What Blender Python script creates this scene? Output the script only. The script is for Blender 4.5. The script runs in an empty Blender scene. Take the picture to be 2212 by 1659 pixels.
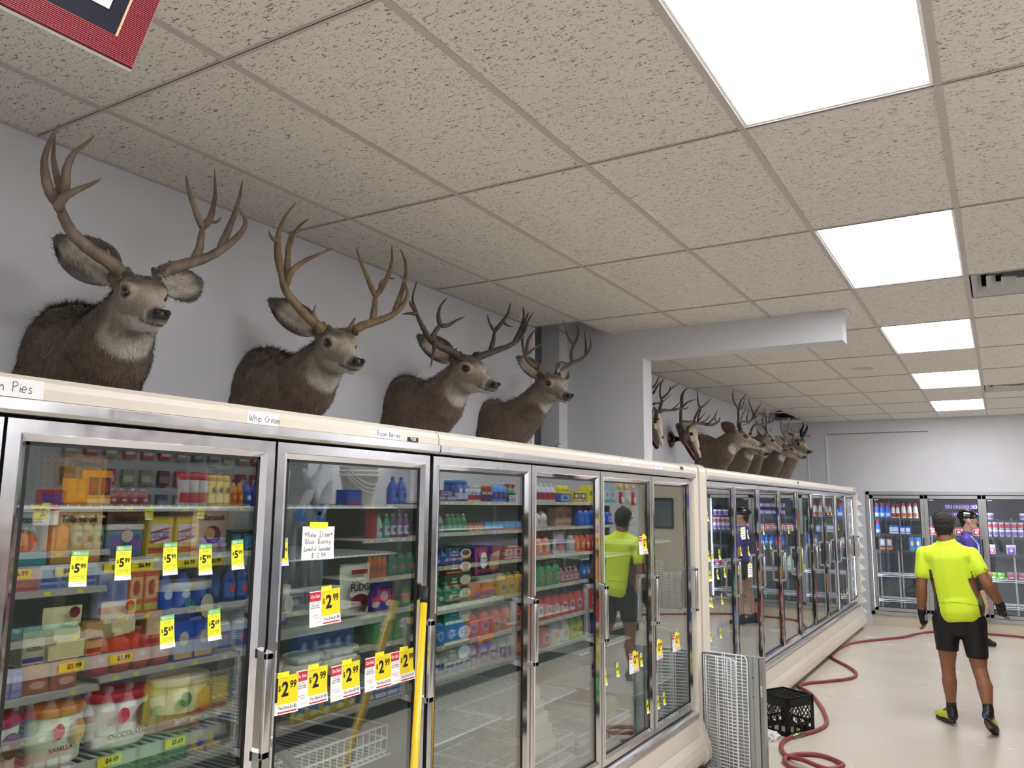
import bpy, bmesh, math, random
from mathutils import Vector, Matrix, noise
C = bpy.context.scene.collection
PI = math.pi
rnd = random.Random(7)
sc = bpy.context.scene

# ---------------- camera ----------------
cam_d = bpy.data.cameras.new('camera'); cam = bpy.data.objects.new('camera', cam_d); C.objects.link(cam)
yaw, pitch, roll = 0.542741, 0.146678, 0.010356
f = Vector((-math.sin(yaw) * math.cos(pitch), math.cos(yaw) * math.cos(pitch), math.sin(pitch)))
rt = Vector((math.cos(yaw), math.sin(yaw), 0)); up = rt.cross(f)
r2 = math.cos(roll) * rt + math.sin(roll) * up; u2 = -math.sin(roll) * rt + math.cos(roll) * up
M3 = Matrix((r2, u2, -f)).transposed()
cam.matrix_world = Matrix.Translation((0.690, -1.476, 1.742)) @ M3.to_4x4()
cam_d.sensor_width = 36; cam_d.lens = 1736.7 / 2212 * 36; cam_d.clip_start = 0.05; cam_d.clip_end = 60
sc.camera = cam
# ---------------- world, exposure ----------------
w = bpy.data.worlds.new('world'); sc.world = w; w.use_nodes = True
w.node_tree.nodes['Background'].inputs[0].default_value = (0.8, 0.86, 1, 1)
w.node_tree.nodes['Background'].inputs[1].default_value = 0.05
sc.view_settings.view_transform = 'Standard'; sc.view_settings.look = 'None'
sc.view_settings.gamma = 1; sc.view_settings.exposure = 0.0
try: sc.view_settings.use_curve_mapping = False
except Exception: pass
PANEL_STRENGTH = 20.5      # the troffers' diffusers: the room's own lamps
LED_STRENGTH = 20.0        # the strips inside the back coolers

# ---------------- materials ----------------
def lin(c):
    if isinstance(c, str):
        c = [int(c[i:i + 2], 16) / 255 for i in (0, 2, 4)]
    return tuple((v / 12.92 if v <= 0.04045 else ((v + 0.055) / 1.055) ** 2.4) for v in c)
MATS = {}
def mat(name, col='808080', rough=0.5, metal=0.0, var=0.0, vscale=8.0, bump=0.0, bscale=60.0, spec=0.5, coat=0.0,
        emit=0.0, stretch=(1, 1, 1), sheen=0.0, alpha=1.0, trans=0.0, attr=None, rvar=0.0):
    if name in MATS: return MATS[name]
    m = bpy.data.materials.new(name); m.use_nodes = True; MATS[name] = m
    nt = m.node_tree; b = nt.nodes['Principled BSDF']; L = nt.links.new
    c = lin(col)
    b.inputs['Base Color'].default_value = (*c, 1); b.inputs['Roughness'].default_value = rough
    b.inputs['Metallic'].default_value = metal; b.inputs['Specular IOR Level'].default_value = spec
    if coat: b.inputs['Coat Weight'].default_value = coat; b.inputs['Coat Roughness'].default_value = 0.05
    if sheen: b.inputs['Sheen Weight'].default_value = sheen
    if alpha < 1: b.inputs['Alpha'].default_value = alpha
    if trans: b.inputs['Transmission Weight'].default_value = trans
    if emit:
        b.inputs['Emission Color'].default_value = (*c, 1); b.inputs['Emission Strength'].default_value = emit
    if var or bump or rvar:
        tc = nt.nodes.new('ShaderNodeTexCoord'); mp = nt.nodes.new('ShaderNodeMapping')
        mp.inputs['Scale'].default_value = stretch; L(tc.outputs['Object'], mp.inputs['Vector'])
    src = None
    if attr:
        a = nt.nodes.new('ShaderNodeAttribute'); a.attribute_name = attr; src = a.outputs['Color']
        L(src, b.inputs['Base Color'])
    if var or rvar:
        n = nt.nodes.new('ShaderNodeTexNoise'); n.inputs['Scale'].default_value = vscale; n.inputs['Detail'].default_value = 5
        L(mp.outputs[0], n.inputs['Vector'])
        if var:
            mr = nt.nodes.new('ShaderNodeMapRange'); mr.inputs['From Min'].default_value = 0.3; mr.inputs['From Max'].default_value = 0.7
            mr.inputs['To Min'].default_value = 1 - var; mr.inputs['To Max'].default_value = 1 + var * 0.6
            L(n.outputs['Fac'], mr.inputs['Value'])
            mx = nt.nodes.new('ShaderNodeVectorMath'); mx.operation = 'SCALE'
            if src: L(src, mx.inputs[0])
            else: mx.inputs[0].default_value = c
            L(mr.outputs[0], mx.inputs['Scale']); L(mx.outputs[0], b.inputs['Base Color'])
        if rvar:
            mr = nt.nodes.new('ShaderNodeMapRange'); mr.inputs['From Min'].default_value = 0.3; mr.inputs['From Max'].default_value = 0.7
            mr.inputs['To Min'].default_value = max(0, rough - rvar); mr.inputs['To Max'].default_value = rough + rvar
            L(n.outputs['Fac'], mr.inputs['Value']); L(mr.outputs[0], b.inputs['Roughness'])
    if bump:
        n2 = nt.nodes.new('ShaderNodeTexNoise'); n2.inputs['Scale'].default_value = bscale; n2.inputs['Detail'].default_value = 4
        L(mp.outputs[0], n2.inputs['Vector'])
        bp = nt.nodes.new('ShaderNodeBump'); bp.inputs['Strength'].default_value = bump; bp.inputs['Distance'].default_value = 0.004
        L(n2.outputs['Fac'], bp.inputs['Height']); L(bp.outputs[0], b.inputs['Normal'])
    return m

def glass_mat(name, r0=0.19, r1=0.7, tint=(0.93, 0.97, 0.95)):
    m = bpy.data.materials.new(name); m.use_nodes = True; MATS[name] = m
    nt = m.node_tree; nt.nodes.clear(); L = nt.links.new
    o = nt.nodes.new('ShaderNodeOutputMaterial'); mix = nt.nodes.new('ShaderNodeMixShader')
    t = nt.nodes.new('ShaderNodeBsdfTransparent'); t.inputs[0].default_value = (*tint, 1)
    g = nt.nodes.new('ShaderNodeBsdfGlossy'); g.inputs['Roughness'].default_value = 0.0; g.inputs[0].default_value = (0.97, 0.98, 1, 1)
    lw = nt.nodes.new('ShaderNodeLayerWeight'); lw.inputs['Blend'].default_value = 0.5
    p = nt.nodes.new('ShaderNodeMath'); p.operation = 'POWER'; p.inputs[1].default_value = 4.0
    ma = nt.nodes.new('ShaderNodeMath'); ma.operation = 'MULTIPLY_ADD'; ma.inputs[1].default_value = r1; ma.inputs[2].default_value = r0
    ma.use_clamp = True
    L(lw.outputs['Facing'], p.inputs[0]); L(p.outputs[0], ma.inputs[0]); L(ma.outputs[0], mix.inputs[0])
    L(t.outputs[0], mix.inputs[1]); L(g.outputs[0], mix.inputs[2]); L(mix.outputs[0], o.inputs[0])
    return m

# ---------------- mesh builder ----------------
def frame_from(d, ref=Vector((0, 0, 1))):
    d = d.normalized()
    if abs(d.dot(ref)) > 0.95: ref = Vector((1, 0, 0))
    a = d.cross(ref).normalized(); b = d.cross(a).normalized()
    return a, b
FONTC = {}
def font_mesh(s, bold=0.0, shear=0.0):
    k = (s, bold, shear)
    if k not in FONTC:
        cu = bpy.data.curves.new('t', 'FONT'); cu.body = s; cu.size = 1; cu.offset = bold; cu.shear = shear
        cu.resolution_u = 3; cu.align_x = 'CENTER'; cu.align_y = 'CENTER'
        o = bpy.data.objects.new('t', cu); C.objects.link(o)
        dg = bpy.context.evaluated_depsgraph_get(); me = bpy.data.meshes.new_from_object(o.evaluated_get(dg))
        FONTC[k] = ([v.co.copy() for v in me.vertices], [tuple(p.vertices) for p in me.polygons])
        bpy.data.objects.remove(o); bpy.data.curves.remove(cu); bpy.data.meshes.remove(me)
    return FONTC[k]
class MB:
    def __init__(s): s.v = []; s.f = []; s.m = []; s.mats = []; s.sm = []
    def mi(s, m):
        if m is None: m = MATS['default']
        if isinstance(m, str): m = MATS[m]
        if m not in s.mats: s.mats.append(m)
        return s.mats.index(m)
    def add(s, vs, fs, m=None, smooth=False, T=None):
        o = len(s.v); k = s.mi(m)
        s.v += [(T @ Vector(v)) if T is not None else Vector(v) for v in vs]
        for q in fs: s.f.append(tuple(i + o for i in q)); s.m.append(k); s.sm.append(smooth)
        return s
    def box(s, x0, x1, y0, y1, z0, z1, m=None, T=None):
        x0, x1 = sorted((x0, x1)); y0, y1 = sorted((y0, y1)); z0, z1 = sorted((z0, z1))
        vs = [(x0, y0, z0), (x1, y0, z0), (x1, y1, z0), (x0, y1, z0), (x0, y0, z1), (x1, y0, z1), (x1, y1, z1), (x0, y1, z1)]
        return s.add(vs, [(0, 3, 2, 1), (4, 5, 6, 7), (0, 1, 5, 4), (1, 2, 6, 5), (2, 3, 7, 6), (3, 0, 4, 7)], m, False, T)
    def bbox(s, x0, x1, y0, y1, z0, z1, b, m=None, T=None):   # box with bevelled vertical & horizontal edges
        bm = bmesh.new(); bmesh.ops.create_cube(bm, size=1)
        for v in bm.verts: v.co = Vector(((x0 + x1) / 2 + v.co.x * (x1 - x0), (y0 + y1) / 2 + v.co.y * (y1 - y0), (z0 + z1) / 2 + v.co.z * (z1 - z0)))
        bmesh.ops.bevel(bm, geom=bm.edges[:], offset=b, segments=2, profile=0.5, affect='EDGES')
        s.bm(bm, m, True, T); return s
    def bm(s, bm, m=None, smooth=True, T=None):
        bm.verts.index_update()
        s.add([v.co.copy() for v in bm.verts], [tuple(v.index for v in q.verts) for q in bm.faces], m, smooth, T); bm.free(); return s
    def quad(s, a, b, c, d, m=None): return s.add([a, b, c, d], [(0, 1, 2, 3)], m)
    def prism(s, prof, ax, a0, a1, m=None, smooth=False, T=None):   # closed 2D profile extruded along axis ax
        n = len(prof); vs = []
        for a in (a0, a1):
            for p in prof:
                v = list(p); v.insert(ax, a); vs.append(tuple(v))
        fs = [(i, (i + 1) % n, n + (i + 1) % n, n + i) for i in range(n)] + [tuple(range(n))[::-1], tuple(range(n, 2 * n))]
        return s.add(vs, fs, m, smooth, T)
    def tube(s, pts, r, n=8, m=None, smooth=True, cap=True, flat=1.0, T=None):
        pts = [Vector(p) for p in pts]; k = len(pts)
        rs = r if isinstance(r, (list, tuple)) else [r] * k
        vs = []; fs = []; a = None
        for i, p in enumerate(pts):
            d = (pts[min(i + 1, k - 1)] - pts[max(i - 1, 0)])
            if d.length < 1e-9: d = Vector((0, 0, 1))
            d.normalize()
            if a is None: a, b = frame_from(d)
            else:
                a = (a - d * a.dot(d)).normalized(); b = d.cross(a)
            for j in range(n):
                t = 2 * PI * j / n
                vs.append(p + a * (math.cos(t) * rs[i]) + b * (math.sin(t) * rs[i] * flat))
        for i in range(k - 1):
            for j in range(n):
                fs.append((i * n + j, i * n + (j + 1) % n, (i + 1) * n + (j + 1) % n, (i + 1) * n + j))
        if cap: fs += [tuple(range(n))[::-1], tuple(range((k - 1) * n, k * n))]
        return s.add(vs, fs, m, smooth, T)
    def lathe(s, prof, n=14, m=None, smooth=True, cx=0, cy=0, sx=1, sy=1, T=None, mfn=None):   # prof = [(r,z)...]; mfn(z mid)->material
        vs = []
        for r, z in prof:
            for j in range(n):
                t = 2 * PI * j / n; vs.append((cx + math.cos(t) * r * sx, cy + math.sin(t) * r * sy, z))
        for i in range(len(prof) - 1):
            fs = [(i * n + j, i * n + (j + 1) % n, (i + 1) * n + (j + 1) % n, (i + 1) * n + j) for j in range(n)]
            mm = mfn((prof[i][1] + prof[i + 1][1]) / 2) if mfn else m
            o = len(s.v); k = s.mi(mm)
            for q in fs: s.f.append(tuple(x + o for x in q)); s.m.append(k); s.sm.append(smooth)
        o = len(s.v); kk = len(prof)
        s.f.append(tuple(o + x for x in range(n))[::-1]); s.m.append(s.mi(mfn(prof[0][1]) if mfn else m)); s.sm.append(False)
        s.f.append(tuple(o + (kk - 1) * n + x for x in range(n))); s.m.append(s.mi(mfn(prof[-1][1]) if mfn else m)); s.sm.append(False)
        s.v += [(T @ Vector(v)) if T is not None else Vector(v) for v in vs]
        return s
    def ball(s, c, r, m=None, nu=12, nv=8, T=None, R=None):
        rx, ry, rz = (r, r, r) if not isinstance(r, (tuple, list)) else r
        vs = [Vector((0, 0, -rz))]; 
        for i in range(1, nv):
            p = -PI / 2 + PI * i / nv
            for j in range(nu):
                t = 2 * PI * j / nu; vs.append(Vector((rx * math.cos(p) * math.cos(t), ry * math.cos(p) * math.sin(t), rz * math.sin(p))))
        vs.append(Vector((0, 0, rz))); c = Vector(c)
        vs = [c + (R @ v if R is not None else v) for v in vs]
        fs = []
        for j in range(nu): fs.append((0, 1 + (j + 1) % nu, 1 + j))
        for i in range(nv - 2):
            for j in range(nu):
                fs.append((1 + i * nu + j, 1 + i * nu + (j + 1) % nu, 1 + (i + 1) * nu + (j + 1) % nu, 1 + (i + 1) * nu + j))
        e = len(vs) - 1; b = 1 + (nv - 2) * nu
        for j in range(nu): fs.append((b + j, b + (j + 1) % nu, e))
        return s.add(vs, fs, m, True, T)
    def text(s, t, o, ux, uy, size, m, bold=0.0, shear=0.0, sx=1.0, T=None):
        vs, fs = font_mesh(t, bold, shear); o = Vector(o); ux = Vector(ux); uy = Vector(uy)
        return s.add([o + ux * (v.x * size * sx) + uy * (v.y * size) for v in vs], fs, m, False, T)
    def mesh(s, name):
        me = bpy.data.meshes.new(name); me.from_pydata([tuple(v) for v in s.v], [], s.f)
        for m in s.mats: me.materials.append(m)
        me.polygons.foreach_set('material_index', s.m); me.polygons.foreach_set('use_smooth', s.sm); me.update()
        return me
    def build(s, name, parent=None, loc=None, label=None, cat=None, group=None, kind=None, rot=None):
        o = bpy.data.objects.new(name, s.mesh(name)); C.objects.link(o)
        if parent: o.parent = parent
        if loc is not None: o.location = loc
        if rot is not None: o.rotation_euler = rot
        return tag(o, label, cat, group, kind)
def tag(o, label=None, cat=None, group=None, kind=None):
    if label: o['label'] = label
    if cat: o['category'] = cat
    if group: o['group'] = group
    if kind: o['kind'] = kind
    return o
def empty(name, loc=(0, 0, 0), rz=0.0, label=None, cat=None, group=None):
    o = bpy.data.objects.new(name, None); C.objects.link(o); o.location = loc; o.rotation_euler = (0, 0, rz); o.empty_display_size = 0.1
    return tag(o, label, cat, group)
def dup(o, loc=None, rz=None, label=None, group=None, parent=None, scale=None):
    def rec(src, par):
        c = src.copy(); C.objects.link(c); c.parent = par
        for ch in src.children: rec(ch, c)
        return c
    c = rec(o, parent)
    if loc is not None: c.location = loc
    if rz is not None: c.rotation_euler = (0, 0, rz)
    if scale is not None: c.scale = scale
    if label: c['label'] = label
    if group: c['group'] = group
    return c
ORD = ['', 'leftmost', 'second', 'third', 'fourth', 'fifth', 'sixth', 'seventh', 'eighth', 'ninth', 'tenth', 'eleventh', 'twelfth', 'thirteenth', 'fourteenth', 'fifteenth', 'sixteenth', 'seventeenth', 'eighteenth', 'nineteenth', 'twentieth']
def catmull(pts, k=4):
    pts = [Vector(p) for p in pts]; out = []
    for i in range(len(pts) - 1):
        p0 = pts[max(i - 1, 0)]; p1 = pts[i]; p2 = pts[i + 1]; p3 = pts[min(i + 2, len(pts) - 1)]
        for j in range(k):
            t = j / k
            out.append(0.5 * ((2 * p1) + (p2 - p0) * t + (2 * p0 - 5 * p1 + 4 * p2 - p3) * t * t + (3 * p1 - p0 - 3 * p2 + p3) * t ** 3))
    out.append(pts[-1]); return out

mat('default', '909090')
mat('cream', 'DDD5C5', 0.35, var=0.03, vscale=3, coat=0.3)
mat('cream_dark', 'C4BAA4', 0.45)
mat('chrome', 'E2E2E4', 0.22, 1.0, rvar=0.05, vscale=25)
mat('chrome_polished', 'D9D9DC', 0.07, 1.0)
mat('aluminium', 'B4B5B6', 0.34, 1.0, var=0.05, vscale=6)
mat('gasket', '101012', 0.6)
mat('black_plastic', '040405', 0.6, bump=0.15, bscale=200)
mat('dark_void', '17191D', 0.8)
mat('wall_paint', 'CBCCD0', 0.7, var=0.03, vscale=1.5, bump=0.1, bscale=180)
mat('white_paint', 'DCDDDE', 0.55, var=0.02, vscale=2)
mat('white_plastic', 'E4E4E2', 0.4)
mat('wire_white', 'EDEEF0', 0.35)
mat('wire_dim', 'A9ABA9', 0.4)
mat('steel_grey', 'A9ADAB', 0.4, 0.25, var=0.1, vscale=5, stretch=(1, 1, 0.15))
mat('paper', 'F1F1EF', 0.6)
mat('paper_yellow', 'F6DD1E', 0.55)
mat('paper_lemon', 'F3EC35', 0.55)
mat('paper_green', '74BF6B', 0.55)
mat('paper_red', 'CF2F3D', 0.5)
mat('ink', '101012', 0.6)
mat('ink_grey', '5B5B60', 0.6)
mat('ink_green', '4B7D2A', 0.6)
mat('inner_liner', '8C8F8E', 0.45, var=0.04)
mat('inner_dark', '54585C', 0.5)
mat('shelf_metal', 'AFAEA5', 0.4, 0.1)
mat('shelf_beige', 'CFC9B4', 0.45)
glass_mat('door_glass'); glass_mat('cooler_glass', 0.05, 0.6, (0.97, 0.98, 0.99))
# ---------------- ceiling material ----------------
def ceiling_mat():
    m = bpy.data.materials.new('fissured_tile'); m.use_nodes = True; MATS['fissured_tile'] = m
    nt = m.node_tree; b = nt.nodes['Principled BSDF']; L = nt.links.new
    b.inputs['Roughness'].default_value = 0.9; b.inputs['Specular IOR Level'].default_value = 0.15
    g = nt.nodes.new('ShaderNodeNewGeometry'); oi = nt.nodes.new('ShaderNodeObjectInfo')
    def fiss(scale, st, lo, hi, dist):
        mp = nt.nodes.new('ShaderNodeMapping'); mp.inputs['Scale'].default_value = st; L(g.outputs['Position'], mp.inputs[0])
        n = nt.nodes.new('ShaderNodeTexNoise'); n.inputs['Scale'].default_value = scale; n.inputs['Detail'].default_value = 2.5
        n.inputs['Distortion'].default_value = dist; L(mp.outputs[0], n.inputs['Vector'])
        r = nt.nodes.new('ShaderNodeMapRange'); r.inputs['From Min'].default_value = lo; r.inputs['From Max'].default_value = hi
        L(n.outputs['Fac'], r.inputs['Value']); return r.outputs[0]
    a = fiss(74, (0.65, 1.8, 1), 0.345, 0.40, 1.3)
    p = fiss(170, (1, 1, 1), 0.27, 0.34, 0.0)
    mul = nt.nodes.new('ShaderNodeMath'); mul.operation = 'MULTIPLY'; L(a, mul.inputs[0]); L(p, mul.inputs[1])
    mx = nt.nodes.new('ShaderNodeMix'); mx.data_type = 'RGBA'
    mx.inputs['A'].default_value = (*lin('827C75'), 1); mx.inputs['B'].default_value = (*lin('E1DDD6'), 1)  # darker colour paints in the shadow inside fissures and pinholes
    L(mul.outputs[0], mx.inputs['Factor']); L(mx.outputs['Result'], b.inputs['Base Color'])
    n3 = nt.nodes.new('ShaderNodeTexNoise'); n3.inputs['Scale'].default_value = 300; L(g.outputs['Position'], n3.inputs['Vector'])
    ad = nt.nodes.new('ShaderNodeMath'); ad.operation = 'MULTIPLY_ADD'; ad.inputs[1].default_value = 0.35; L(n3.outputs['Fac'], ad.inputs[0]); L(mul.outputs[0], ad.inputs[2])
    bp = nt.nodes.new('ShaderNodeBump'); bp.inputs['Strength'].default_value = 0.5; bp.inputs['Distance'].default_value = 0.004
    L(ad.outputs[0], bp.inputs['Height']); L(bp.outputs[0], b.inputs['Normal'])
ceiling_mat()
mat('t_bar', 'BEB6B3', 0.6)
def floor_mat():
    m = bpy.data.materials.new('vinyl_floor'); m.use_nodes = True; MATS['vinyl_floor'] = m
    nt = m.node_tree; b = nt.nodes['Principled BSDF']; L = nt.links.new
    g = nt.nodes.new('ShaderNodeNewGeometry')
    def noi(scale, det, dist=0.0, st=(1, 1, 1)):
        mp = nt.nodes.new('ShaderNodeMapping'); mp.inputs['Scale'].default_value = st; L(g.outputs['Position'], mp.inputs[0])
        n = nt.nodes.new('ShaderNodeTexNoise'); n.inputs['Scale'].default_value = scale; n.inputs['Detail'].default_value = det; n.inputs['Distortion'].default_value = dist
        L(mp.outputs[0], n.inputs['Vector']); return n.outputs['Fac']
    r = nt.nodes.new('ShaderNodeValToRGB'); e = r.color_ramp
    e.elements[0].position = 0.15; e.elements[0].color = (*lin('C8C0B2'), 1); e.elements[1].position = 0.85; e.elements[1].color = (*lin('D0C9BC'), 1)
    L(noi(1.3, 4, 0.2), r.inputs[0])
    sc_ = nt.nodes.new('ShaderNodeMapRange'); sc_.inputs['From Min'].default_value = 0.20; sc_.inputs['From Max'].default_value = 0.30
    L(noi(7, 3, 0.8, (1, 0.5, 1)), sc_.inputs[0])
    mx = nt.nodes.new('ShaderNodeMix'); mx.data_type = 'RGBA'; mx.inputs['A'].default_value = (*lin('B5AC9C'), 1)
    L(r.outputs[0], b.inputs['Base Color'])
    rr = nt.nodes.new('ShaderNodeMapRange'); rr.inputs['From Min'].default_value = 0.3; rr.inputs['From Max'].default_value = 0.7
    rr.inputs['To Min'].default_value = 0.23; rr.inputs['To Max'].default_value = 0.28; L(noi(2, 2), rr.inputs[0]); L(rr.outputs[0], b.inputs['Roughness'])
    bp = nt.nodes.new('ShaderNodeBump'); bp.inputs['Strength'].default_value = 0.02; bp.inputs['Distance'].default_value = 0.003
    pass
floor_mat()
H = 3.05; XW = -2.24; YB = 11.90; A, B = 0.6096, 1.2192
def struct(mb, name, parent=None): return mb.build(name, parent, kind=None if parent else 'structure')
struct(MB().box(-3.0, 7.6, -4.6, 13.0, -0.1, 0, 'vinyl_floor'), 'floor')
struct(MB().box(XW - 0.12, XW, -4.5, 3.66, 0, H + 0.9, 'wall_paint').box(XW - 0.008, XW + 0.006, 3.655, 3.70, 0, H, 'white_paint')
       .box(XW - 0.12, XW, 4.34, 12.9, 0, H + 0.9, 'wall_paint').box(-2.9, -2.78, 3.5, 4.4, 0, H + 0.9, 'wall_paint').box(-2.8, XW - 0.11, 3.5, 3.58, 0, H + 0.9, 'wall_paint'), 'wall_left')
st = MB().box(-2.8, -1.56, 4.17, 4.34, 0, H + 0.85, 'wall_paint').box(-1.56, -0.14, 4.17, 4.34, 2.84, H, 'wall_paint')
stub = struct(st, 'wall_stub')
struct(MB().box(-2.36, -2.2, 4.03, 4.17, 0, H + 0.6, 'white_paint'), 'trim_1')
struct(MB().box(-0.14, -0.105, 4.15, 4.36, H - 0.012, H - 0.001, 'white_paint').box(-1.2, -0.14, 4.345, 4.36, H - 0.01, H - 0.001, 'white_paint'), 'trim_2')
# back wall with the cooler opening and the proud board
CX0, CX1, CZ0, CZ1 = -1.06, 1.23, 0.16, 1.97
bw = MB()
bw.box(-2.3, CX0, YB, YB + 0.12, 0, 2.85, 'wall_paint').box(CX1, 7.6, YB, YB + 0.12, 0, H, 'wall_paint')
bw.box(CX0, CX1, YB, YB + 0.12, 0, CZ0, 'cream_dark').box(CX0, CX1, YB, YB + 0.12, CZ1, 2.85, 'wall_paint')
bw.box(-2.3, 7.6, YB + 0.035, YB + 0.12, 2.85, H + 0.9, 'wall_paint')
bw.box(-0.16, 7.6, YB, YB + 0.06, 2.85, H, 'wall_paint')
struct(bw, 'wall_back')
struct(MB().box(-2.235, -1.6, YB - 0.028, YB - 0.001, 2.02, H, 'wall_paint').box(-1.6, -0.16, YB - 0.028, YB - 0.001, 2.86, H, 'wall_paint')
       .box(-1.60, -1.585, YB - 0.035, YB - 0.001, 2.0, 2.86, 'white_paint').box(-1.88, -1.865, YB - 0.035, YB - 0.028, 2.0, 2.6, 'white_paint'), 'trim_3')
struct(MB().box(7.5, 7.62, -4.5, 12, 0, H + 0.9, 'wall_paint'), 'wall_right')
struct(MB().box(-2.3, 7.6, -4.62, -4.5, 0, H + 0.9, 'wall_paint'), 'wall_front')
# plenum deck above the tiles
mat('deck', '3A3F48', 0.8)
struct(MB().box(-3.0, 7.6, -4.6, 12.9, H + 0.85, H + 0.95, 'deck').box(-2.6, -1.2, 3.5, 4.1, H + 0.35, H + 0.37, 'steel_grey')
       .box(-2.2, -1.2, 10.0, 10.1, H + 0.25, H + 0.35, 'steel_grey'), 'roof_deck')
# ceiling: grid of t-bars with lay-in tiles
I0, I1, J0, J1 = -4, 12, -4, 10
gr = MB()
for i in range(I0 + 1, I1 + 1):
    x = i * A
    for a, b_ in ((-4.5, YB),):
        gr.box(x - 0.012, x + 0.012, a, b_, H - 0.004, H + 0.0005, 't_bar'); gr.box(x - 0.002, x + 0.002, a, b_, H, H + 0.035, 't_bar')
for j in range(J0 + 1, J1):
    y = j * B
    gr.box(XW, 7.5, y - 0.011, y + 0.011, H - 0.003, H + 0.0005, 't_bar'); gr.box(XW, 7.5, y - 0.0045, y - 0.0025, H - 0.0042, H - 0.002, 'gasket')  # thin black strip stands in for the gap shadow along each cross tee
gr.box(XW, XW + 0.02, -4.5, 3.66, H - 0.004, H + 0.001, 't_bar').box(XW, XW + 0.02, 4.34, YB, H - 0.004, H + 0.001, 't_bar')
gr.box(XW, 7.5, YB - 0.04, YB, H - 0.003, H, 't_bar')
ceil = struct(gr, 'ceiling')
LIGHTS = {(0, j) for j in (-4, -2, 0, 2, 4, 6, 8)} | {(6, j) for j in (-3, -1, 1, 3, 5, 7)} | {(11, j) for j in (-2, 0, 2, 4, 6, 8)}
VENTS = {(1, 3), (1, 7), (8, 2)}
HOLES = {(-4, 3), (-3, 8)}
def tile_mesh(x0, x1, y0, y1, nm='ceiling_tile'):
    g = 0.004
    return MB().box(x0 + g, x1 - g, y0 + g, y1 - g, H + 0.0005, H + 0.016, 'fissured_tile').mesh(nm)
full = None
for i in range(I0, I1):
    for j in range(J0, J1):
        if (i, j) in LIGHTS or (i, j) in VENTS: continue
        x0 = max(i * A, XW + 0.002); x1 = min((i + 1) * A, 7.5); y0 = max(j * B, -4.5); y1 = min((j + 1) * B, YB - 0.002)
        if (i, j) == (-4, 3): y0 = 4.3
        segs = [(x0, x1, y0, y1)]
        if j == 3 and i in (-3,): segs = [(x0, x1, 3 * B, 4 * B)]
        if (i, j) == (-4, 3): continue
        if (i, j) == (-4, 8): segs = [(x0, x1, y0, y0 + 0.25)]
        if (i, j) == (-4, 9): segs = [(x0, x1, 11.35, y1)]
        for (a0, a1, b0, b1) in segs:
            whole = abs(a1 - a0 - A) < 1e-6 and abs(b1 - b0 - B) < 1e-6
            if whole:
                if full is None: full = tile_mesh(0, A, 0, B)
                t = bpy.data.objects.new('ceiling_tile', full); t.location = (a0, b0, 0)
            else: t = bpy.data.objects.new('ceiling_tile', tile_mesh(a0, a1, b0, b1))
            C.objects.link(t); t.parent = ceil
# torn tile hanging at the far hole
def rag():
    mb = MB(); z = H + 0.002; r = random.Random(3)
    out = []
    for k in range(26):
        t = 2 * PI * k / 26; c = Vector((-2.0 , 10.7)); rr = 0.28 * (1 + 0.25 * r.uniform(-1, 1))
        out.append((c.x + rr * 0.62 * math.cos(t), c.y + rr * 1.6 * math.sin(t)))
    n = 26; vs = [(x, y, z) for x, y in out] + [(max(-2.23, -2.0 + (x + 2.0) * 1.3), 10.7 + (y - 10.7) * 1.3, z + 0.006) for x, y in out]
    return mb.add(vs, [(i, (i + 1) % n, n + (i + 1) % n, n + i) for i in range(n)], 'fissured_tile')
# troffers
mat('diffuser', 'FFFFFF', 0.4, emit=1.0)
MATS['diffuser'].node_tree.nodes['Principled BSDF'].inputs['Emission Strength'].default_value = PANEL_STRENGTH
MATS['diffuser'].node_tree.nodes['Principled BSDF'].inputs['Emission Color'].default_value = (0.97, 0.965, 1.0, 1)
fm = MB(); g = 0.006
for a in ((g, A - g, g, 0.022), (g, A - g, B - 0.022, B - g), (g, 0.022, 0.022, B - 0.022), (A - 0.022, A - g, 0.022, B - 0.022)):
    fm.box(a[0], a[1], a[2], a[3], H + 0.0005, H + 0.02, 'white_plastic')
fmesh = fm.mesh('frame'); dmesh = MB().box(0.022, A - 0.022, 0.022, B - 0.022, H + 0.004, H + 0.008, 'diffuser').mesh('diffuser')
hmesh = MB().box(g, A - g, g, B - g, H + 0.02, H + 0.07, 'white_plastic').mesh('housing')
names = {0: 'nearest large troffer light panel, cut by the top edge of the photo', 2: 'second lit ceiling light panel from the camera in the aisle row',
         4: 'third lit ceiling light panel of the aisle row, right of the wall beam', 6: 'fourth lit ceiling light panel in the aisle row, near the far wall', 8: 'farthest small lit ceiling light panel just before the back wall'}
for (i, j) in sorted(LIGHTS):
    lab = names.get(j) if i == 0 else None
    if not lab:
        rows = [q for q in sorted(LIGHTS) if q[0] == i]
        lab = 'lit ceiling panel %s of the camera aisle' % ('behind the camera, nearer one' if j == -2 else 'behind the camera, farther one') if i == 0 else 'lit ceiling panel over the %s aisle to the right, %s from the front' % ('next' if i == 6 else 'farthest', ORD[rows.index((i, j)) + 1] if rows.index((i, j)) else 'first')
    o = empty('ceiling_light', (i * A, j * B, 0), 0, lab, 'ceiling light', 'lit troffer panels in the ceiling grid')
    for nm, me in (('frame', fmesh), ('diffuser', dmesh), ('housing', hmesh)):
        c = bpy.data.objects.new(nm, me); C.objects.link(c); c.parent = o
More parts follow.
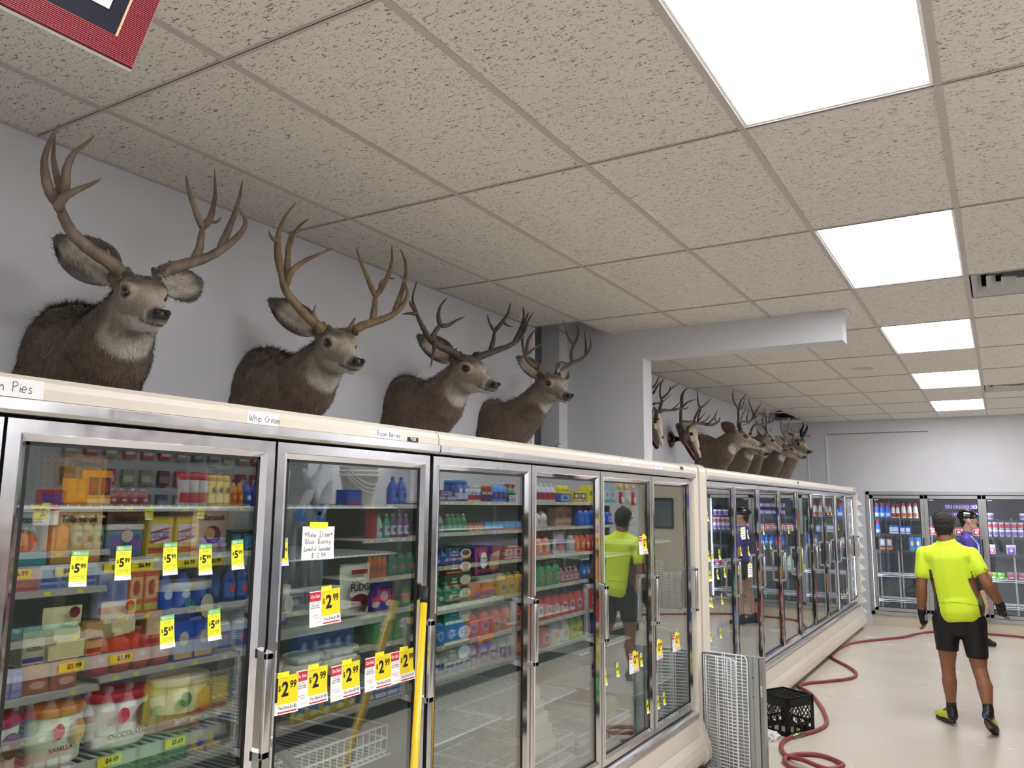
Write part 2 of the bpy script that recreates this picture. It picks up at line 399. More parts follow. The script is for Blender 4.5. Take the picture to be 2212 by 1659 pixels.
# supply vents
mat('vent_metal', 'B9B9B8', 0.4, 0.2)
for (i, j), lab in (((1, 3), 'square stepped air vent beside the second light panel, cut at right edge'), ((1, 7), 'far stepped air vent in the ceiling at the right edge'), ((8, 2), 'stepped air vent over the next aisle')):
    o = empty('air_vent', (i * A, j * B, 0), 0, lab, 'air vent', 'ceiling air vents')
    y1 = A if j != 7 else B / 2
    MB().box(0.006, A - 0.006, 0.006, A - 0.006, H + 0.12, H + 0.13, 'gasket').build('duct', o)
    for k in range(4):
        a = 0.02 + k * 0.075; b_ = a + 0.05; z0 = H + 0.002 + k * 0.004
        q = MB()
        for (c0, c1) in (((a, a), (A - a, A - a)),):
            o1 = [(a, a), (A - a, a), (A - a, A - a), (a, A - a)]; o2 = [(b_, b_), (A - b_, b_), (A - b_, A - b_), (b_, A - b_)]
            vs = [(x, y, z0) for x, y in o1] + [(x, y, z0 + 0.05) for x, y in o2] + [(x, y, z0 + 0.004) for x, y in o1] + [(x, y, z0 + 0.054) for x, y in o2]
            q.add(vs, [(m_, (m_ + 1) % 4, 4 + (m_ + 1) % 4, 4 + m_) for m_ in range(4)] + [(8 + m_, 12 + m_, 12 + (m_ + 1) % 4, 8 + (m_ + 1) % 4) for m_ in range(4)], 'vent_metal')
        q.build('louver', o)
    t = MB().box(0.004, A - 0.004, A + 0.004, B - 0.004, H + 0.0005, H + 0.016, 'fissured_tile').build('ceiling_tile', ceil); t.location = (i * A, j * B, 0)
rg = rag(); rg.build('ceiling_tile', ceil)
# in-ceiling speaker
s = empty('ceiling_speaker', (-0.35, 6.75, 0), 0, 'round flush ceiling speaker in a tile beyond the beam', 'speaker')
MB().lathe([(0.11, H - 0.006), (0.115, H - 0.002), (0.115, H)], 24, 'white_plastic').build('rim', s)
MB().lathe([(0.09, H - 0.008), (0.1, H - 0.006)], 24, 't_bar').build('grille', s)
# ---------------- reach-in freezer cases ----------------
XF = -1.15          # outer plane of the door glass
DZ0, DZ1 = 0.40, 1.915
def door_meshes(wd, z0, z1, st=0.048):
    """frame ring with bevelled inner lip, glass, gasket, local: y 0..wd, x=0 is the outer plane of the frame"""
    f_ = MB(); t = 0.032
    def ring(y0, y1, a0, a1, b0, b1, c0, c1, xo, xi, m):
        o = [(y0, a0), (y1, a0), (y1, a1), (y0, a1)]; i_ = [(b0, c0), (b1, c0), (b1, c1), (b0, c1)]
        vs = [(xo, *p) for p in o] + [(xi, *p) for p in i_]
        f_.add(vs, [(k, (k + 1) % 4, 4 + (k + 1) % 4, 4 + k) for k in range(4)], m)
    s1 = st * 0.62
    ring(0, wd, z0, z1, s1, wd - s1, z0 + s1, z1 - s1, 0.0, 0.0, 'chrome')
    ring(s1, wd - s1, z0 + s1, z1 - s1, s1 + 0.003, wd - s1 - 0.003, z0 + s1 + 0.003, z1 - s1 - 0.003, 0.0, 0.005, 'chrome_polished')
    ring(s1 + 0.003, wd - s1 - 0.003, z0 + s1 + 0.003, z1 - s1 - 0.003, st, wd - st, z0 + st, z1 - st, 0.005, -0.008, 'chrome_polished')
    for (a, b, c, d) in ((0, wd, z0, z0), (0, wd, z1, z1)):
        f_.quad((0, a, c), (0, b, c), (-t, b, c), (-t, a, c), 'aluminium')
    for y in (0, wd): f_.quad((0, y, z0), (0, y, z1), (-t, y, z1), (-t, y, z0), 'aluminium')
    f_.box(-t - 0.001, -t, 0, wd, z0, z1, 'gasket') if False else None
    for (a, b, c, d) in ((0, wd, z0, z0 + st), (0, wd, z1 - st, z1), (0, st, z0, z1), (wd - st, wd, z0, z1)):
        f_.box(-t, -t + 0.002, a, b, c, d, 'gasket')
    gk = MB(); k = 0.008
    for (a, b, c, d) in ((st, wd - st, z0 + st, z0 + st + k), (st, wd - st, z1 - st - k, z1 - st), (st, st + k, z0 + st, z1 - st), (wd - st - k, wd - st, z0 + st, z1 - st)):
        gk.box(-0.03, -0.009, a, b, c, d, 'gasket')
    gl = MB().box(-0.018, -0.012, st - 0.002, wd - st + 0.002, z0 + st - 0.002, z1 - st + 0.002, 'door_glass')
    return f_.mesh('frame'), gl.mesh('glass_pane'), gk.mesh('gasket')
def handle_mb(z0, z1, d=0.05):
    h = MB(); 
    h.prism([(0.0, z1 - 0.004), (d, z1 - 0.014), (d, z1 - 0.03), (0, z1 - 0.03)], 1, -0.013, 0.013, 'chrome_polished')
    h.prism([(0.0, z0 + 0.03), (d, z0 + 0.03), (d, z0 + 0.014), (0, z0 + 0.004)], 1, -0.013, 0.013, 'chrome_polished')
    h.bbox(d - 0.016, d, -0.013, 0.013, z0 + 0.012, z1 - 0.012, 0.004, 'chrome')
    return h
def profile_panel(y0, y1, m='cream', r=0.055, zt=2.03, xfr=-1.125):
    """rounded end panel seen from the side: outline in x-z"""
    pr = [(-2.02, 0.0), (-1.18, 0.0), (-1.15, 0.03), (-1.10, 0.045)]
    pr += [(-1.072, 0.075), (-1.066, 0.12), (-1.075, 0.17), (-1.10, 0.23), (xfr, 0.31)]
    pr += [(xfr, zt - r)] + [(xfr - r + r * math.cos(t), zt - r + r * math.sin(t)) for t in (0.4, 0.8, 1.2, PI / 2)] + [(-2.02, zt)]
    return MB().prism(pr, 1, y0, y1, m)
def freezer_case(name, label, y0, y1, doors, end_left=True, end_right=True, xt=2.015, pitchname='freezer_door', first_label=None, cfg=None):
    """body + doors; doors = list of (ya, yb)"""
    o = empty(name, (0, 0, 0), 0, label, 'freezer')
    b = MB()
    # cabinet shell: floor, back, roof, ends
    b.box(-2.02, -1.98, y0, y1, 0.0, 2.0, 'inner_liner').box(-2.02, XF - 0.05, y0, y1, 1.945, 2.0, 'inner_liner')
    b.box(-2.02, XF - 0.05, y0, y1, 0.02, 0.36, 'inner_liner')
    b.box(-2.0, XF - 0.05, y0, y0 + 0.02, 0.3, 1.95, 'inner_liner').box(-2.0, XF - 0.05, y1 - 0.02, y1, 0.3, 1.95, 'inner_liner')
    b.build('cabinet', o)
    # header
    hd = MB(); zt = xt
    pr = [(-2.0, zt - 0.02), (-1.16, zt - 0.004), (-1.138, zt - 0.006), (-1.125, zt - 0.018), (-1.119, zt - 0.034), (-1.119, 1.957), (-1.17, 1.95), (-2.0, 1.95)]
    hd.prism(pr, 1, y0, y1, 'cream'); hd.build('header', o)
    MB().prism([(-1.118, 1.956), (-1.109, 1.953), (-1.109, 1.93), (-1.118, 1.922), (-1.17, 1.922), (-1.17, 1.956)], 1, y0, y1, 'chrome').build('header_trim', o)
    # sill + kick + bumper + toe
    MB().prism([(-1.19, 0.398), (-1.17, 0.39), (-1.122, 0.372), (-1.12, 0.35), (-1.13, 0.345), (-1.19, 0.345)], 1, y0, y1, 'chrome').build('sill', o)
    kk = MB().prism([(-1.19, 0.35), (-1.135, 0.345), (-1.115, 0.235), (-1.12, 0.225), (-1.19, 0.225)], 1, y0, y1, 'cream'); kk.build('kick_panel', o)
    bp_ = MB().prism([(-1.19, 0.228), (-1.11, 0.228), (-1.088, 0.19), (-1.078, 0.15), (-1.076, 0.115), (-1.08, 0.085), (-1.10, 0.06), (-1.14, 0.05), (-1.19, 0.05)], 1, y0, y1, 'cream')
    bp_.build('bumper', o)
    MB().box(-2.0, -1.175, y0, y1, 0.0, 0.05, 'cream_dark').build('toe_kick', o)
    # door surround
    dj = MB().box(XF - 0.05, XF - 0.034, y0, y1, 0.36, DZ0 + 0.02, 'gasket').box(XF - 0.05, XF - 0.034, y0, y1, DZ1 - 0.02, 1.955, 'gasket')
    for (a, c) in [(d[1] - 0.03, d[1] + 0.035) for d in doors[:-1]] + [(y0, doors[0][0] + 0.03), (doors[-1][1] - 0.03, y1)]:
        dj.box(XF - 0.052, XF - 0.034, a, c, DZ0, DZ1, 'gasket')
    dj.build('door_surround', o)
    cache = {}
    for n, (a, c) in enumerate(doors):
        k = round(c - a, 4)
        if k not in cache: cache[k] = door_meshes(c - a, DZ0, DZ1)
        d = empty('door', (XF + 0.0, a, 0)); d.parent = o
        fm_, gm_, km_ = cache[k]
        for nm, me in (('frame', fm_), ('glass_pane', gm_), ('gasket', km_)):
            q = bpy.data.objects.new(nm, me); C.objects.link(q); q.parent = d
        h = handle_mb(1.02, 1.33).build('handle', d); h.location = (0, c - a - 0.024, 0)
    return o
def interior_shelves(case, y0, y1, zs, x0=-1.93, x1=-1.29, strip=(), posts=True):
    for z in zs:
        s = MB(); n = int((y1 - y0) / 0.028)
        for k in range(n + 1):
            y = y0 + (y1 - y0) * k / n; s.box(x0, x1, y - 0.0018, y + 0.0018, z - 0.008, z - 0.004, 'wire_white')
        for x in (x0, (x0 + x1) / 2, x1): s.box(x - 0.003, x + 0.003, y0, y1, z - 0.014, z - 0.008, 'wire_white')
        sh = s.build('shelf', case)
        if z in strip: MB().prism([(x1, z), (x1 + 0.006, z + 0.002), (x1 + 0.014, z - 0.028), (x1 + 0.006, z - 0.03), (x1, z - 0.03)], 1, y0, y1, 'shelf_metal').build('price_rail', sh)
    if posts == 'yes':
        p = MB()
        for y in (y0, y1): p.box(x1 - 0.05, x1 - 0.035, y - 0.012, y + 0.012, 0.36, 1.94, 'wire_white')
        p.build('shelf_post', case)
L0 = -1.315
caseA = freezer_case('freezer_case', 'cream freezer case nearest the camera with chrome doors and Whip Cream note', L0, 0.988,
                     [(-1.307, -0.556), (-0.548, 0.215), (0.225, 0.98)])
caseB = freezer_case('freezer_case', 'cream four-door freezer case right of the yellow pole', 0.994, 3.99,
                     [(1.002, 1.755), (1.762, 2.505), (2.512, 3.245), (3.252, 3.975)])
caseC = freezer_case('freezer_case', 'distant cream freezer case, its near half with four doors beyond the wall stub', 4.27, 7.415,
                     [(4.30, 5.05), (5.06, 5.82), (5.83, 6.61), (6.62, 7.40)])
caseD = freezer_case('freezer_case', 'distant cream freezer case, its far half with five doors by the back coolers', 7.42, 11.32,
                     [(7.43, 8.19), (8.20, 8.96), (8.97, 9.74), (9.75, 10.52), (10.53, 11.29)])
profile_panel(3.99, 4.075).build('end_panel', caseB)
profile_panel(4.12, 4.27).build('end_panel', caseC)
profile_panel(11.32, 11.42).build('end_panel', caseD)
# end filler with louvre clips between far case and back wall
for z in [0.2 + 0.155 * k for k in range(11)]:
    MB().prism([(-1.13, z), (-1.07, z + 0.02), (-1.13, z + 0.09)], 1, 11.44, 11.52, 'white_plastic').build('shelf_clip', caseD)
MB().box(-1.95, -1.13, 11.42, 11.52, 0, 1.95, 'white_paint').build('end_filler', caseD)
interior_shelves(caseA, -1.28, -0.56, (1.73, 1.35, 0.8))
interior_shelves(caseA, -0.52, 0.205, (1.73, 1.58, 1.35, 1.10, 0.80, 0.5), strip=(1.58, 1.35, 1.10))
interior_shelves(caseA, 0.25, 0.97, (1.73, 1.56, 1.335, 1.10, 0.84, 0.55), strip=(1.335,))
interior_shelves(caseB, 1.03, 1.74, (1.64, 1.32, 1.07, 0.80, 0.5), strip=(1.32, 1.07))
interior_shelves(caseB, 1.79, 2.49, (1.55, 1.2, 0.78, 0.45))
interior_shelves(caseB, 2.54, 3.23, (1.45, 0.95, 0.5))
interior_shelves(caseB, 3.28, 3.96, (1.5, 0.6))
# small square badge boxes on headers
for case, ys, xb in ((caseB, 3.70, 0), (caseC, 7.33, 0), (caseD, 11.15, 0)):
    b_ = MB().box(-1.119, -1.114, ys, ys + 0.045, 1.972, 1.992, 'gasket'); b_.box(-1.114, -1.1135, ys + 0.004, ys + 0.02, 1.975, 1.989, 'ink_grey'); b_.build('badge', case)

# ---------------- built-in coolers in the back wall ----------------
def coolers():
    o = empty('wall_cooler', (0, 0, 0), 0, 'walk-in cooler behind three steel framed glass doors in the far wall', 'cooler')
    b = MB(); Y = YB
    b.box(-1.3, 1.5, Y + 0.85, Y + 0.9, 0.1, 2.1, 'inner_dark').box(-1.12, -1.06, Y + 0.12, Y + 0.9, 0.1, 2.1, 'inner_dark').box(1.23, 1.29, Y + 0.12, Y + 0.9, 0.1, 2.1, 'inner_dark')
    b.box(-1.12, 1.29, Y + 0.12, Y + 0.9, 0.08, 0.12, 'inner_dark').box(-1.12, 1.29, Y + 0.12, Y + 0.9, 2.06, 2.1, 'inner_dark')
    b.build('liner', o)
    fr = MB()
    for (a, c, d, e) in ((CX0, CX1, CZ1 - 0.05, CZ1), (CX0, CX1, CZ0, CZ0 + 0.05), (CX0, CX0 + 0.045, CZ0, CZ1), (CX1 - 0.045, CX1, CZ0, CZ1)):
        fr.box(a, c, Y - 0.02, Y + 0.1, d, e, 'aluminium')
    fr.box(CX0, CX1, Y + 0.03, Y + 0.05, CZ1 - 0.06, CZ1 - 0.05, 'gasket')
    fr.build('frame', o)
    xs = [CX0 + 0.05 + k * 0.7385 for k in range(4)]
    for k in range(3):
        x0, x1 = xs[k], xs[k + 1] - 0.012; z0, z1 = CZ0 + 0.062, CZ1 - 0.062
        d = empty('door', (0, 0, 0)); d.parent = o
        q = MB(); s_ = 0.045
        q.box(x0, x1, Y - 0.012, Y + 0.02, z0, z0 + s_, 'aluminium').box(x0, x1, Y - 0.012, Y + 0.02, z1 - s_, z1, 'aluminium')
        q.box(x0, x0 + s_, Y - 0.012, Y + 0.02, z0, z1, 'aluminium').box(x1 - s_, x1, Y - 0.012, Y + 0.02, z0, z1, 'aluminium').build('frame', d)
        g_ = MB()
        g_.box(x0 + s_, x1 - s_, Y - 0.006, Y + 0.0, z0 + s_, z0 + s_ + 0.008, 'gasket').box(x0 + s_, x1 - s_, Y - 0.006, Y, z1 - s_ - 0.008, z1 - s_, 'gasket')
        g_.box(x0 + s_, x0 + s_ + 0.008, Y - 0.006, Y, z0 + s_, z1 - s_, 'gasket').box(x1 - s_ - 0.008, x1 - s_, Y - 0.006, Y, z0 + s_, z1 - s_, 'gasket').build('gasket', d)
        MB().box(x0 + s_, x1 - s_, Y + 0.002, Y + 0.006, z0 + s_, z1 - s_, 'cooler_glass').build('glass_pane', d)
        MB().box(x0 + 0.06, x0 + 0.12, Y - 0.008, Y - 0.004, z1 - 0.07, z1 - 0.058, 'white_plastic').build('sticker', d)
        MB().box(x1 - 0.03, x1 - 0.015, Y - 0.05, Y - 0.035, 0.95, 1.3, 'gasket').box(x1 - 0.03, x1 - 0.015, Y - 0.04, Y - 0.01, 0.95, 0.97, 'gasket').box(x1 - 0.03, x1 - 0.015, Y - 0.04, Y - 0.01, 1.28, 1.3, 'gasket').build('handle', d)
    # shelving posts and wire shelves
    for bay in range(3):
        x0, x1 = xs[bay] - 0.0, xs[bay + 1] - 0.01
        for z in (1.575, 1.335, 1.09, 0.74, 0.375):
            s = MB(); n = 26
            mm = 'wire_white' if (z < 0.8) else 'inner_dark'
            for k in range(n + 1):
                x = x0 + 0.02 + (x1 - x0 - 0.04) * k / n; s.box(x - 0.002, x + 0.002, Y + 0.13, Y + 0.62, z - 0.01, z - 0.005, mm)
            s.box(x0 + 0.02, x1 - 0.02, Y + 0.125, Y + 0.133, z - 0.012, z - 0.002, mm).box(x0 + 0.02, x1 - 0.02, Y + 0.125, Y + 0.133, z - 0.035, z - 0.027, mm).box(x0 + 0.02, x1 - 0.02, Y + 0.61, Y + 0.62, z - 0.03, z - 0.005, mm)
            s.build('shelf', o)
        for x in (x0 + 0.02, x0 + 0.33, x1 - 0.03):
            for y in (Y + 0.14, Y + 0.6): MB().box(x, x + 0.02, y, y + 0.02, 0.12, 1.6 if y > Y + 0.3 else 1.1, 'steel_grey').build('shelf_post', o)
    mat('led', 'FFFFFF', 0.4, emit=1.0); n_ = MATS['led'].node_tree.nodes['Principled BSDF']
    n_.inputs['Emission Strength'].default_value = LED_STRENGTH; n_.inputs['Emission Color'].default_value = (0.78, 0.87, 1.0, 1)
    for x in xs[1:-1]: MB().box(x - 0.04, x + 0.028, Y + 0.022, Y + 0.06, CZ0 + 0.06, CZ1 - 0.06, 'aluminium').build('mullion', o)
    for x in xs[1:-1] + [xs[0] - 0.005, xs[-1] - 0.03]:
        MB().box(x - 0.016, x + 0.008, Y + 0.062, Y + 0.085, 0.25, 1.85, 'led').build('light_strip', o)
    return o
coolers()
# ---------------- organic surfaces: overlapping tapered forms fused by a voxel remesh ----------------
def cap_form(mb, p0, r0, p1, r1, fl=1.0, lat=None, n=14):
    """tapered capsule from p0 to p1; fl scales the cross-section along lateral axis lat"""
    p0 = Vector(p0); p1 = Vector(p1); d = p1 - p0; Ln = d.length
    if Ln < 1e-6: d = Vector((0, 0, 1))
    d = d.normalized()
    lat = Vector(lat) if lat is not None else None
    if lat is None or abs(lat.normalized().dot(d)) > 0.97: a, b = frame_from(d)
    else: a = (lat - d * lat.dot(d)).normalized(); b = d.cross(a)
    rings = []
    for t in (-90, -60, -30): rings.append((p0 + d * (r0 * math.sin(math.radians(t))), r0 * math.cos(math.radians(t)) + 1e-4))
    for k in range(5): rings.append((p0.lerp(p1, k / 4), r0 + (r1 - r0) * k / 4))
    for t in (30, 60, 90): rings.append((p1 + d * (r1 * math.sin(math.radians(t))), r1 * math.cos(math.radians(t)) + 1e-4))
    vs = []; fs = []
    for c, r in rings:
        for j in range(n):
            t = 2 * PI * j / n; vs.append(c + a * (math.cos(t) * r * fl) + b * (math.sin(t) * r))
    for i in range(len(rings) - 1):
        for j in range(n): fs.append((i * n + j, i * n + (j + 1) % n, (i + 1) * n + (j + 1) % n, (i + 1) * n + j))
    fs += [tuple(range(n))[::-1], tuple(range((len(rings) - 1) * n, len(rings) * n))]
    mb.add(vs, fs, 'default', True)
def fuse(mb, voxel, smooth=6, fac=0.5):
    me = mb.mesh('tmp'); o = bpy.data.objects.new('tmp', me); C.objects.link(o)
    r = o.modifiers.new('r', 'REMESH'); r.mode = 'VOXEL'; r.voxel_size = voxel; r.use_smooth_shade = True
    s = o.modifiers.new('s', 'SMOOTH'); s.iterations = smooth; s.factor = fac
    dg = bpy.context.evaluated_depsgraph_get(); out = bpy.data.meshes.new_from_object(o.evaluated_get(dg))
    bpy.data.objects.remove(o); bpy.data.meshes.remove(me)
    out.polygons.foreach_set('use_smooth', [True] * len(out.polygons))
    out.materials.clear()
    return out
def paint(me, fn, name='fur'):
    ca = me.color_attributes.new(name, 'FLOAT_COLOR', 'POINT'); buf = []
    for v in me.vertices: buf += [*fn(v.co, v.normal), 1.0]
    ca.data.foreach_set('color', buf)
def link(me, name, parent=None, mats=(), **k):
    me.name = name
    for m in mats: me.materials.append(MATS[m] if isinstance(m, str) else m)
    o = bpy.data.objects.new(name, me); C.objects.link(o)
    if parent: o.parent = parent
    return tag(o, **k)
def mixc(a, b, t): t = max(0, min(1, t)); return tuple(a[i] + (b[i] - a[i]) * t for i in range(3))
def sstep(a, b, x):
    t = max(0, min(1, (x - a) / (b - a))) if a != b else float(x > a)
    return t * t * (3 - 2 * t)
mat('fur', 'FFFFFF', 0.95, attr='fur', var=0.18, vscale=38, bump=0.9, bscale=260, spec=0.15, sheen=0.3)
mat('hair', 'FFFFFF', 0.95, attr='fur', spec=0.1)
mat('nose', '0E0F12', 0.28, bump=0.5, bscale=300, coat=0.3)
mat('eye', '050506', 0.05, coat=1.0)
mat('antler_tan', '786A59', 0.55, var=0.42, vscale=26, bump=0.5, bscale=90, stretch=(1, 1, 0.4))
mat('antler_gold', '7E6B4E', 0.55, var=0.45, vscale=26, bump=0.5, bscale=90, stretch=(1, 1, 0.4))
mat('antler_dark', '4A4038', 0.55, var=0.28, vscale=14, bump=0.5, bscale=90)
mat('antler_grey', '5F5549', 0.55, var=0.25, vscale=14, bump=0.5, bscale=90)
mat('bone', 'D0C6AC', 0.6, var=0.12, vscale=20)
mat('dark_wood', '4A1F12', 0.25, var=0.25, vscale=10, stretch=(1, 1, 6), coat=0.5)
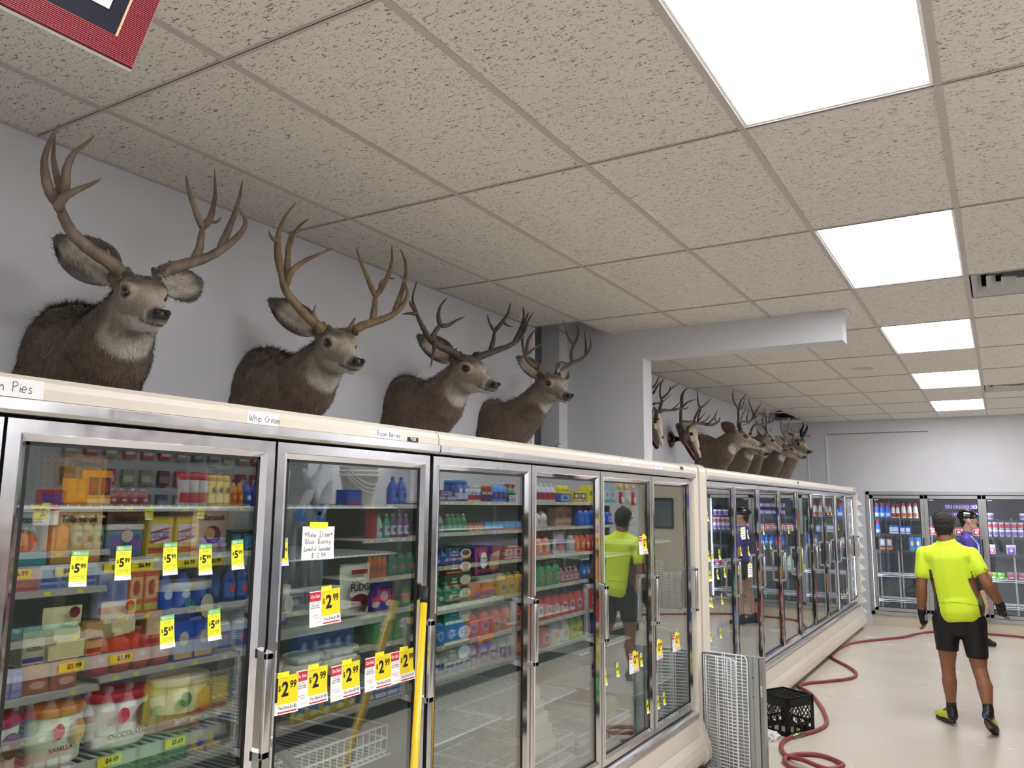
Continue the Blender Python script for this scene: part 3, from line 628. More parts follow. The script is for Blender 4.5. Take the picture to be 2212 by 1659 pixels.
ANT={
'a1L':[(17,13,[(-1.8,0.108,2.485),(-1.803,0.055,2.52),(-1.807,-0.017,2.548),(-1.81,-0.071,2.58),(-1.813,-0.103,2.619),(-1.817,-0.122,2.66),(-1.82,-0.138,2.69)]),(13,3,[(-1.82,-0.129,2.67),(-1.812,-0.162,2.703),(-1.804,-0.183,2.745),(-1.796,-0.193,2.791),(-1.788,-0.186,2.849),(-1.78,-0.168,2.913)]),(11,3,[(-1.82,-0.119,2.673),(-1.83,-0.121,2.732),(-1.84,-0.132,2.777),(-1.85,-0.14,2.835),(-1.86,-0.135,2.916)]),(12,2.5,[(-1.81,-0.12,2.683),(-1.798,-0.122,2.737),(-1.786,-0.128,2.779),(-1.774,-0.118,2.83),(-1.762,-0.091,2.87),(-1.75,-0.069,2.907)]),(12,2.5,[(-1.8,-0.135,2.641),(-1.77,-0.142,2.67),(-1.74,-0.123,2.697),(-1.71,-0.093,2.723),(-1.68,-0.074,2.744)]),(9,2,[(-1.8,0.035,2.526),(-1.79,0.036,2.54),(-1.78,0.026,2.556)])],
'a1R':[(17,3,[(-1.85,0.26,2.53),(-1.838,0.287,2.561),(-1.825,0.347,2.595),(-1.812,0.425,2.637),(-1.8,0.498,2.696),(-1.788,0.556,2.763),(-1.775,0.574,2.812),(-1.763,0.546,2.847),(-1.75,0.494,2.866)]),(13,9,[(-1.83,0.394,2.624),(-1.837,0.418,2.672),(-1.843,0.427,2.723),(-1.85,0.437,2.776)]),(10,2.5,[(-1.85,0.436,2.769),(-1.84,0.393,2.822),(-1.83,0.352,2.88),(-1.82,0.327,2.933)]),(11,2.5,[(-1.85,0.438,2.769),(-1.86,0.476,2.824),(-1.87,0.498,2.918),(-1.88,0.495,3.035)]),(5,2,[(-1.86,0.483,2.807),(-1.865,0.513,2.819),(-1.87,0.535,2.847)]),(12,2.5,[(-1.81,0.49,2.692),(-1.83,0.54,2.79),(-1.85,0.592,2.91),(-1.87,0.626,3.031)]),(9,2,[(-1.85,0.296,2.565),(-1.84,0.298,2.584),(-1.83,0.296,2.602)])],
'a2L':[(17,12,[(-1.8,1.046,2.485),(-1.804,0.968,2.514),(-1.808,0.892,2.562),(-1.812,0.838,2.605),(-1.816,0.815,2.654),(-1.82,0.803,2.717)]),(14,3,[(-1.82,0.81,2.683),(-1.816,0.783,2.759),(-1.812,0.777,2.823),(-1.808,0.783,2.867),(-1.804,0.805,2.927),(-1.8,0.853,2.999)]),(8,2,[(-1.8,0.764,2.799),(-1.8,0.729,2.81),(-1.8,0.714,2.834)]),(12,2.5,[(-1.81,0.83,2.638),(-1.818,0.84,2.727),(-1.826,0.849,2.797),(-1.834,0.883,2.871),(-1.842,0.929,2.933),(-1.85,0.982,2.975)]),(6,2,[(-1.82,0.833,2.786),(-1.83,0.851,2.836),(-1.84,0.872,2.89)]),(12,2.5,[(-1.82,0.842,2.631),(-1.785,0.83,2.683),(-1.75,0.856,2.729),(-1.715,0.911,2.773),(-1.68,0.959,2.808)]),(10,2,[(-1.8,0.998,2.513),(-1.79,0.976,2.541),(-1.78,0.978,2.582)])],
'a2R':[(17,3,[(-1.85,1.286,2.527),(-1.836,1.341,2.562),(-1.821,1.432,2.603),(-1.807,1.507,2.642),(-1.793,1.573,2.699),(-1.779,1.598,2.764),(-1.764,1.565,2.804),(-1.75,1.504,2.832)]),(14,11,[(-1.83,1.402,2.598),(-1.84,1.427,2.677),(-1.85,1.438,2.732)]),(11,2.5,[(-1.85,1.438,2.729),(-1.84,1.367,2.801),(-1.83,1.303,2.865),(-1.82,1.258,2.92)]),(12,2.5,[(-1.85,1.439,2.725),(-1.86,1.524,2.828),(-1.87,1.577,2.944),(-1.88,1.585,3.035)]),(5,2,[(-1.86,1.485,2.762),(-1.865,1.485,2.805),(-1.87,1.515,2.839)]),(4,1.5,[(-1.86,1.555,2.85),(-1.87,1.611,2.862)]),(12,2.5,[(-1.81,1.536,2.668),(-1.825,1.609,2.786),(-1.84,1.658,2.903),(-1.855,1.657,2.979),(-1.87,1.638,3.03)]),(10,2,[(-1.85,1.267,2.533),(-1.84,1.276,2.564),(-1.83,1.284,2.592)])],
'a3L':[(18,3,[(-1.8,2.093,2.528),(-1.801,1.998,2.55),(-1.802,1.896,2.56),(-1.804,1.828,2.581),(-1.805,1.779,2.62),(-1.806,1.731,2.67),(-1.808,1.697,2.72),(-1.809,1.678,2.775),(-1.81,1.71,2.867)]),(8,2,[(-1.81,1.706,2.704),(-1.805,1.661,2.729),(-1.8,1.638,2.75)]),(9,2,[(-1.81,1.72,2.695),(-1.79,1.635,2.678),(-1.77,1.547,2.654)]),(13,9,[(-1.8,1.833,2.579),(-1.785,1.855,2.636),(-1.77,1.876,2.664)]),(11,2.5,[(-1.77,1.868,2.658),(-1.77,1.848,2.705),(-1.77,1.866,2.764),(-1.77,1.923,2.822)]),(11,2.5,[(-1.77,1.873,2.659),(-1.753,1.916,2.669),(-1.737,1.964,2.702),(-1.72,2.022,2.734)]),(9,2.5,[(-1.78,1.831,2.57),(-1.767,1.815,2.519),(-1.753,1.782,2.465),(-1.74,1.753,2.414)]),(9,2,[(-1.8,2.039,2.535),(-1.795,2.042,2.557),(-1.79,2.053,2.574)])],
'a3R':[(18,3,[(-1.85,2.318,2.568),(-1.843,2.396,2.594),(-1.836,2.532,2.646),(-1.829,2.663,2.696),(-1.821,2.773,2.758),(-1.814,2.83,2.826),(-1.807,2.849,2.88),(-1.8,2.908,2.955)]),(14,9,[(-1.84,2.464,2.622),(-1.845,2.505,2.697),(-1.85,2.527,2.764)]),(10,2.5,[(-1.85,2.527,2.761),(-1.84,2.453,2.797),(-1.83,2.413,2.841)]),(12,2.5,[(-1.85,2.527,2.761),(-1.857,2.62,2.836),(-1.863,2.7,2.914),(-1.87,2.739,2.991)]),(7,2,[(-1.86,2.645,2.838),(-1.86,2.699,2.83),(-1.86,2.759,2.836)]),(12,2.5,[(-1.82,2.703,2.72),(-1.84,2.818,2.833),(-1.86,2.89,2.931),(-1.88,2.912,3.007)]),(8,2,[(-1.85,2.856,2.82),(-1.86,2.915,2.914),(-1.87,2.98,2.979)]),(9,2,[(-1.85,2.347,2.576),(-1.845,2.339,2.594),(-1.84,2.345,2.611)])],
'a4L':[(15,8,[(-1.82,3.127,2.571),(-1.838,3.035,2.608),(-1.855,2.947,2.644),(-1.873,2.918,2.707),(-1.89,2.925,2.777)]),(10,2,[(-1.89,2.925,2.777),(-1.897,2.946,2.849),(-1.903,2.985,2.925),(-1.91,3.03,2.996)]),(11,2.5,[(-1.88,2.961,2.693),(-1.89,2.999,2.79),(-1.9,3.075,2.858),(-1.91,3.18,2.92)]),(9,2,[(-1.88,2.982,2.704),(-1.86,3.036,2.747),(-1.84,3.11,2.793)]),(9,4,[(-1.82,3.019,2.6),(-1.81,3.01,2.617),(-1.8,3.01,2.633)])],
'a4R':[(15,3,[(-1.86,3.346,2.611),(-1.85,3.41,2.668),(-1.84,3.547,2.727),(-1.83,3.671,2.774),(-1.82,3.764,2.84),(-1.81,3.785,2.898),(-1.8,3.742,2.95)]),(12,9,[(-1.86,3.577,2.731),(-1.86,3.569,2.807),(-1.86,3.599,2.868)]),(9,2,[(-1.86,3.599,2.862),(-1.86,3.507,2.919),(-1.86,3.477,2.971),(-1.86,3.441,3.015)]),(6,1.5,[(-1.86,3.498,2.93),(-1.85,3.393,2.929),(-1.84,3.26,2.941)]),(10,2,[(-1.86,3.599,2.862),(-1.87,3.683,2.936),(-1.88,3.722,3.012),(-1.89,3.67,3.035)]),(10,2,[(-1.83,3.737,2.808),(-1.85,3.783,2.91),(-1.87,3.79,3.026)]),(9,4,[(-1.86,3.365,2.639),(-1.85,3.351,2.664),(-1.84,3.351,2.692)])],
's1':[(16,10,[(-1.95,5.448,2.5),(-1.95,5.457,2.549),(-1.95,5.474,2.583),(-1.95,5.401,2.608)]),(14,2.5,[(-1.95,5.503,2.581),(-1.925,5.574,2.603),(-1.9,5.692,2.614),(-1.875,5.735,2.64),(-1.85,5.934,2.75)]),(9,2,[(-1.89,5.744,2.619),(-1.877,5.854,2.644),(-1.863,6.017,2.66),(-1.85,6.058,2.688)]),(12,9,[(-1.95,5.526,2.594),(-1.95,5.59,2.666),(-1.95,5.6,2.717)]),(9,2,[(-1.95,5.6,2.711),(-1.95,5.563,2.746),(-1.95,5.583,2.842),(-1.95,5.696,2.935)]),(9,2,[(-1.95,5.6,2.711),(-1.933,5.713,2.774),(-1.917,5.781,2.832),(-1.9,5.99,2.919)]),(5,2,[(-1.92,5.758,2.818),(-1.915,5.737,2.837),(-1.91,5.745,2.853)]),(6,2,[(-1.95,5.537,2.66),(-1.925,5.625,2.707),(-1.9,5.748,2.777)]),(10,3,[(-1.95,5.395,2.64),(-1.975,5.513,2.665),(-2,5.716,2.689)]),(9,2,[(-1.95,5.393,2.741),(-1.967,5.512,2.806),(-1.983,5.681,2.885),(-2,5.824,2.911)]),(9,2,[(-1.95,5.387,2.794),(-1.975,5.536,2.854),(-2,5.706,2.969)])],
's2L':[(13,14,[(-1.93,6.128,2.441),(-1.935,6.103,2.485),(-1.94,6.091,2.542),(-1.945,6.116,2.649),(-1.95,6.161,2.735)]),(14,3,[(-1.95,6.16,2.724),(-1.95,6.165,2.794),(-1.95,6.211,2.847),(-1.95,6.284,2.886),(-1.95,6.394,2.922)]),(9,2,[(-1.95,6.185,2.703),(-1.933,6.262,2.749),(-1.917,6.34,2.777),(-1.9,6.439,2.805)])],
's2R':[(13,15,[(-1.88,6.106,2.426),(-1.875,6.108,2.472),(-1.87,6.192,2.514),(-1.865,6.351,2.551),(-1.86,6.561,2.56)]),(14,3,[(-1.86,6.561,2.56),(-1.835,6.737,2.566),(-1.81,6.819,2.587),(-1.785,6.853,2.623),(-1.76,6.8,2.663)]),(11,3,[(-1.88,5.973,2.534),(-1.887,6.183,2.551),(-1.893,6.365,2.571),(-1.9,6.477,2.569)]),(10,9,[(-1.88,6.307,2.571),(-1.88,6.423,2.665),(-1.88,6.512,2.722)]),(9,2.5,[(-1.88,6.511,2.716),(-1.88,6.451,2.788),(-1.88,6.438,2.92)]),(9,2.5,[(-1.88,6.511,2.716),(-1.863,6.567,2.745),(-1.847,6.654,2.791),(-1.83,6.755,2.852)]),(9,7,[(-1.86,6.373,2.558),(-1.88,6.458,2.633),(-1.9,6.622,2.735)]),(7,2,[(-1.86,6.373,2.564),(-1.86,6.509,2.631),(-1.86,6.639,2.69)]),(7,2,[(-1.85,6.436,2.564),(-1.847,6.58,2.595),(-1.843,6.67,2.639),(-1.84,6.722,2.672)]),(9,2,[(-1.82,6.57,2.559),(-1.817,6.743,2.627),(-1.813,6.817,2.677),(-1.81,6.878,2.742)]),(6,2,[(-1.8,6.797,2.6),(-1.795,6.741,2.613),(-1.79,6.758,2.645)]),(6,2,[(-1.88,6.081,2.493),(-1.87,6.026,2.496),(-1.86,5.954,2.478)])],
'b5L':[(12,12,[(-1.7,7.335,2.55),(-1.705,7.271,2.603),(-1.71,7.315,2.671),(-1.715,7.336,2.738),(-1.72,7.361,2.806)]),(9,2.5,[(-1.72,7.359,2.786),(-1.713,7.164,2.855),(-1.707,7.102,2.917),(-1.7,7.13,2.981)]),(9,2.5,[(-1.72,7.39,2.809),(-1.73,7.481,2.879),(-1.74,7.673,2.961),(-1.75,7.867,3.035)]),(7,2,[(-1.72,7.399,2.784),(-1.75,7.65,2.865),(-1.78,7.915,3.002)]),(7,2,[(-1.72,7.446,2.677),(-1.735,7.607,2.766),(-1.75,7.829,2.862)])],
'b5R':[(11,9,[(-1.68,7.309,2.554),(-1.68,7.268,2.601),(-1.68,7.343,2.647),(-1.68,7.586,2.669),(-1.68,7.793,2.715),(-1.68,7.93,2.768)]),(9,2.5,[(-1.68,7.767,2.712),(-1.68,7.829,2.792),(-1.68,7.687,2.879),(-1.68,7.65,2.947)]),(9,2.5,[(-1.68,7.847,2.733),(-1.68,7.936,2.81),(-1.68,8.078,2.88),(-1.68,8.219,2.946)]),(7,2,[(-1.68,7.538,2.671),(-1.68,7.571,2.74),(-1.68,7.659,2.814)]),(6,2,[(-1.66,7.819,2.716),(-1.66,7.903,2.758),(-1.66,8,2.792)]),(6,2,[(-1.68,7.362,2.61),(-1.68,7.635,2.657),(-1.68,7.842,2.692)])],
'b7':[(12,11,[(-1.72,7.823,2.544),(-1.72,7.909,2.618),(-1.72,8.048,2.678),(-1.72,8.267,2.697),(-1.72,8.616,2.75)]),(11,2.5,[(-1.72,8.616,2.75),(-1.703,8.789,2.779),(-1.687,8.973,2.833),(-1.67,9.131,2.873)]),(8,2,[(-1.72,8.381,2.714),(-1.72,8.465,2.808),(-1.72,8.601,2.952)]),(8,2,[(-1.72,8.585,2.74),(-1.72,8.597,2.821),(-1.72,8.546,2.874)]),(7,2,[(-1.72,8.737,2.768),(-1.72,8.777,2.838),(-1.72,8.898,2.932)]),(10,7,[(-1.72,8.625,2.613),(-1.73,8.617,2.678),(-1.74,8.67,2.755)]),(5,2,[(-1.72,8.782,2.669),(-1.72,8.911,2.717)]),(6,2,[(-1.72,8.053,2.713),(-1.73,8.314,2.751),(-1.74,8.501,2.791)]),(5,2,[(-1.7,8.838,2.791),(-1.695,8.947,2.838),(-1.69,9.058,2.875)])],
'b8L':[(9,5,[(-1.72,9.925,2.585),(-1.72,9.718,2.627),(-1.72,9.552,2.669),(-1.72,9.425,2.714),(-1.72,9.367,2.771),(-1.72,9.413,2.845)])],
'b8R':[(9,8,[(-1.7,9.943,2.602),(-1.7,10.027,2.656),(-1.7,10.377,2.699),(-1.7,10.789,2.746),(-1.7,11.09,2.769),(-1.7,11.207,2.804)]),(9,6,[(-1.72,9.519,2.675),(-1.72,9.774,2.742),(-1.72,10.143,2.772),(-1.72,10.609,2.776)]),(5,1.5,[(-1.72,9.774,2.742),(-1.72,9.842,2.828),(-1.72,9.889,2.888)]),(5,1.5,[(-1.72,9.994,2.768),(-1.72,10.024,2.827)]),(5,1.5,[(-1.72,10.49,2.775),(-1.72,10.51,2.878)]),(5,1.5,[(-1.7,10.5,2.725),(-1.7,10.495,2.8)]),(5,1.5,[(-1.7,10.961,2.768),(-1.7,10.929,2.818)]),(6,3,[(-1.7,10.028,2.665),(-1.71,10.087,2.726),(-1.72,10.18,2.767)])],
'm9':[(9,3,[(-1.62,10.219,2.709),(-1.62,10.153,2.769),(-1.62,10.285,2.838),(-1.62,10.312,2.873),(-1.62,10.24,2.908)]),(9,3,[(-1.62,10.302,2.732),(-1.62,10.478,2.804),(-1.62,10.57,2.854),(-1.62,10.56,2.903)])],}
def antler(mats, key, origin, parent, base=True, th=1.0):
    o = Vector(origin); mb = MB()
    for n, (r0, r1, pts) in enumerate(ANT[key]):
        P = catmull([Vector(p) - o for p in pts], 4); k = len(P); r0 *= 0.00112 * th; r1 *= 0.00095
        rs = []
        for i in range(k):
            t = i / (k - 1); r = r0 + (r1 - r0) * (t ** 1.15)
            if i >= k - 3 and r1 < 0.004: r *= (1.0, 0.8, 0.45)[i - (k - 3)]
            if n and i < 2: r *= (0.72, 0.9)[i]
            rs.append(r * (1 + 0.05 * math.sin(i * 2.3 + n)))
        mb.tube(P, rs, 9, mats)
        if n == 0 and base:
            q = P[0]; d = (P[1] - P[0]).normalized(); a, b = frame_from(d)
            for j in range(14):     # the burr's pearls
                t = 2 * PI * j / 14; mb.ball(q + d * 0.012 + (a * math.cos(t) + b * math.sin(t)) * (r0 * 1.05), r0 * 0.32, mats, 6, 4)
    return mb.build('antler', parent)
def ear_mesh(L=0.2, W=0.052, cup=0.03):
    """local: +z along the ear, +x the hairy open face, y across"""
    nu, nv = 12, 9; vs = []; fs = []; th = 0.004
    prof = [0.42, 0.66, 0.84, 0.95, 1.0, 1.0, 0.96, 0.88, 0.76, 0.58, 0.36, 0.1]
    for side in (0, 1):
        for i in range(nu):
            u = i / (nu - 1)
            for j in range(nv):
                v = -1 + 2 * j / (nv - 1); w_ = W * prof[i]
                x = cup * (v * v) * (1.25 - u * 0.9) * (w_ / W) - 0.012 * math.sin(PI * u) - (th if side else 0)
                vs.append((x, w_ * v * (0.75 if i == 0 else 1), u * L))
    N = nu * nv
    for s_ in (0, 1):
        for i in range(nu - 1):
            for j in range(nv - 1):
                q = (s_ * N + i * nv + j, s_ * N + i * nv + j + 1, s_ * N + (i + 1) * nv + j + 1, s_ * N + (i + 1) * nv + j)
                fs.append(q if s_ == 0 else q[::-1])
    edge = [j for j in range(nv)] + [i * nv + nv - 1 for i in range(1, nu)] + [(nu - 1) * nv + j for j in range(nv - 2, -1, -1)] + [i * nv for i in range(nu - 2, 0, -1)]
    for k in range(len(edge)):
        a, b = edge[k], edge[(k + 1) % len(edge)]; fs.append((a, N + a, N + b, b))
    me = bpy.data.meshes.new('ear'); me.from_pydata(vs, [], fs); me.update()
    me.polygons.foreach_set('use_smooth', [True] * len(me.polygons))
    return me
BROWN = lin('77695A'); DBROWN = lin('564B41'); PALE = lin('A39683'); WHITE = lin('C6C2B8'); DARK = lin('2B241F')
def ear_paint(me, white=0.8):
    def fn(co, no):
        inner = no.x > 0.05 and True
        u = co.z / 0.2; rim = abs(co.y) / 0.052
        n_ = noise.noise(co * 60) * 0.5 + 0.5
        if inner:
            c = mixc(mixc(WHITE, PALE, n_ * 0.9), DARK, (sstep(0.62, 0.95, rim) + sstep(0.8, 1.0, u)) * 0.85)
            return mixc(c, DARK, sstep(0.035, 0.0, abs(co.y) + abs(u - 0.5) * 0.05) * 0.45 * n_)
        return mixc(mixc(BROWN, DBROWN, n_), DARK, sstep(0.7, 1, u))
    paint(me, fn)
def strands(me, sel, n, ln, seed, lean=0.75, down=Vector((0.35, 0, -1)), wd=0.0011):
    """short fur strands over a surface, one joined 'stuff' mesh, coloured like the skin beneath"""
    r = random.Random(seed); vs = []; fs = []; cols = []
    ca = me.color_attributes['fur'].data; polys = me.polygons; V = me.vertices
    cum = []; t = 0
    for p in polys: t += p.area; cum.append(t)
    import bisect
    k = 0
    while k < n:
        p = polys[min(bisect.bisect(cum, r.random() * t), len(polys) - 1)]
        co = V[p.vertices[0]].co.lerp(V[p.vertices[2]].co, r.random()).lerp(V[p.vertices[1]].co, r.random() * 0.6)
        k += 1
        l = sel(co)
        if l <= 0: continue
        no = p.normal; d = (no * (1 - lean) + (down - no * down.dot(no)) * lean + Vector((r.uniform(-.3, .3), r.uniform(-.3, .3), r.uniform(-.3, .3)))).normalized()
        a = d.cross(no)
        if a.length < 1e-4: continue
        a = a.normalized() * wd; L_ = l * ln * r.uniform(0.6, 1.3); b = len(vs)
        vs += [co - a, co + a, co + d * L_ + no * (L_ * 0.1)]; fs.append((b, b + 1, b + 2))
        c = ca[p.vertices[0]].color; s_ = r.uniform(0.65, 1.35); cols += [c[0] * s_, c[1] * s_, c[2] * s_, 1] * 3
    m2 = bpy.data.meshes.new('fur'); m2.from_pydata(vs, [], fs); m2.update()
    q = m2.color_attributes.new('fur', 'FLOAT_COLOR', 'POINT'); q.data.foreach_set('color', cols)
    return m2
def head_rot(yaw, pit):
    X = Vector((math.cos(yaw) * math.cos(pit), math.sin(yaw) * math.cos(pit), math.sin(pit))); Y = Vector((-math.sin(yaw), math.cos(yaw), 0)); Z = X.cross(Y)
    return Matrix((X, Y, Z)).transposed()
def deer(label, org, hp, yaw, pit, s, ears, antl, amat, fur_n=16000, voxel=0.009, tone=1.0, group='mule deer heads mounted above the near freezer', cat='deer mount', body=(1.0, 1.0), face=1.0, muzzle=1.0, drop=0.0, name='deer_mount', ath=1.1):
    """org: wall mount centre (world), hp: head pivot at the skull's back (world); yaw/pitch of the head in degrees"""
    org = Vector(org); o = empty(name, org, 0, label, cat, group)
    R = head_rot(math.radians(yaw), math.radians(pit)); hp = Vector(hp) - org
    Hd = lambda x, y, z: hp + R @ (Vector((x, y, z)) * s)
    lat = R @ Vector((0, 1, 0)); bs = s * body[0]
    mb = MB(); S = lambda x, y, z: Vector((x * bs, y * bs, z * bs))
    # shoulders, chest, neck
    cap_form(mb, S(0.0, 0, -0.10), 0.19 * bs, S(0.03, 0, -0.12), 0.165 * bs, 0.92, (0, 1, 0))
    cap_form(mb, S(0.0, 0, 0.03), 0.165 * bs, S(0.07, 0, 0.0), 0.16 * bs, 0.85, (0, 1, 0))
    cap_form(mb, S(0.0, 0, -0.27 - drop), 0.13 * bs, S(0.06, 0, -0.1), 0.15 * bs, 0.9, (0, 1, 0))
    nb = S(0.06, 0, -0.02); nt = Hd(-0.02, 0, -0.045); mid = nb.lerp(nt, 0.55) + Vector((0.0, 0, -0.03 * s))
    cap_form(mb, nb, 0.165 * bs, mid, 0.118 * bs, 0.88, (0, 1, 0)); cap_form(mb, mid, 0.118 * bs, nt, 0.082 * s, 0.92, lat)
    cap_form(mb, nt, 0.082 * s, Hd(0.045, 0, -0.03), 0.07 * s, 0.92, lat)
    # skull
    cap_form(mb, Hd(0.0, 0, 0.0), 0.062 * s, Hd(0.07, 0, 0.008), 0.06 * s, 0.98, lat)
    cap_form(mb, Hd(0.06, 0, 0.006), 0.057 * s, Hd(0.135, 0, -0.006), 0.04 * s, 0.88, lat)
    cap_form(mb, Hd(0.125, 0, -0.008), 0.039 * s, Hd(0.245, 0, -0.024), 0.0255 * s * muzzle, 0.86, lat)
    cap_form(mb, Hd(0.235, 0, -0.028), 0.026 * s * muzzle, Hd(0.275, 0, -0.031), 0.0215 * s * muzzle, 1.08, lat)
    cap_form(mb, Hd(0.03, 0, -0.05), 0.052 * s, Hd(0.15, 0, -0.05), 0.03 * s, 0.9, lat)
    cap_form(mb, Hd(0.15, 0, -0.048), 0.029 * s, Hd(0.25, 0, -0.055), 0.016 * s * muzzle, 1.1, lat)
    for y in (-1, 1):
        cap_form(mb, Hd(0.05, 0.032 * y, -0.035), 0.036 * s, Hd(0.125, 0.02 * y, -0.032), 0.022 * s)
        cap_form(mb, Hd(0.068, 0.046 * y, 0.038), 0.017 * s, Hd(0.126, 0.041 * y, 0.03), 0.0105 * s); cap_form(mb, Hd(0.08, 0.046 * y, 0.003), 0.012 * s, Hd(0.125, 0.04 * y, 0.002), 0.010 * s)
        cap_form(mb, Hd(0.035, 0.036 * y, 0.045), 0.018 * s, Hd(0.048, 0.038 * y, 0.066), 0.015 * s)
        cap_form(mb, Hd(0.005, 0.045 * y, 0.03), 0.024 * s, Hd(-0.005, 0.062 * y, 0.045), 0.018 * s)
    me = fuse(mb, voxel, 5)
    nn = [v.normal.copy() for v in me.vertices]; zc = 2.035 - org.z
    for v, no in zip(me.vertices, nn):
        co = v.co + no * (noise.noise(v.co * 14) * 0.004)
        co.x = max(co.x, 0.004); co.z = max(co.z, zc); v.co = co
    me.update()
    Ri = R.inverted(); ax = (nt - nb).normalized(); T = tone
    def fn(co, no):
        h = (Ri @ (co - hp)) / s; x, y, z = h; n_ = noise.noise(co * 22) * 0.5 + noise.noise(co * 60) * 0.3
        c = mixc(BROWN, DBROWN, 0.35 + n_ * 0.6)
        nb_ = co.z / bs
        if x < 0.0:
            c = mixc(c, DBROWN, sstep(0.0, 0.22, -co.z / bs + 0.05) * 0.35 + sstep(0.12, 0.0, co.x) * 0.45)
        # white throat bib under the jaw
        tb = (co - Hd(0.03, 0, -0.11)); tz = (Ri @ tb) / s
        dd = math.sqrt((tz.x / 0.07) ** 2 + (tz.y / 0.08) ** 2 + (tz.z / 0.056) ** 2)
        c = mixc(c, WHITE, sstep(1.25, 0.85, dd))
        if x > -0.01:
            hd = mixc(PALE, BROWN, 0.45 + n_ * 0.5)
            hd = mixc(hd, lin('B0A38F'), sstep(0.09, 0.17, x) * sstep(-0.035, 0.01, z) * face)             # pale bridge
            hd = mixc(hd, lin('40342B'), sstep(0.030, 0.05, z) * sstep(0.125, 0.09, x) * sstep(0.03, 0.05, x) * 0.85)                  # dark forehead
            e = math.sqrt(((x - 0.103) * 0.75) ** 2 + (abs(y) - 0.052) ** 2 + ((z - 0.018) * 1.15) ** 2)
            hd = mixc(hd, lin('BDB19C'), sstep(0.038, 0.026, e) * 0.6); hd = mixc(hd, DARK, sstep(0.0235, 0.018, e) * 0.92)
            if z < -0.045 and x > 0.12: hd = mixc(hd, WHITE, 0.85)                                        # white chin
            hd = mixc(hd, DARK, sstep(0.236, 0.262, x) * sstep(-0.05, -0.03, z) * 0.8)
            hd = mixc(hd, WHITE, sstep(0.20, 0.225, x) * sstep(0.25, 0.235, x) * sstep(-0.005, -0.02, z) * 0.7)
            hd = mixc(hd, WHITE, sstep(-0.038, -0.05, z) * sstep(0.06, 0.1, x) * 0.7)
            lip = abs(z + 0.047 + 0.02 * (x - 0.2)); hd = mixc(hd, DARK, sstep(0.005, 0.002, lip) * sstep(0.17, 0.185, x))
            c = mixc(c, hd, sstep(-0.01, 0.04, x) * sstep(-0.14, -0.07, z))
        return tuple(v * T for v in c)
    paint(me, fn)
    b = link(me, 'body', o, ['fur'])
    if fur_n:
        def sel(co):
            h = (Ri @ (co - hp)) / s
            if h.x > 0.12: return 0.0
            return 0.35 if h.x > 0.0 and h.z > -0.08 else (1.5 if co.z > 0.1 * bs and co.x < 0.16 * bs else 0.9)
        link(strands(me, sel, fur_n, 0.017 * s, int(org.y * 100)), 'fur', o, ['hair'], kind='stuff')
    for y in (-1, 1):
        e = MB().ball(Hd(0.101, 0.0455 * y, 0.0185), (0.0195 * s, 0.0135 * s, 0.0145 * s), 'eye', 14, 10, R=R).build('eye', o)
    nz = MB(); nz.ball(Hd(0.283, 0, -0.021), (0.014 * s, 0.0225 * s * muzzle, 0.0165 * s), 'nose', 14, 10, R=R)
    for y in (-1, 1): nz.ball(Hd(0.291, 0.013 * y, -0.013), (0.012 * s, 0.010 * s, 0.008 * s), 'gasket', 8, 6, R=R)
    nz.build('nose', o)
    for k, y in enumerate((-1, 1)):
        e = ears[k]
        if e is None: continue
        d = (Vector(e[:3])).normalized(); fc = Vector(e[3]) if len(e) > 3 else Vector((1, -0.4, -0.1))
        xx = (fc - d * fc.dot(d)).normalized(); yy = d.cross(xx)
        em = ear_mesh(0.2 * s * (e[4] if len(e) > 4 else 1), 0.056 * s * (e[5] if len(e) > 5 else 1), 0.03 * s)
        ear_paint(em)
        Mt = Matrix((xx, yy, d)).transposed()
        for v in em.vertices: v.co = Hd(-0.008, 0.058 * y, 0.038) + Mt @ v.co
        em.update()
        eo = link(em, 'ear', o, ['fur'])
        if fur_n: link(strands(em, lambda co: 1, 1100, 0.016, int(org.y * 77) + k, lean=0.6, down=d, wd=0.0009), 'fur', eo, ['hair'], kind='stuff')
    for key in antl: antler(amat, key, org, o, th=ath)
    return o
deer('largest mule deer head mount, widest tan antlers, nearest the camera at far left', (XW + 0.002, 0.20, 2.20), (-1.828, 0.169, 2.427), -19.7, -15.3, 1.22,
     [(-.45, -1, .72, (1, -.25, .3), 0.92, 1.4), (-.15, 1, .42, (1, -.55, .1), 0.92, 1.15)], ['a1L', 'a1R'], 'antler_tan', 30000, tone=1.0, ath=1.35, body=(1.13, 1))
deer('mule deer head mount with golden brown antlers above the Whip Cream note', (XW + 0.002, 1.12, 2.20), (-1.835, 1.136, 2.43), -25.6, -16.5, 1.21,
     [(-.62, -.72, .62, (1, -1.2, .2), 1.05), (-.95, .25, -.15, (1, .4, .2), 0.9)], ['a2L', 'a2R'], 'antler_gold', 24000, ath=1.2, body=(1.1, 1))
deer('mule deer head mount with dark antlers and a drop tine, third from left', (XW + 0.002, 2.16, 2.22), (-1.837, 2.179, 2.475), -23.3, -16.9, 1.21,
     [(-.5, -.75, .5, (1, -1.2, .2), 1.0), (-.95, .25, -.15, (1, .4, .2), 0.9)], ['a3L', 'a3R'], 'antler_dark', 18000, ath=1.15, body=(1.08, 1))
deer('smaller mule deer head mount with grey antlers, last before the wall stub', (XW + 0.002, 3.10, 2.22), (-1.862, 3.221, 2.535), -34.6, -17.2, 1.15,
     [(-.3, -1, .55, (1, -.3, .1), 1.0), (-.1, .9, .62, (1, -.6, .0), 1.0)], ['a4L', 'a4R'], 'antler_grey', 12000, tone=0.92)

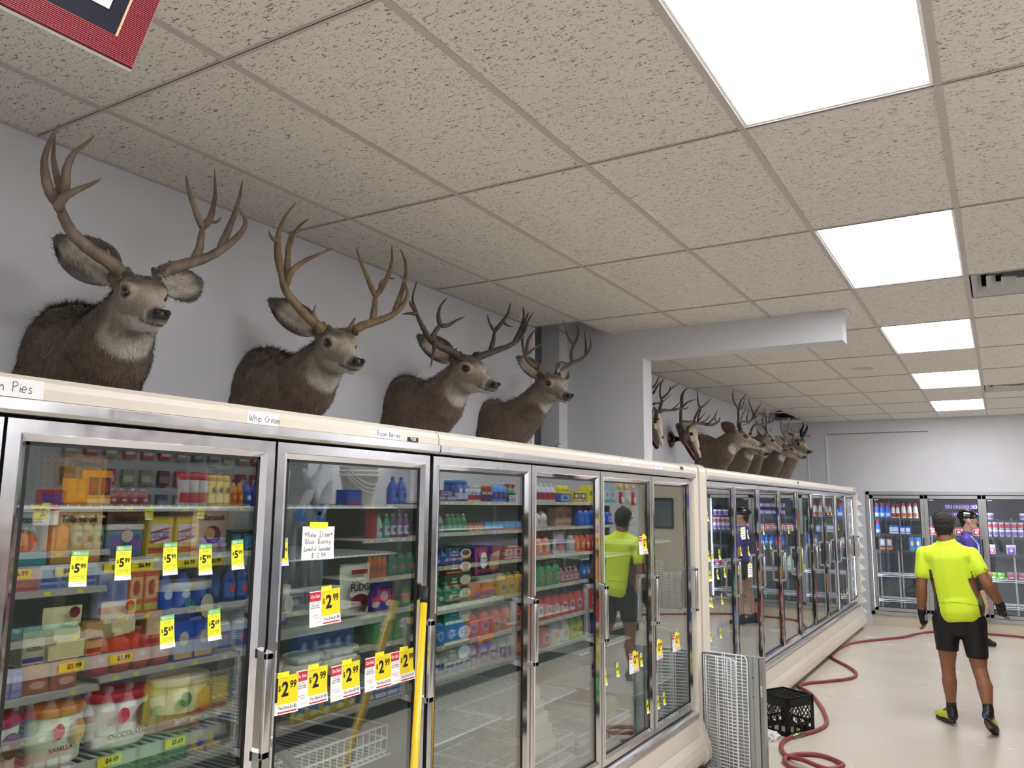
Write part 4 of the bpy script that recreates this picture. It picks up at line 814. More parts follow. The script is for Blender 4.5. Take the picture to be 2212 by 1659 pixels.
FG = 'mounted heads high above the far freezer'
deer('dark antlered buck mount in profile with long neck, front of the far group', (XW + 0.002, 7.62, 2.28), (-1.835, 7.54, 2.51), 23, -13.5, 1.2,
     [(-.8, -.25, .6, (-.6, 1, .3), 0.7), (-.6, .7, .4, (1, .4, .2), 0.8)], ['b5L', 'b5R'], 'antler_dark', 5000, body=(1.2, 1), voxel=0.013, group=FG)
deer('pale small deer mount without visible antlers, below the front buck', (XW + 0.002, 8.62, 2.16), (-1.905, 8.565, 2.475), -32, -20, 1.03,
     [(-.8, -.4, .3, (.3, -1, .3), 0.7), (-.7, .6, .3, (1, .4, .2), 0.7)], [], 'antler_dark', 0, voxel=0.014, group=FG, tone=1.1)
deer('deer mount with tall dark antlers and raised ear, middle of the far group', (XW + 0.002, 9.35, 2.24), (-1.894, 9.125, 2.6), 24, -25.5, 1.09,
     [(-.5, -.3, .9, (.6, -1, .3), 0.9), (-.6, .7, .4, (1, .4, .2), 0.8)], ['b7'], 'antler_dark', 0, voxel=0.014, group=FG)
deer('white-tailed buck mount with pale curved antlers, right end of the far group', (XW + 0.002, 10.28, 2.22), (-1.883, 10.215, 2.54), 8.4, -20, 1.1,
     [(-.55, -.35, .75, (.6, -1, .3), 0.8), (-.2, .8, .5, (1, .4, .2), 0.8)], ['b8L', 'b8R'], 'antler_tan', 0, ath=1.7, voxel=0.014, group=FG, tone=0.9)
deer('pale tan mount with dark face and black curled horns, farthest on the wall', (XW + 0.002, 11.0, 2.26), (-1.817, 10.85, 2.65), -49, -19, 1.28,
     [(-.4, -.6, .3, (.6, -1, .3), 0.7), (-.2, .8, .3, (1, .4, .2), 0.7)], ['m9'], 'gasket', 0, ath=2.6, voxel=0.016, group=FG, tone=1.45)
# European mounts: bare skulls on carved wooden plaques
def skull(label, org, nose_d, s, antl, plaque_n, keys_off=(0, 0, 0)):
    o = empty('skull_mount', org, 0, label, 'skull mount', 'antlered skulls on wooden plaques'); org = Vector(org)
    pn = Vector(plaque_n).normalized(); nd = (Vector(nose_d) - pn * Vector(nose_d).dot(pn)).normalized(); lt = pn.cross(nd)
    Rm = Matrix((nd, lt, pn)).transposed(); c0 = Vector((0.20, -0.02, 0.0))
    W_ = lambda x, y, z: c0 + Rm @ (Vector((x, y, z)) * s)
    MB().lathe([(0.001, 0), (0.085, 0.0), (0.09, 0.008), (0.075, 0.022), (0.045, 0.03), (0.03, 0.05), (0.022, 0.12)], 18, 'dark_wood', T=Matrix.Rotation(PI / 2, 4, 'Y')).build('wall_boss', o)
    arm = MB().tube([(0.06, 0, 0), (0.12, -0.01, 0.0), W_(0.02, 0, -0.05)], [0.03, 0.024, 0.03], 10, 'dark_wood'); arm.build('bracket', o)
    out = []
    for k in range(22):
        t = 2 * PI * k / 22; u = math.cos(t); v = math.sin(t)
        out.append((0.17 * u + (0.03 if u > 0 else -0.0), 0.085 * v * (1 - 0.35 * max(u, 0))))
    p = MB(); n = len(out); vs = [W_(a, b, -0.045) for a, b in out] + [W_(a, b, -0.02) for a, b in out] + [W_(a * 0.9, b * 0.88, -0.01) for a, b in out]
    p.add(vs, [(i, (i + 1) % n, n + (i + 1) % n, n + i) for i in range(n)] + [(n + i, n + (i + 1) % n, 2 * n + (i + 1) % n, 2 * n + i) for i in range(n)] + [tuple(range(n))[::-1], tuple(range(2 * n, 3 * n))], 'dark_wood').build('plaque', o)
    m = MB()
    cap_form(m, W_(-0.10, 0, 0.04), 0.05 * s, W_(-0.02, 0, 0.055), 0.045 * s); cap_form(m, W_(-0.02, 0, 0.05), 0.042 * s, W_(0.10, 0, 0.035), 0.026 * s)
    cap_form(m, W_(0.08, 0, 0.035), 0.024 * s, W_(0.19, 0, 0.02), 0.012 * s, 1.3, lt)
    for y in (-1, 1):
        cap_form(m, W_(-0.06, 0.045 * y, 0.05), 0.013 * s, W_(0.03, 0.042 * y, 0.03), 0.011 * s)
        cap_form(m, W_(-0.07, 0.03 * y, 0.07), 0.016 * s, W_(-0.09, 0.035 * y, 0.10), 0.014 * s)
    me = fuse(m, 0.006, 3); link(me, 'skull', o, ['bone'])
    q = MB()
    for y in (-1, 1): q.ball(W_(-0.02, 0.045 * y, 0.052), 0.017 * s, 'dark_void', 12, 8)
    q.ball(W_(0.12, 0, 0.048), (0.02 * s, 0.008 * s, 0.01 * s), 'dark_void', 10, 6, R=Rm); q.build('eye_socket', o)
    for k in antl: antler('antler_dark', k, org, o, th=1.25)
    return o
skull('antlered skull on a leaning red-brown plaque with round wall bracket', (XW + 0.003, 6.62, 2.42), (0.45, 0.12, -1), 1.15, ['s2L', 's2R'], (1, 0, 0.45))
skull('antlered skull on plaque, half hidden behind the end of the wall stub', (XW + 0.003, 5.62, 2.46), (0.35, 0.0, -1), 1.05, ['s1'], (1, -0.1, 0.35))
# ---------------- people ----------------
mat('skin_tan', '8F5E43', 0.55, var=0.08, vscale=15, bump=0.15, bscale=150)
mat('skin_fair', 'C79A80', 0.55, var=0.06, vscale=15)
mat('lime_jersey', 'FFFFFF', 0.75, attr='fur', bump=0.25, bscale=14, sheen=0.2)
mat('lycra_black', '060608', 0.6, bump=0.1, bscale=40)
mat('hair_dark', '2A2420', 0.8, var=0.4, vscale=60, bump=1.0, bscale=160)
mat('shoe_lime', 'C8D81E', 0.4); mat('shoe_black', '0D0D10', 0.45); mat('shoe_blue', '1F5FB0', 0.4)
mat('glove_grey', '7D8084', 0.6); mat('helmet_black', '0A0A0C', 0.18, coat=0.8); mat('violet_jersey', '4B3F9A', 0.6, var=0.1)
mat('white_piping', 'D9D9DE', 0.5)
def limb(mb, pts, rs, fl=1.0, lat=None):
    for k in range(len(pts) - 1): cap_form(mb, pts[k], rs[k], pts[k + 1], rs[k + 1], fl, lat)
def hand_forms(mb, w, k, tip, side, thumb_dir, s=1.0, curl=0.35, back=Vector((0, -1, 0))):
    """palm from wrist w to knuckles k; four unequal bent fingers and a thumb leaving the side near the palm's base"""
    w = Vector(w); k = Vector(k); d = (k - w).normalized(); td = Vector(thumb_dir); td = (td - d * td.dot(d)).normalized(); nrm = d.cross(td)
    if nrm.dot(back) < 0: nrm = -nrm
    for q in (-1, -0.33, 0.33, 1): cap_form(mb, w + td * (0.016 * q), 0.017 * s, k + td * (0.027 * q), 0.013 * s)
    for i, (q, L_) in enumerate(((0.031, 0.066), (0.011, 0.076), (-0.011, 0.071), (-0.031, 0.054))):
        a = k + td * q; b = a + (d - nrm * curl * 0.6).normalized() * L_ * 0.5; c = b + (d - nrm * (curl * 2.0 + 0.12 * i)).normalized() * L_ * 0.32; e = c + (d * 0.7 - nrm * (curl * 3 + 0.1 * i)).normalized() * L_ * 0.22
        limb(mb, [a, b, c, e], [0.0105 * s, 0.0098 * s, 0.009 * s, 0.0078 * s])
    t0 = w + d * 0.02 + td * 0.018; t1 = t0 + (d * 0.55 + td * 0.8 - nrm * 0.25).normalized() * 0.036; t2 = t1 + (d * 0.9 + td * 0.35 - nrm * 0.3).normalized() * 0.032
    limb(mb, [t0, t1, t2], [0.0145 * s, 0.012 * s, 0.009 * s])
def man():
    cx, cy = 0.30, 6.20
    o = empty('person', (cx, cy, 0), 0, 'man in lime yellow cycling jersey, black shorts and gloves, walking away', 'person')
    P = lambda x, y, z: Vector((x - cx, y - cy, z))
    hd = P(0.275, 6.20, 1.595); X = (1, 0, 0)
    b = MB()
    # head: skull, jaw, face forward (+y), nose, ears
    cap_form(b, hd + Vector((0, -0.02, 0.025)), 0.078, hd + Vector((0, 0.022, 0.022)), 0.076, 0.96, X)
    cap_form(b, hd + Vector((0, 0.01, 0.0)), 0.07, hd + Vector((0, 0.03, -0.07)), 0.048, 0.95, X)
    cap_form(b, hd + Vector((0, 0.098, 0.0)), 0.011, hd + Vector((0, 0.112, -0.022)), 0.014)
    cap_form(b, hd + Vector((-0.03, 0.085, 0.02)), 0.014, hd + Vector((0.03, 0.085, 0.02)), 0.014)
    cap_form(b, hd + Vector((-0.018, 0.088, -0.052)), 0.01, hd + Vector((0.018, 0.088, -0.052)), 0.01)
    for s in (-1, 1):
        cap_form(b, hd + Vector((0.078 * s, -0.012, 0.018)), 0.015, hd + Vector((0.074 * s, -0.002, -0.022)), 0.011, 0.5, (1, 0.4, 0))
    neck = P(0.28, 6.17, 1.46)
    limb(b, [hd + Vector((0, -0.015, -0.03)), neck, P(0.285, 6.18, 1.38)], [0.066, 0.064, 0.066])
    # trunk
    limb(b, [P(0.19, 6.19, 1.34), P(0.38, 6.19, 1.345)], [0.074, 0.074])
    limb(b, [P(0.29, 6.2, 1.32), P(0.31, 6.2, 1.15), P(0.335, 6.2, 1.0), P(0.345, 6.2, 0.88)], [0.115, 0.125, 0.125, 0.12], 1.32, X)
    arms = {}
    for s, sh, el, wr, kn, td in ((-1, P(0.112, 6.19, 1.37), P(0.080, 6.165, 1.085), P(0.066, 6.22, 0.875), P(0.076, 6.245, 0.79), (0.35, 1, 0.1)),
                                  (1, P(0.458, 6.19, 1.375), P(0.558, 6.13, 1.135), P(0.632, 6.21, 0.975), P(0.642, 6.26, 0.90), (-0.6, 0.8, 0.0))):
        limb(b, [sh + Vector((0, 0, -0.02)), sh.lerp(el, 0.5), el], [0.051, 0.048, 0.042]); m_ = el.lerp(wr, 0.3)
        limb(b, [el, m_, wr], [0.042, 0.045, 0.027]); hand_forms(b, wr, kn, kn, s, td, 1.0, 0.35 if s < 0 else 0.55)
        arms[s] = (sh, el, wr, kn)
    legs = {}
    for s, hp, kn, ca, an in ((-1, P(0.245, 6.2, 0.83), P(0.232, 6.25, 0.475), P(0.236, 6.235, 0.345), P(0.236, 6.285, 0.12)),
                              (1, P(0.43, 6.2, 0.83), P(0.457, 6.17, 0.475), P(0.488, 6.105, 0.35), P(0.502, 6.03, 0.185))):
        limb(b, [hp, hp.lerp(kn, 0.55), kn], [0.098, 0.08, 0.057]); limb(b, [kn, kn.lerp(ca, 0.7), ca, ca.lerp(an, 0.55), an], [0.056, 0.052, 0.058, 0.043, 0.031])
        legs[s] = (hp, kn, ca, an)
    for s, he, ba, to in ((-1, P(0.245, 6.215, 0.055), P(0.17, 6.36, 0.045), P(0.13, 6.43, 0.04)), (1, P(0.495, 5.975, 0.145), P(0.525, 6.06, 0.055), P(0.54, 6.12, 0.035))):
        limb(b, [legs[s][3], he, ba, to], [0.034, 0.03, 0.032, 0.024]); limb(b, [legs[s][3], ba], [0.034, 0.03])
    link(fuse(b, 0.0072, 3), 'body', o, ['skin_tan'])
    # hair cap with a thin crown
    h = MB(); cap_form(h, hd + Vector((0, -0.026, 0.03)), 0.083, hd + Vector((0, 0.012, 0.034)), 0.079, 0.97, X); cap_form(h, hd + Vector((0, -0.05, -0.01)), 0.056, hd + Vector((0, -0.045, -0.085)), 0.04, 1.35, X)
    hm = fuse(h, 0.006, 3)
    for v in hm.vertices: v.co += Vector((0, 0, 0)) + (v.co - hd).normalized() * noise.noise(v.co * 90) * 0.006
    link(hm, 'hair', o, ['hair_dark'])
    g = MB(); g.tube([hd + Vector((0.084 * math.cos(t), 0.02 - 0.02 * math.sin(t), 0.045 + 0.072 * math.sin(t))) for t in [PI * k / 12 for k in range(13)]], 0.0035, 6, 'gasket')
    g.build('glasses_strap', o)
    # jersey
    j = MB()
    limb(j, [P(0.175, 6.185, 1.345), P(0.395, 6.185, 1.35)], [0.088, 0.088]); limb(j, [P(0.23, 6.185, 1.375), P(0.34, 6.185, 1.38)], [0.085, 0.085]); limb(j, [P(0.285, 6.18, 1.435), P(0.285, 6.18, 1.36)], [0.082, 0.105])
    limb(j, [P(0.29, 6.195, 1.33), P(0.308, 6.195, 1.15), P(0.335, 6.195, 1.0), P(0.348, 6.195, 0.925)], [0.13, 0.133, 0.136, 0.141], 1.33, X)
    limb(j, [P(0.335, 6.16, 0.99), P(0.345, 6.15, 0.9)], [0.11, 0.115], 1.3, X)
    for s in (-1, 1):
        sh, el, wr, kn = arms[s]; e2 = sh.lerp(el, 0.72 if s < 0 else 0.66); d = (el - sh).normalized()
        limb(j, [sh + Vector((0, 0, -0.012)), e2 - d * 0.03], [0.063, 0.061])
    jm = fuse(j, 0.009, 4); zb = 0.828
    for v in jm.vertices:
        c = v.co
        if c.z < zb + 0.012 * math.sin(c.x * 14): c.z = zb + 0.012 * math.sin(c.x * 14)
        for s in (-1, 1):
            sh, el, wr, kn = arms[s]; d = (el - sh).normalized(); t = (c - sh).dot(d); lim = (el - sh).length * (0.76 if s < 0 else 0.70)
            if t > lim and (c - sh - d * t).length < 0.12 and (c.x * s) > 0.12: c -= d * (t - lim)
        v.co = c
    jm.update(); LIME = lin('D6F02A'); BLK = lin('0C0C0E')
    def jf(co, no):
        x = co.x + cx; z = co.z; c0 = 0.292 + (1.33 - z) * 0.14
        side = x - c0; w_ = 0.140
        for s in (-1, 1):
            sh, el, wr, kn = arms[s]; d = (el - sh).normalized(); t = (co - sh).dot(d)
            if (co - sh - d * t).length < 0.0675 and t > -0.02: return LIME
        if z < 1.23 and abs(side) > w_: return BLK
        k = 1 - 0.5 * math.exp(-((z - (0.985 - 0.9 * (x - 0.335) ** 2)) / 0.004) ** 2) if no.y < 0 else 1
        return tuple(v * k for v in LIME)
    paint(jm, jf); jo = link(jm, 'jersey', o, ['lime_jersey'])
    sh, el, wr, kn = arms[1]; d = (el - sh).normalized(); q = sh + d * 0.165 + Vector((0.045, -0.055, 0.02))
    MB().text('SUGOI', q, Vector((0.75, 0.5, -0.35)).normalized(), Vector((0.2, 0.1, 0.95)).normalized(), 0.02, 'gasket', 0.02).build('sleeve_print', jo)
    # shorts
    h = MB(); limb(h, [P(0.34, 6.2, 0.93), P(0.342, 6.2, 0.82)], [0.122, 0.118], 1.38, X)
    for s in (-1, 1):
        hp, kn, ca, an = legs[s]; limb(h, [hp, hp.lerp(kn, 0.55), hp.lerp(kn, 0.72)], [0.108, 0.088, 0.082])
    sm = fuse(h, 0.009, 4)
    for v in sm.vertices:
        lim = 0.585 if v.co.x + cx < 0.335 else 0.555
        if v.co.z < lim: v.co.z = lim
    link(sm, 'shorts', o, ['lycra_black'])
    for s in (-1, 1):
        sh, el, wr, kn = arms[s]; g = MB()
        for q in (-1, 0, 1):
            td = Vector((0.35, 1, 0.1) if s < 0 else (-0.6, 0.8, 0)).normalized(); cap_form(g, wr + td * 0.013 * q, 0.029, kn + td * 0.022 * q, 0.022)
        cap_form(g, wr.lerp(el, 0.1), 0.033, wr, 0.031)
        gm = fuse(g, 0.006, 2); gl = link(gm, 'glove', o, ['lycra_black'])
        MB().ball(wr.lerp(kn, 0.5) + Vector((0.02, -0.018, 0)), (0.016, 0.014, 0.03), 'glove_grey', 10, 6).build('glove_patch', gl)
    # socks and shoes
    for s, he, ba, to in ((-1, P(0.245, 6.215, 0.055), P(0.17, 6.36, 0.045), P(0.13, 6.43, 0.04)), (1, P(0.495, 5.975, 0.145), P(0.525, 6.06, 0.055), P(0.54, 6.12, 0.035))):
        an = legs[s][3]; ca = legs[s][2]; k = MB(); limb(k, [an.lerp(ca, 0.3), an, he.lerp(an, 0.3)], [0.037, 0.04, 0.042]); link(fuse(k, 0.007, 2), 'sock', o, ['shoe_black'])
        d = (to - he).normalized(); lat_ = d.cross(Vector((0, 0, 1))).normalized(); upv = lat_.cross(d)
        u = MB(); limb(u, [he + upv * 0.012, he.lerp(ba, 0.5) + upv * 0.014, ba, to], [0.037, 0.036, 0.04, 0.03], 1.0, lat_)
        um = fuse(u, 0.007, 2); so = link(um, 'shoe', o, ['shoe_lime', 'shoe_black', 'shoe_blue'])
        me = so.data
        for p in me.polygons:
            c = p.center; t = (c - he).dot(d); h_ = (c - he).dot(upv)
            p.material_index = 2 if (t < -0.01 and s > 0 and (c - he).dot(lat_) < 0) else (1 if (h_ < -0.012 or t < 0.015 or t > (to - he).length + 0.012) else 0)
        sl = MB(); n = 16; out = []
        Ln = (to - he).length
        for q in range(n):
            t = 2 * PI * q / n; out.append((Ln / 2 + (Ln / 2 + 0.034) * math.cos(t), (0.036 + 0.006 * math.cos(t)) * math.sin(t)))
        off = -0.036
        vs = [he + d * a + lat_ * c + upv * off for a, c in out] + [he + d * a + lat_ * c * 1.03 + upv * (off + 0.016) for a, c in out]
        sl.add(vs, [(i, (i + 1) % n, n + (i + 1) % n, n + i) for i in range(n)] + [tuple(range(n))[::-1], tuple(range(n, 2 * n))], 'shoe_black')
        sl.build('sole', so); MB().ball(he + d * (Ln * 0.42) + upv * 0.05, 0.011, 'shoe_black', 8, 6).build('dial', so)
    return o
man()
def rider():
    cx, cy = 0.33, 10.75
    o = empty('person', (cx, cy, 0), 0, 'cyclist in black helmet and violet jersey, in profile behind the man', 'person')
    P = lambda x, y, z: Vector((x - cx, y - cy, z)); Y = (0, 1, 0)
    hd = P(0.315, 10.75, 1.565); b = MB()
    cap_form(b, hd + Vector((-0.02, 0, 0.02)), 0.076, hd + Vector((0.02, 0, 0.02)), 0.074, 0.92, Y)
    cap_form(b, hd + Vector((0.01, 0, 0.0)), 0.066, hd + Vector((0.035, 0, -0.072)), 0.042, 0.92, Y)
    cap_form(b, hd + Vector((0.09, 0, -0.002)), 0.009, hd + Vector((0.104, 0, -0.022)), 0.012); cap_form(b, hd + Vector((0.08, 0, -0.05)), 0.012, hd + Vector((0.076, 0, -0.078)), 0.014)
    for s in (-1, 1): cap_form(b, hd + Vector((-0.008, 0.071 * s, 0.01)), 0.014, hd + Vector((0.0, 0.068 * s, -0.02)), 0.011, 0.6, Y)
    limb(b, [hd + Vector((-0.015, 0, -0.04)), P(0.285, 10.75, 1.43), P(0.28, 10.75, 1.36)], [0.054, 0.052, 0.07])
    limb(b, [P(0.285, 10.68, 1.30), P(0.285, 10.82, 1.30)], [0.075, 0.075])
    limb(b, [P(0.29, 10.75, 1.28), P(0.29, 10.75, 1.1), P(0.285, 10.75, 0.92)], [0.105, 0.1, 0.115], 1.3, Y)
    A_ = {}
    for s, el, wr, kn in ((-1, P(0.31, 10.56, 1.05), P(0.43, 10.57, 0.94), P(0.5, 10.58, 0.93)), (1, P(0.25, 10.95, 1.04), P(0.36, 10.97, 0.88), P(0.42, 10.97, 0.84))):
        sh = P(0.28, 10.75 + 0.15 * s, 1.32); limb(b, [sh, sh.lerp(el, .5), el], [0.05, 0.043, 0.036]); limb(b, [el, el.lerp(wr, .3), wr], [0.036, 0.037, 0.024]); hand_forms(b, wr, kn, kn, s, (0, -s, 0.5), 0.9, 0.4, Vector((0, s, 0))); A_[s] = (sh, el)
    Lg = {}
    for s, kn, an, to in ((-1, P(0.42, 10.68, 0.50), P(0.34, 10.68, 0.12), P(0.50, 10.68, 0.04)), (1, P(0.30, 10.84, 0.49), P(0.20, 10.84, 0.13), P(0.35, 10.85, 0.04))):
        hp = P(0.29, 10.75 + 0.08 * s, 0.86); limb(b, [hp, hp.lerp(kn, .5), kn], [0.098, 0.08, 0.055]); ca = kn.lerp(an, .33) + Vector((-0.02, 0, 0)); limb(b, [kn, ca, an], [0.054, 0.057, 0.032]); limb(b, [an, to], [0.035, 0.028]); Lg[s] = (hp, kn, an, to)
    link(fuse(b, 0.008, 3), 'body', o, ['skin_fair'])
    j = MB(); limb(j, [P(0.285, 10.68, 1.31), P(0.285, 10.82, 1.31)], [0.088, 0.088]); limb(j, [P(0.282, 10.75, 1.385), P(0.29, 10.75, 1.28), P(0.29, 10.75, 1.1), P(0.285, 10.75, 0.95)], [0.068, 0.118, 0.112, 0.125], 1.28, Y)
    for s in (-1, 1): limb(j, [A_[s][0], A_[s][0].lerp(A_[s][1], 0.6)], [0.062, 0.054])
    jo = link(fuse(j, 0.009, 3), 'jersey', o, ['violet_jersey'])
    MB().tube([P(0.33, 10.63, 1.38), P(0.40, 10.66, 1.28), P(0.412, 10.69, 1.15), P(0.40, 10.69, 1.0)], 0.006, 6, 'white_piping').build('piping', jo)
    h = MB(); limb(h, [P(0.285, 10.75, 0.93), P(0.287, 10.75, 0.84)], [0.122, 0.118], 1.2, Y)
    for s in (-1, 1): limb(h, [Lg[s][0], Lg[s][0].lerp(Lg[s][1], 0.4)], [0.105, 0.09])
    link(fuse(h, 0.009, 3), 'shorts', o, ['lycra_black'])
    for s in (-1, 1):
        hp, kn, an, to = Lg[s]; k = MB(); limb(k, [an + Vector((0, 0, 0.03)), an + Vector((-0.02, 0, -0.06)), to], [0.038, 0.044, 0.033]); limb(k, [an, to.lerp(an, .3)], [0.04, 0.037]); link(fuse(k, 0.007, 2), 'shoe', o, ['shoe_black'])
    # helmet: shell, ribs, visor, strap
    m = MB(); cap_form(m, hd + Vector((-0.05, 0, 0.06)), 0.085, hd + Vector((0.03, 0, 0.055)), 0.08, 0.98, Y)
    hm = fuse(m, 0.007, 3)
    for v in hm.vertices:
        lim = hd.z + 0.03 + 0.05 * max(0, v.co.x - hd.x)
        if v.co.z < lim: v.co.z = lim
    he = link(hm, 'helmet', o, ['helmet_black'])
    rb = MB()
    for q in (-0.055, -0.02, 0.02, 0.055): rb.tube([hd + Vector((-0.13, q * 0.7, 0.06)), hd + Vector((-0.09, q, 0.125)), hd + Vector((-0.01, q, 0.143)), hd + Vector((0.06, q, 0.12)), hd + Vector((0.105, q * 0.7, 0.065))], 0.011, 6, 'helmet_black')
    rb.build('helmet_rib', he); MB().prism([(-0.045, 0), (0.045, 0), (0.035, 0.0), (0.0, 0.001)], 0, 0, 0.001, 'helmet_black') 
    MB().box(hd.x + 0.085, hd.x + 0.135, -0.05, 0.05, hd.z + 0.05, hd.z + 0.056, 'helmet_black').build('visor', he)
    MB().tube([hd + Vector((0.0, -0.078, 0.04)), hd + Vector((0.02, -0.066, -0.03)), hd + Vector((0.045, -0.03, -0.1)), hd + Vector((0.045, 0.03, -0.1)), hd + Vector((0.02, 0.066, -0.03)), hd + Vector((0.0, 0.078, 0.04))], 0.004, 6, 'white_piping').build('chin_strap', he)
    hr = MB(); cap_form(hr, hd + Vector((-0.045, 0, 0.0)), 0.066, hd + Vector((-0.055, 0, -0.06)), 0.035, 1.0, Y); link(fuse(hr, 0.007, 2), 'hair', o, ['hair_dark'])
    return o
rider()
# ---------------- loose things on the floor and against the cases ----------------
mat('hose_red', '8E3B37', 0.45, var=0.15, vscale=12, bump=0.2, bscale=120)
mat('brass', '8C8064', 0.35, 0.8)
mat('pole_yellow', 'EDC414', 0.32, coat=0.3, var=0.06, vscale=9)
mat('tissue', 'E2E0DB', 0.85, bump=0.6, bscale=40)
hz = 0.016
hose = [(-0.50, 4.30), (-0.62, 4.36), (-0.70, 4.50), (-0.66, 4.66), (-0.52, 4.74), (-0.38, 4.66), (-0.32, 4.48), (-0.40, 4.36), (-0.56, 4.46), (-0.72, 4.62), (-0.80, 4.86), (-0.79, 5.05), (-0.74, 5.2)]
P1 = catmull([Vector((x, y, hz + (0.028 if 5 < k < 9 else 0.0))) for k, (x, y) in enumerate(hose)], 8)
P2 = catmull([Vector((x, y, hz)) for x, y in [(-0.72, 5.22), (-0.645, 5.42), (-0.625, 5.65), (-0.69, 5.95), (-0.80, 6.3), (-0.95, 6.68), (-1.10, 6.92), (-1.05, 7.12), (-0.9, 7.32), (-0.74, 7.58), (-0.71, 7.82), (-0.80, 8.12), (-0.96, 8.42), (-1.10, 8.7), (-1.125, 9.1), (-1.11, 9.5), (-1.06, 9.85), (-0.93, 10.15), (-0.75, 10.45), (-0.55, 10.78), (-0.42, 11.2), (-0.25, 11.55), (0.05, 11.72), (0.5, 11.78), (0.85, 11.72), (1.4, 11.3), (2.0, 10.8)]], 6)
ho = empty('hose', (0, 0, 0), 0, 'dark red rubber hose looping and snaking along the floor to the back', 'hose')
MB().tube(P1 + P2, 0.0155, 10, 'hose_red').build('tube', ho)
d_ = (Vector((-0.74, 5.22, hz)) - Vector((-0.77, 5.12, hz))).normalized()
MB().tube([Vector((-0.775, 5.10, hz)), Vector((-0.72, 5.225, hz))], [0.020, 0.020], 12, 'brass').tube([Vector((-0.765, 5.135, hz)), Vector((-0.761, 5.148, hz))], 0.023, 12, 'chrome').build('coupling', ho)
# milk crate
def crate():
    o = empty('milk_crate', (-0.868, 5.32, 0), math.radians(-28), 'black plastic milk crate upside down on the floor beside the hose', 'crate')
    W, D, Hh = 0.15, 0.15, 0.28; b = MB(); m = 'black_plastic'; t = 0.006
    # corner posts and bands
    for sx in (-1, 1):
        for sy in (-1, 1): b.box(sx * W, sx * (W - 0.03), sy * D, sy * (D - 0.006), 0, Hh, m).box(sx * W, sx * (W - 0.006), sy * D, sy * (D - 0.03), 0, Hh, m)
    for z0, z1 in ((0, 0.035), (0.075, 0.095), (Hh - 0.07, Hh)):
        for s in (-1, 1): b.box(-W, W, s * D, s * (D - t), z0, z1, m).box(s * W, s * (W - t), -D, D, z0, z1, m)
    for s in (-1, 1):
        for q in (-0.07, 0, 0.07): b.box(q - 0.012, q + 0.012, s * D, s * (D - t), 0.03, 0.08, m).box(s * W, s * (W - t), q - 0.012, q + 0.012, 0.03, 0.08, m)
        # diagonal lattice of the walls
        for k in range(-7, 8):
            for sg in (-1, 1):
                c = k * 0.038; z0, z1 = 0.09, Hh - 0.065; L_ = (z1 - z0)
                a0 = c - sg * L_ * 0.36; a1 = c + sg * L_ * 0.36
                def clip(a0, a1, z0, z1, lim):
                    pts = []
                    for q in range(9):
                        u = q / 8; a = a0 + (a1 - a0) * u
                        if abs(a) <= lim: pts.append((a, z0 + (z1 - z0) * u))
                    return (pts[0], pts[-1]) if len(pts) > 1 else None
                cc = clip(a0, a1, z0, z1, W - 0.02)
                if cc:
                    (a, za), (e, ze) = cc
                    b.tube([(a, s * (D - 0.003), za), (e, s * (D - 0.003), ze)], 0.0042, 4, m, False); b.tube([(s * (W - 0.003), a, za), (s * (W - 0.003), e, ze)], 0.0042, 4, m, False)
    b.build('walls', o)
    g = MB()
    for k in range(-5, 6):
        q = k * 0.028
        for sg in (-1, 1):
            a = max(-W, q * 1 - W); 
        g.box(q * 1.05 - 0.0022, q * 1.05 + 0.0022, -D, D, Hh - 0.012, Hh - 0.002, m); g.box(-W, W, q * 1.05 - 0.0022, q * 1.05 + 0.0022, Hh - 0.012, Hh - 0.002, m)
    for (a, c, d, e) in ((-W, W, -D, -D + 0.01), (-W, W, D - 0.01, D), (-W, -W + 0.01, -D, D), (W - 0.01, W, -D, D)): g.box(a, c, d, e, Hh - 0.01, Hh + 0.006, m)
    g.build('bottom_grid', o)
crate()
# crumpled tissue
bm = bmesh.new(); bmesh.ops.create_icosphere(bm, subdivisions=3, radius=1)
for v in bm.verts:
    n_ = noise.noise(v.co * 2.2) * 0.45 + noise.noise(v.co * 5) * 0.25; v.co = Vector((v.co.x * 0.07, v.co.y * 0.085, max(v.co.z, -0.3) * 0.045)) * (1 + n_)
MB().bm(bm, 'tissue', False).build('paper_wad', None, (-0.93, 5.02, 0.014), 'crumpled white paper scrap on the floor in front of the crate', 'paper')
# removed freezer shelves and grey panel leaning beside the near case
def wire_rack(nm, w, h, nx, label, loc, rz, tilt, mm='wire_white', group=None, dbl=True):
    o = empty(nm, loc, rz, label, 'wire shelf', group); o.rotation_euler = (0, -tilt, rz)
    f_ = MB(); r = 0.0045; R_ = 0.03
    loop = []
    for (cy_, cz_, t0) in ((w - R_, R_, -90), (w - R_, h - R_, 0), (R_, h - R_, 90), (R_, R_, 180)):
        for q in range(5): t = math.radians(t0 + q * 22.5); loop.append((0, cy_ + R_ * math.cos(t), cz_ + R_ * math.sin(t)))
    loop.append(loop[0])
    f_.tube(loop, r, 8, mm); f_.build('rim', o)
    c = MB()
    for y in ((0.04, 0.055) if dbl else (0.04,)) + ((w * 0.5 - 0.008, w * 0.5 + 0.008) if dbl else (w * 0.5,)) + (w * 0.78, w - 0.035): c.tube([(0.006, y, 0), (0.006, y, h)], 0.003, 6, mm)
    c.build('cross_bar', o)
    first = None
    for k in range(1, nx):
        z = h * k / nx
        if first is None: first = MB().tube([(0, 0, 0), (0, w, 0)], 0.0027, 5, mm).build('wire', o, (0, 0, z))
        else:
            q = bpy.data.objects.new('wire', first.data); C.objects.link(q); q.parent = o; q.location = (0, 0, z)
    return o
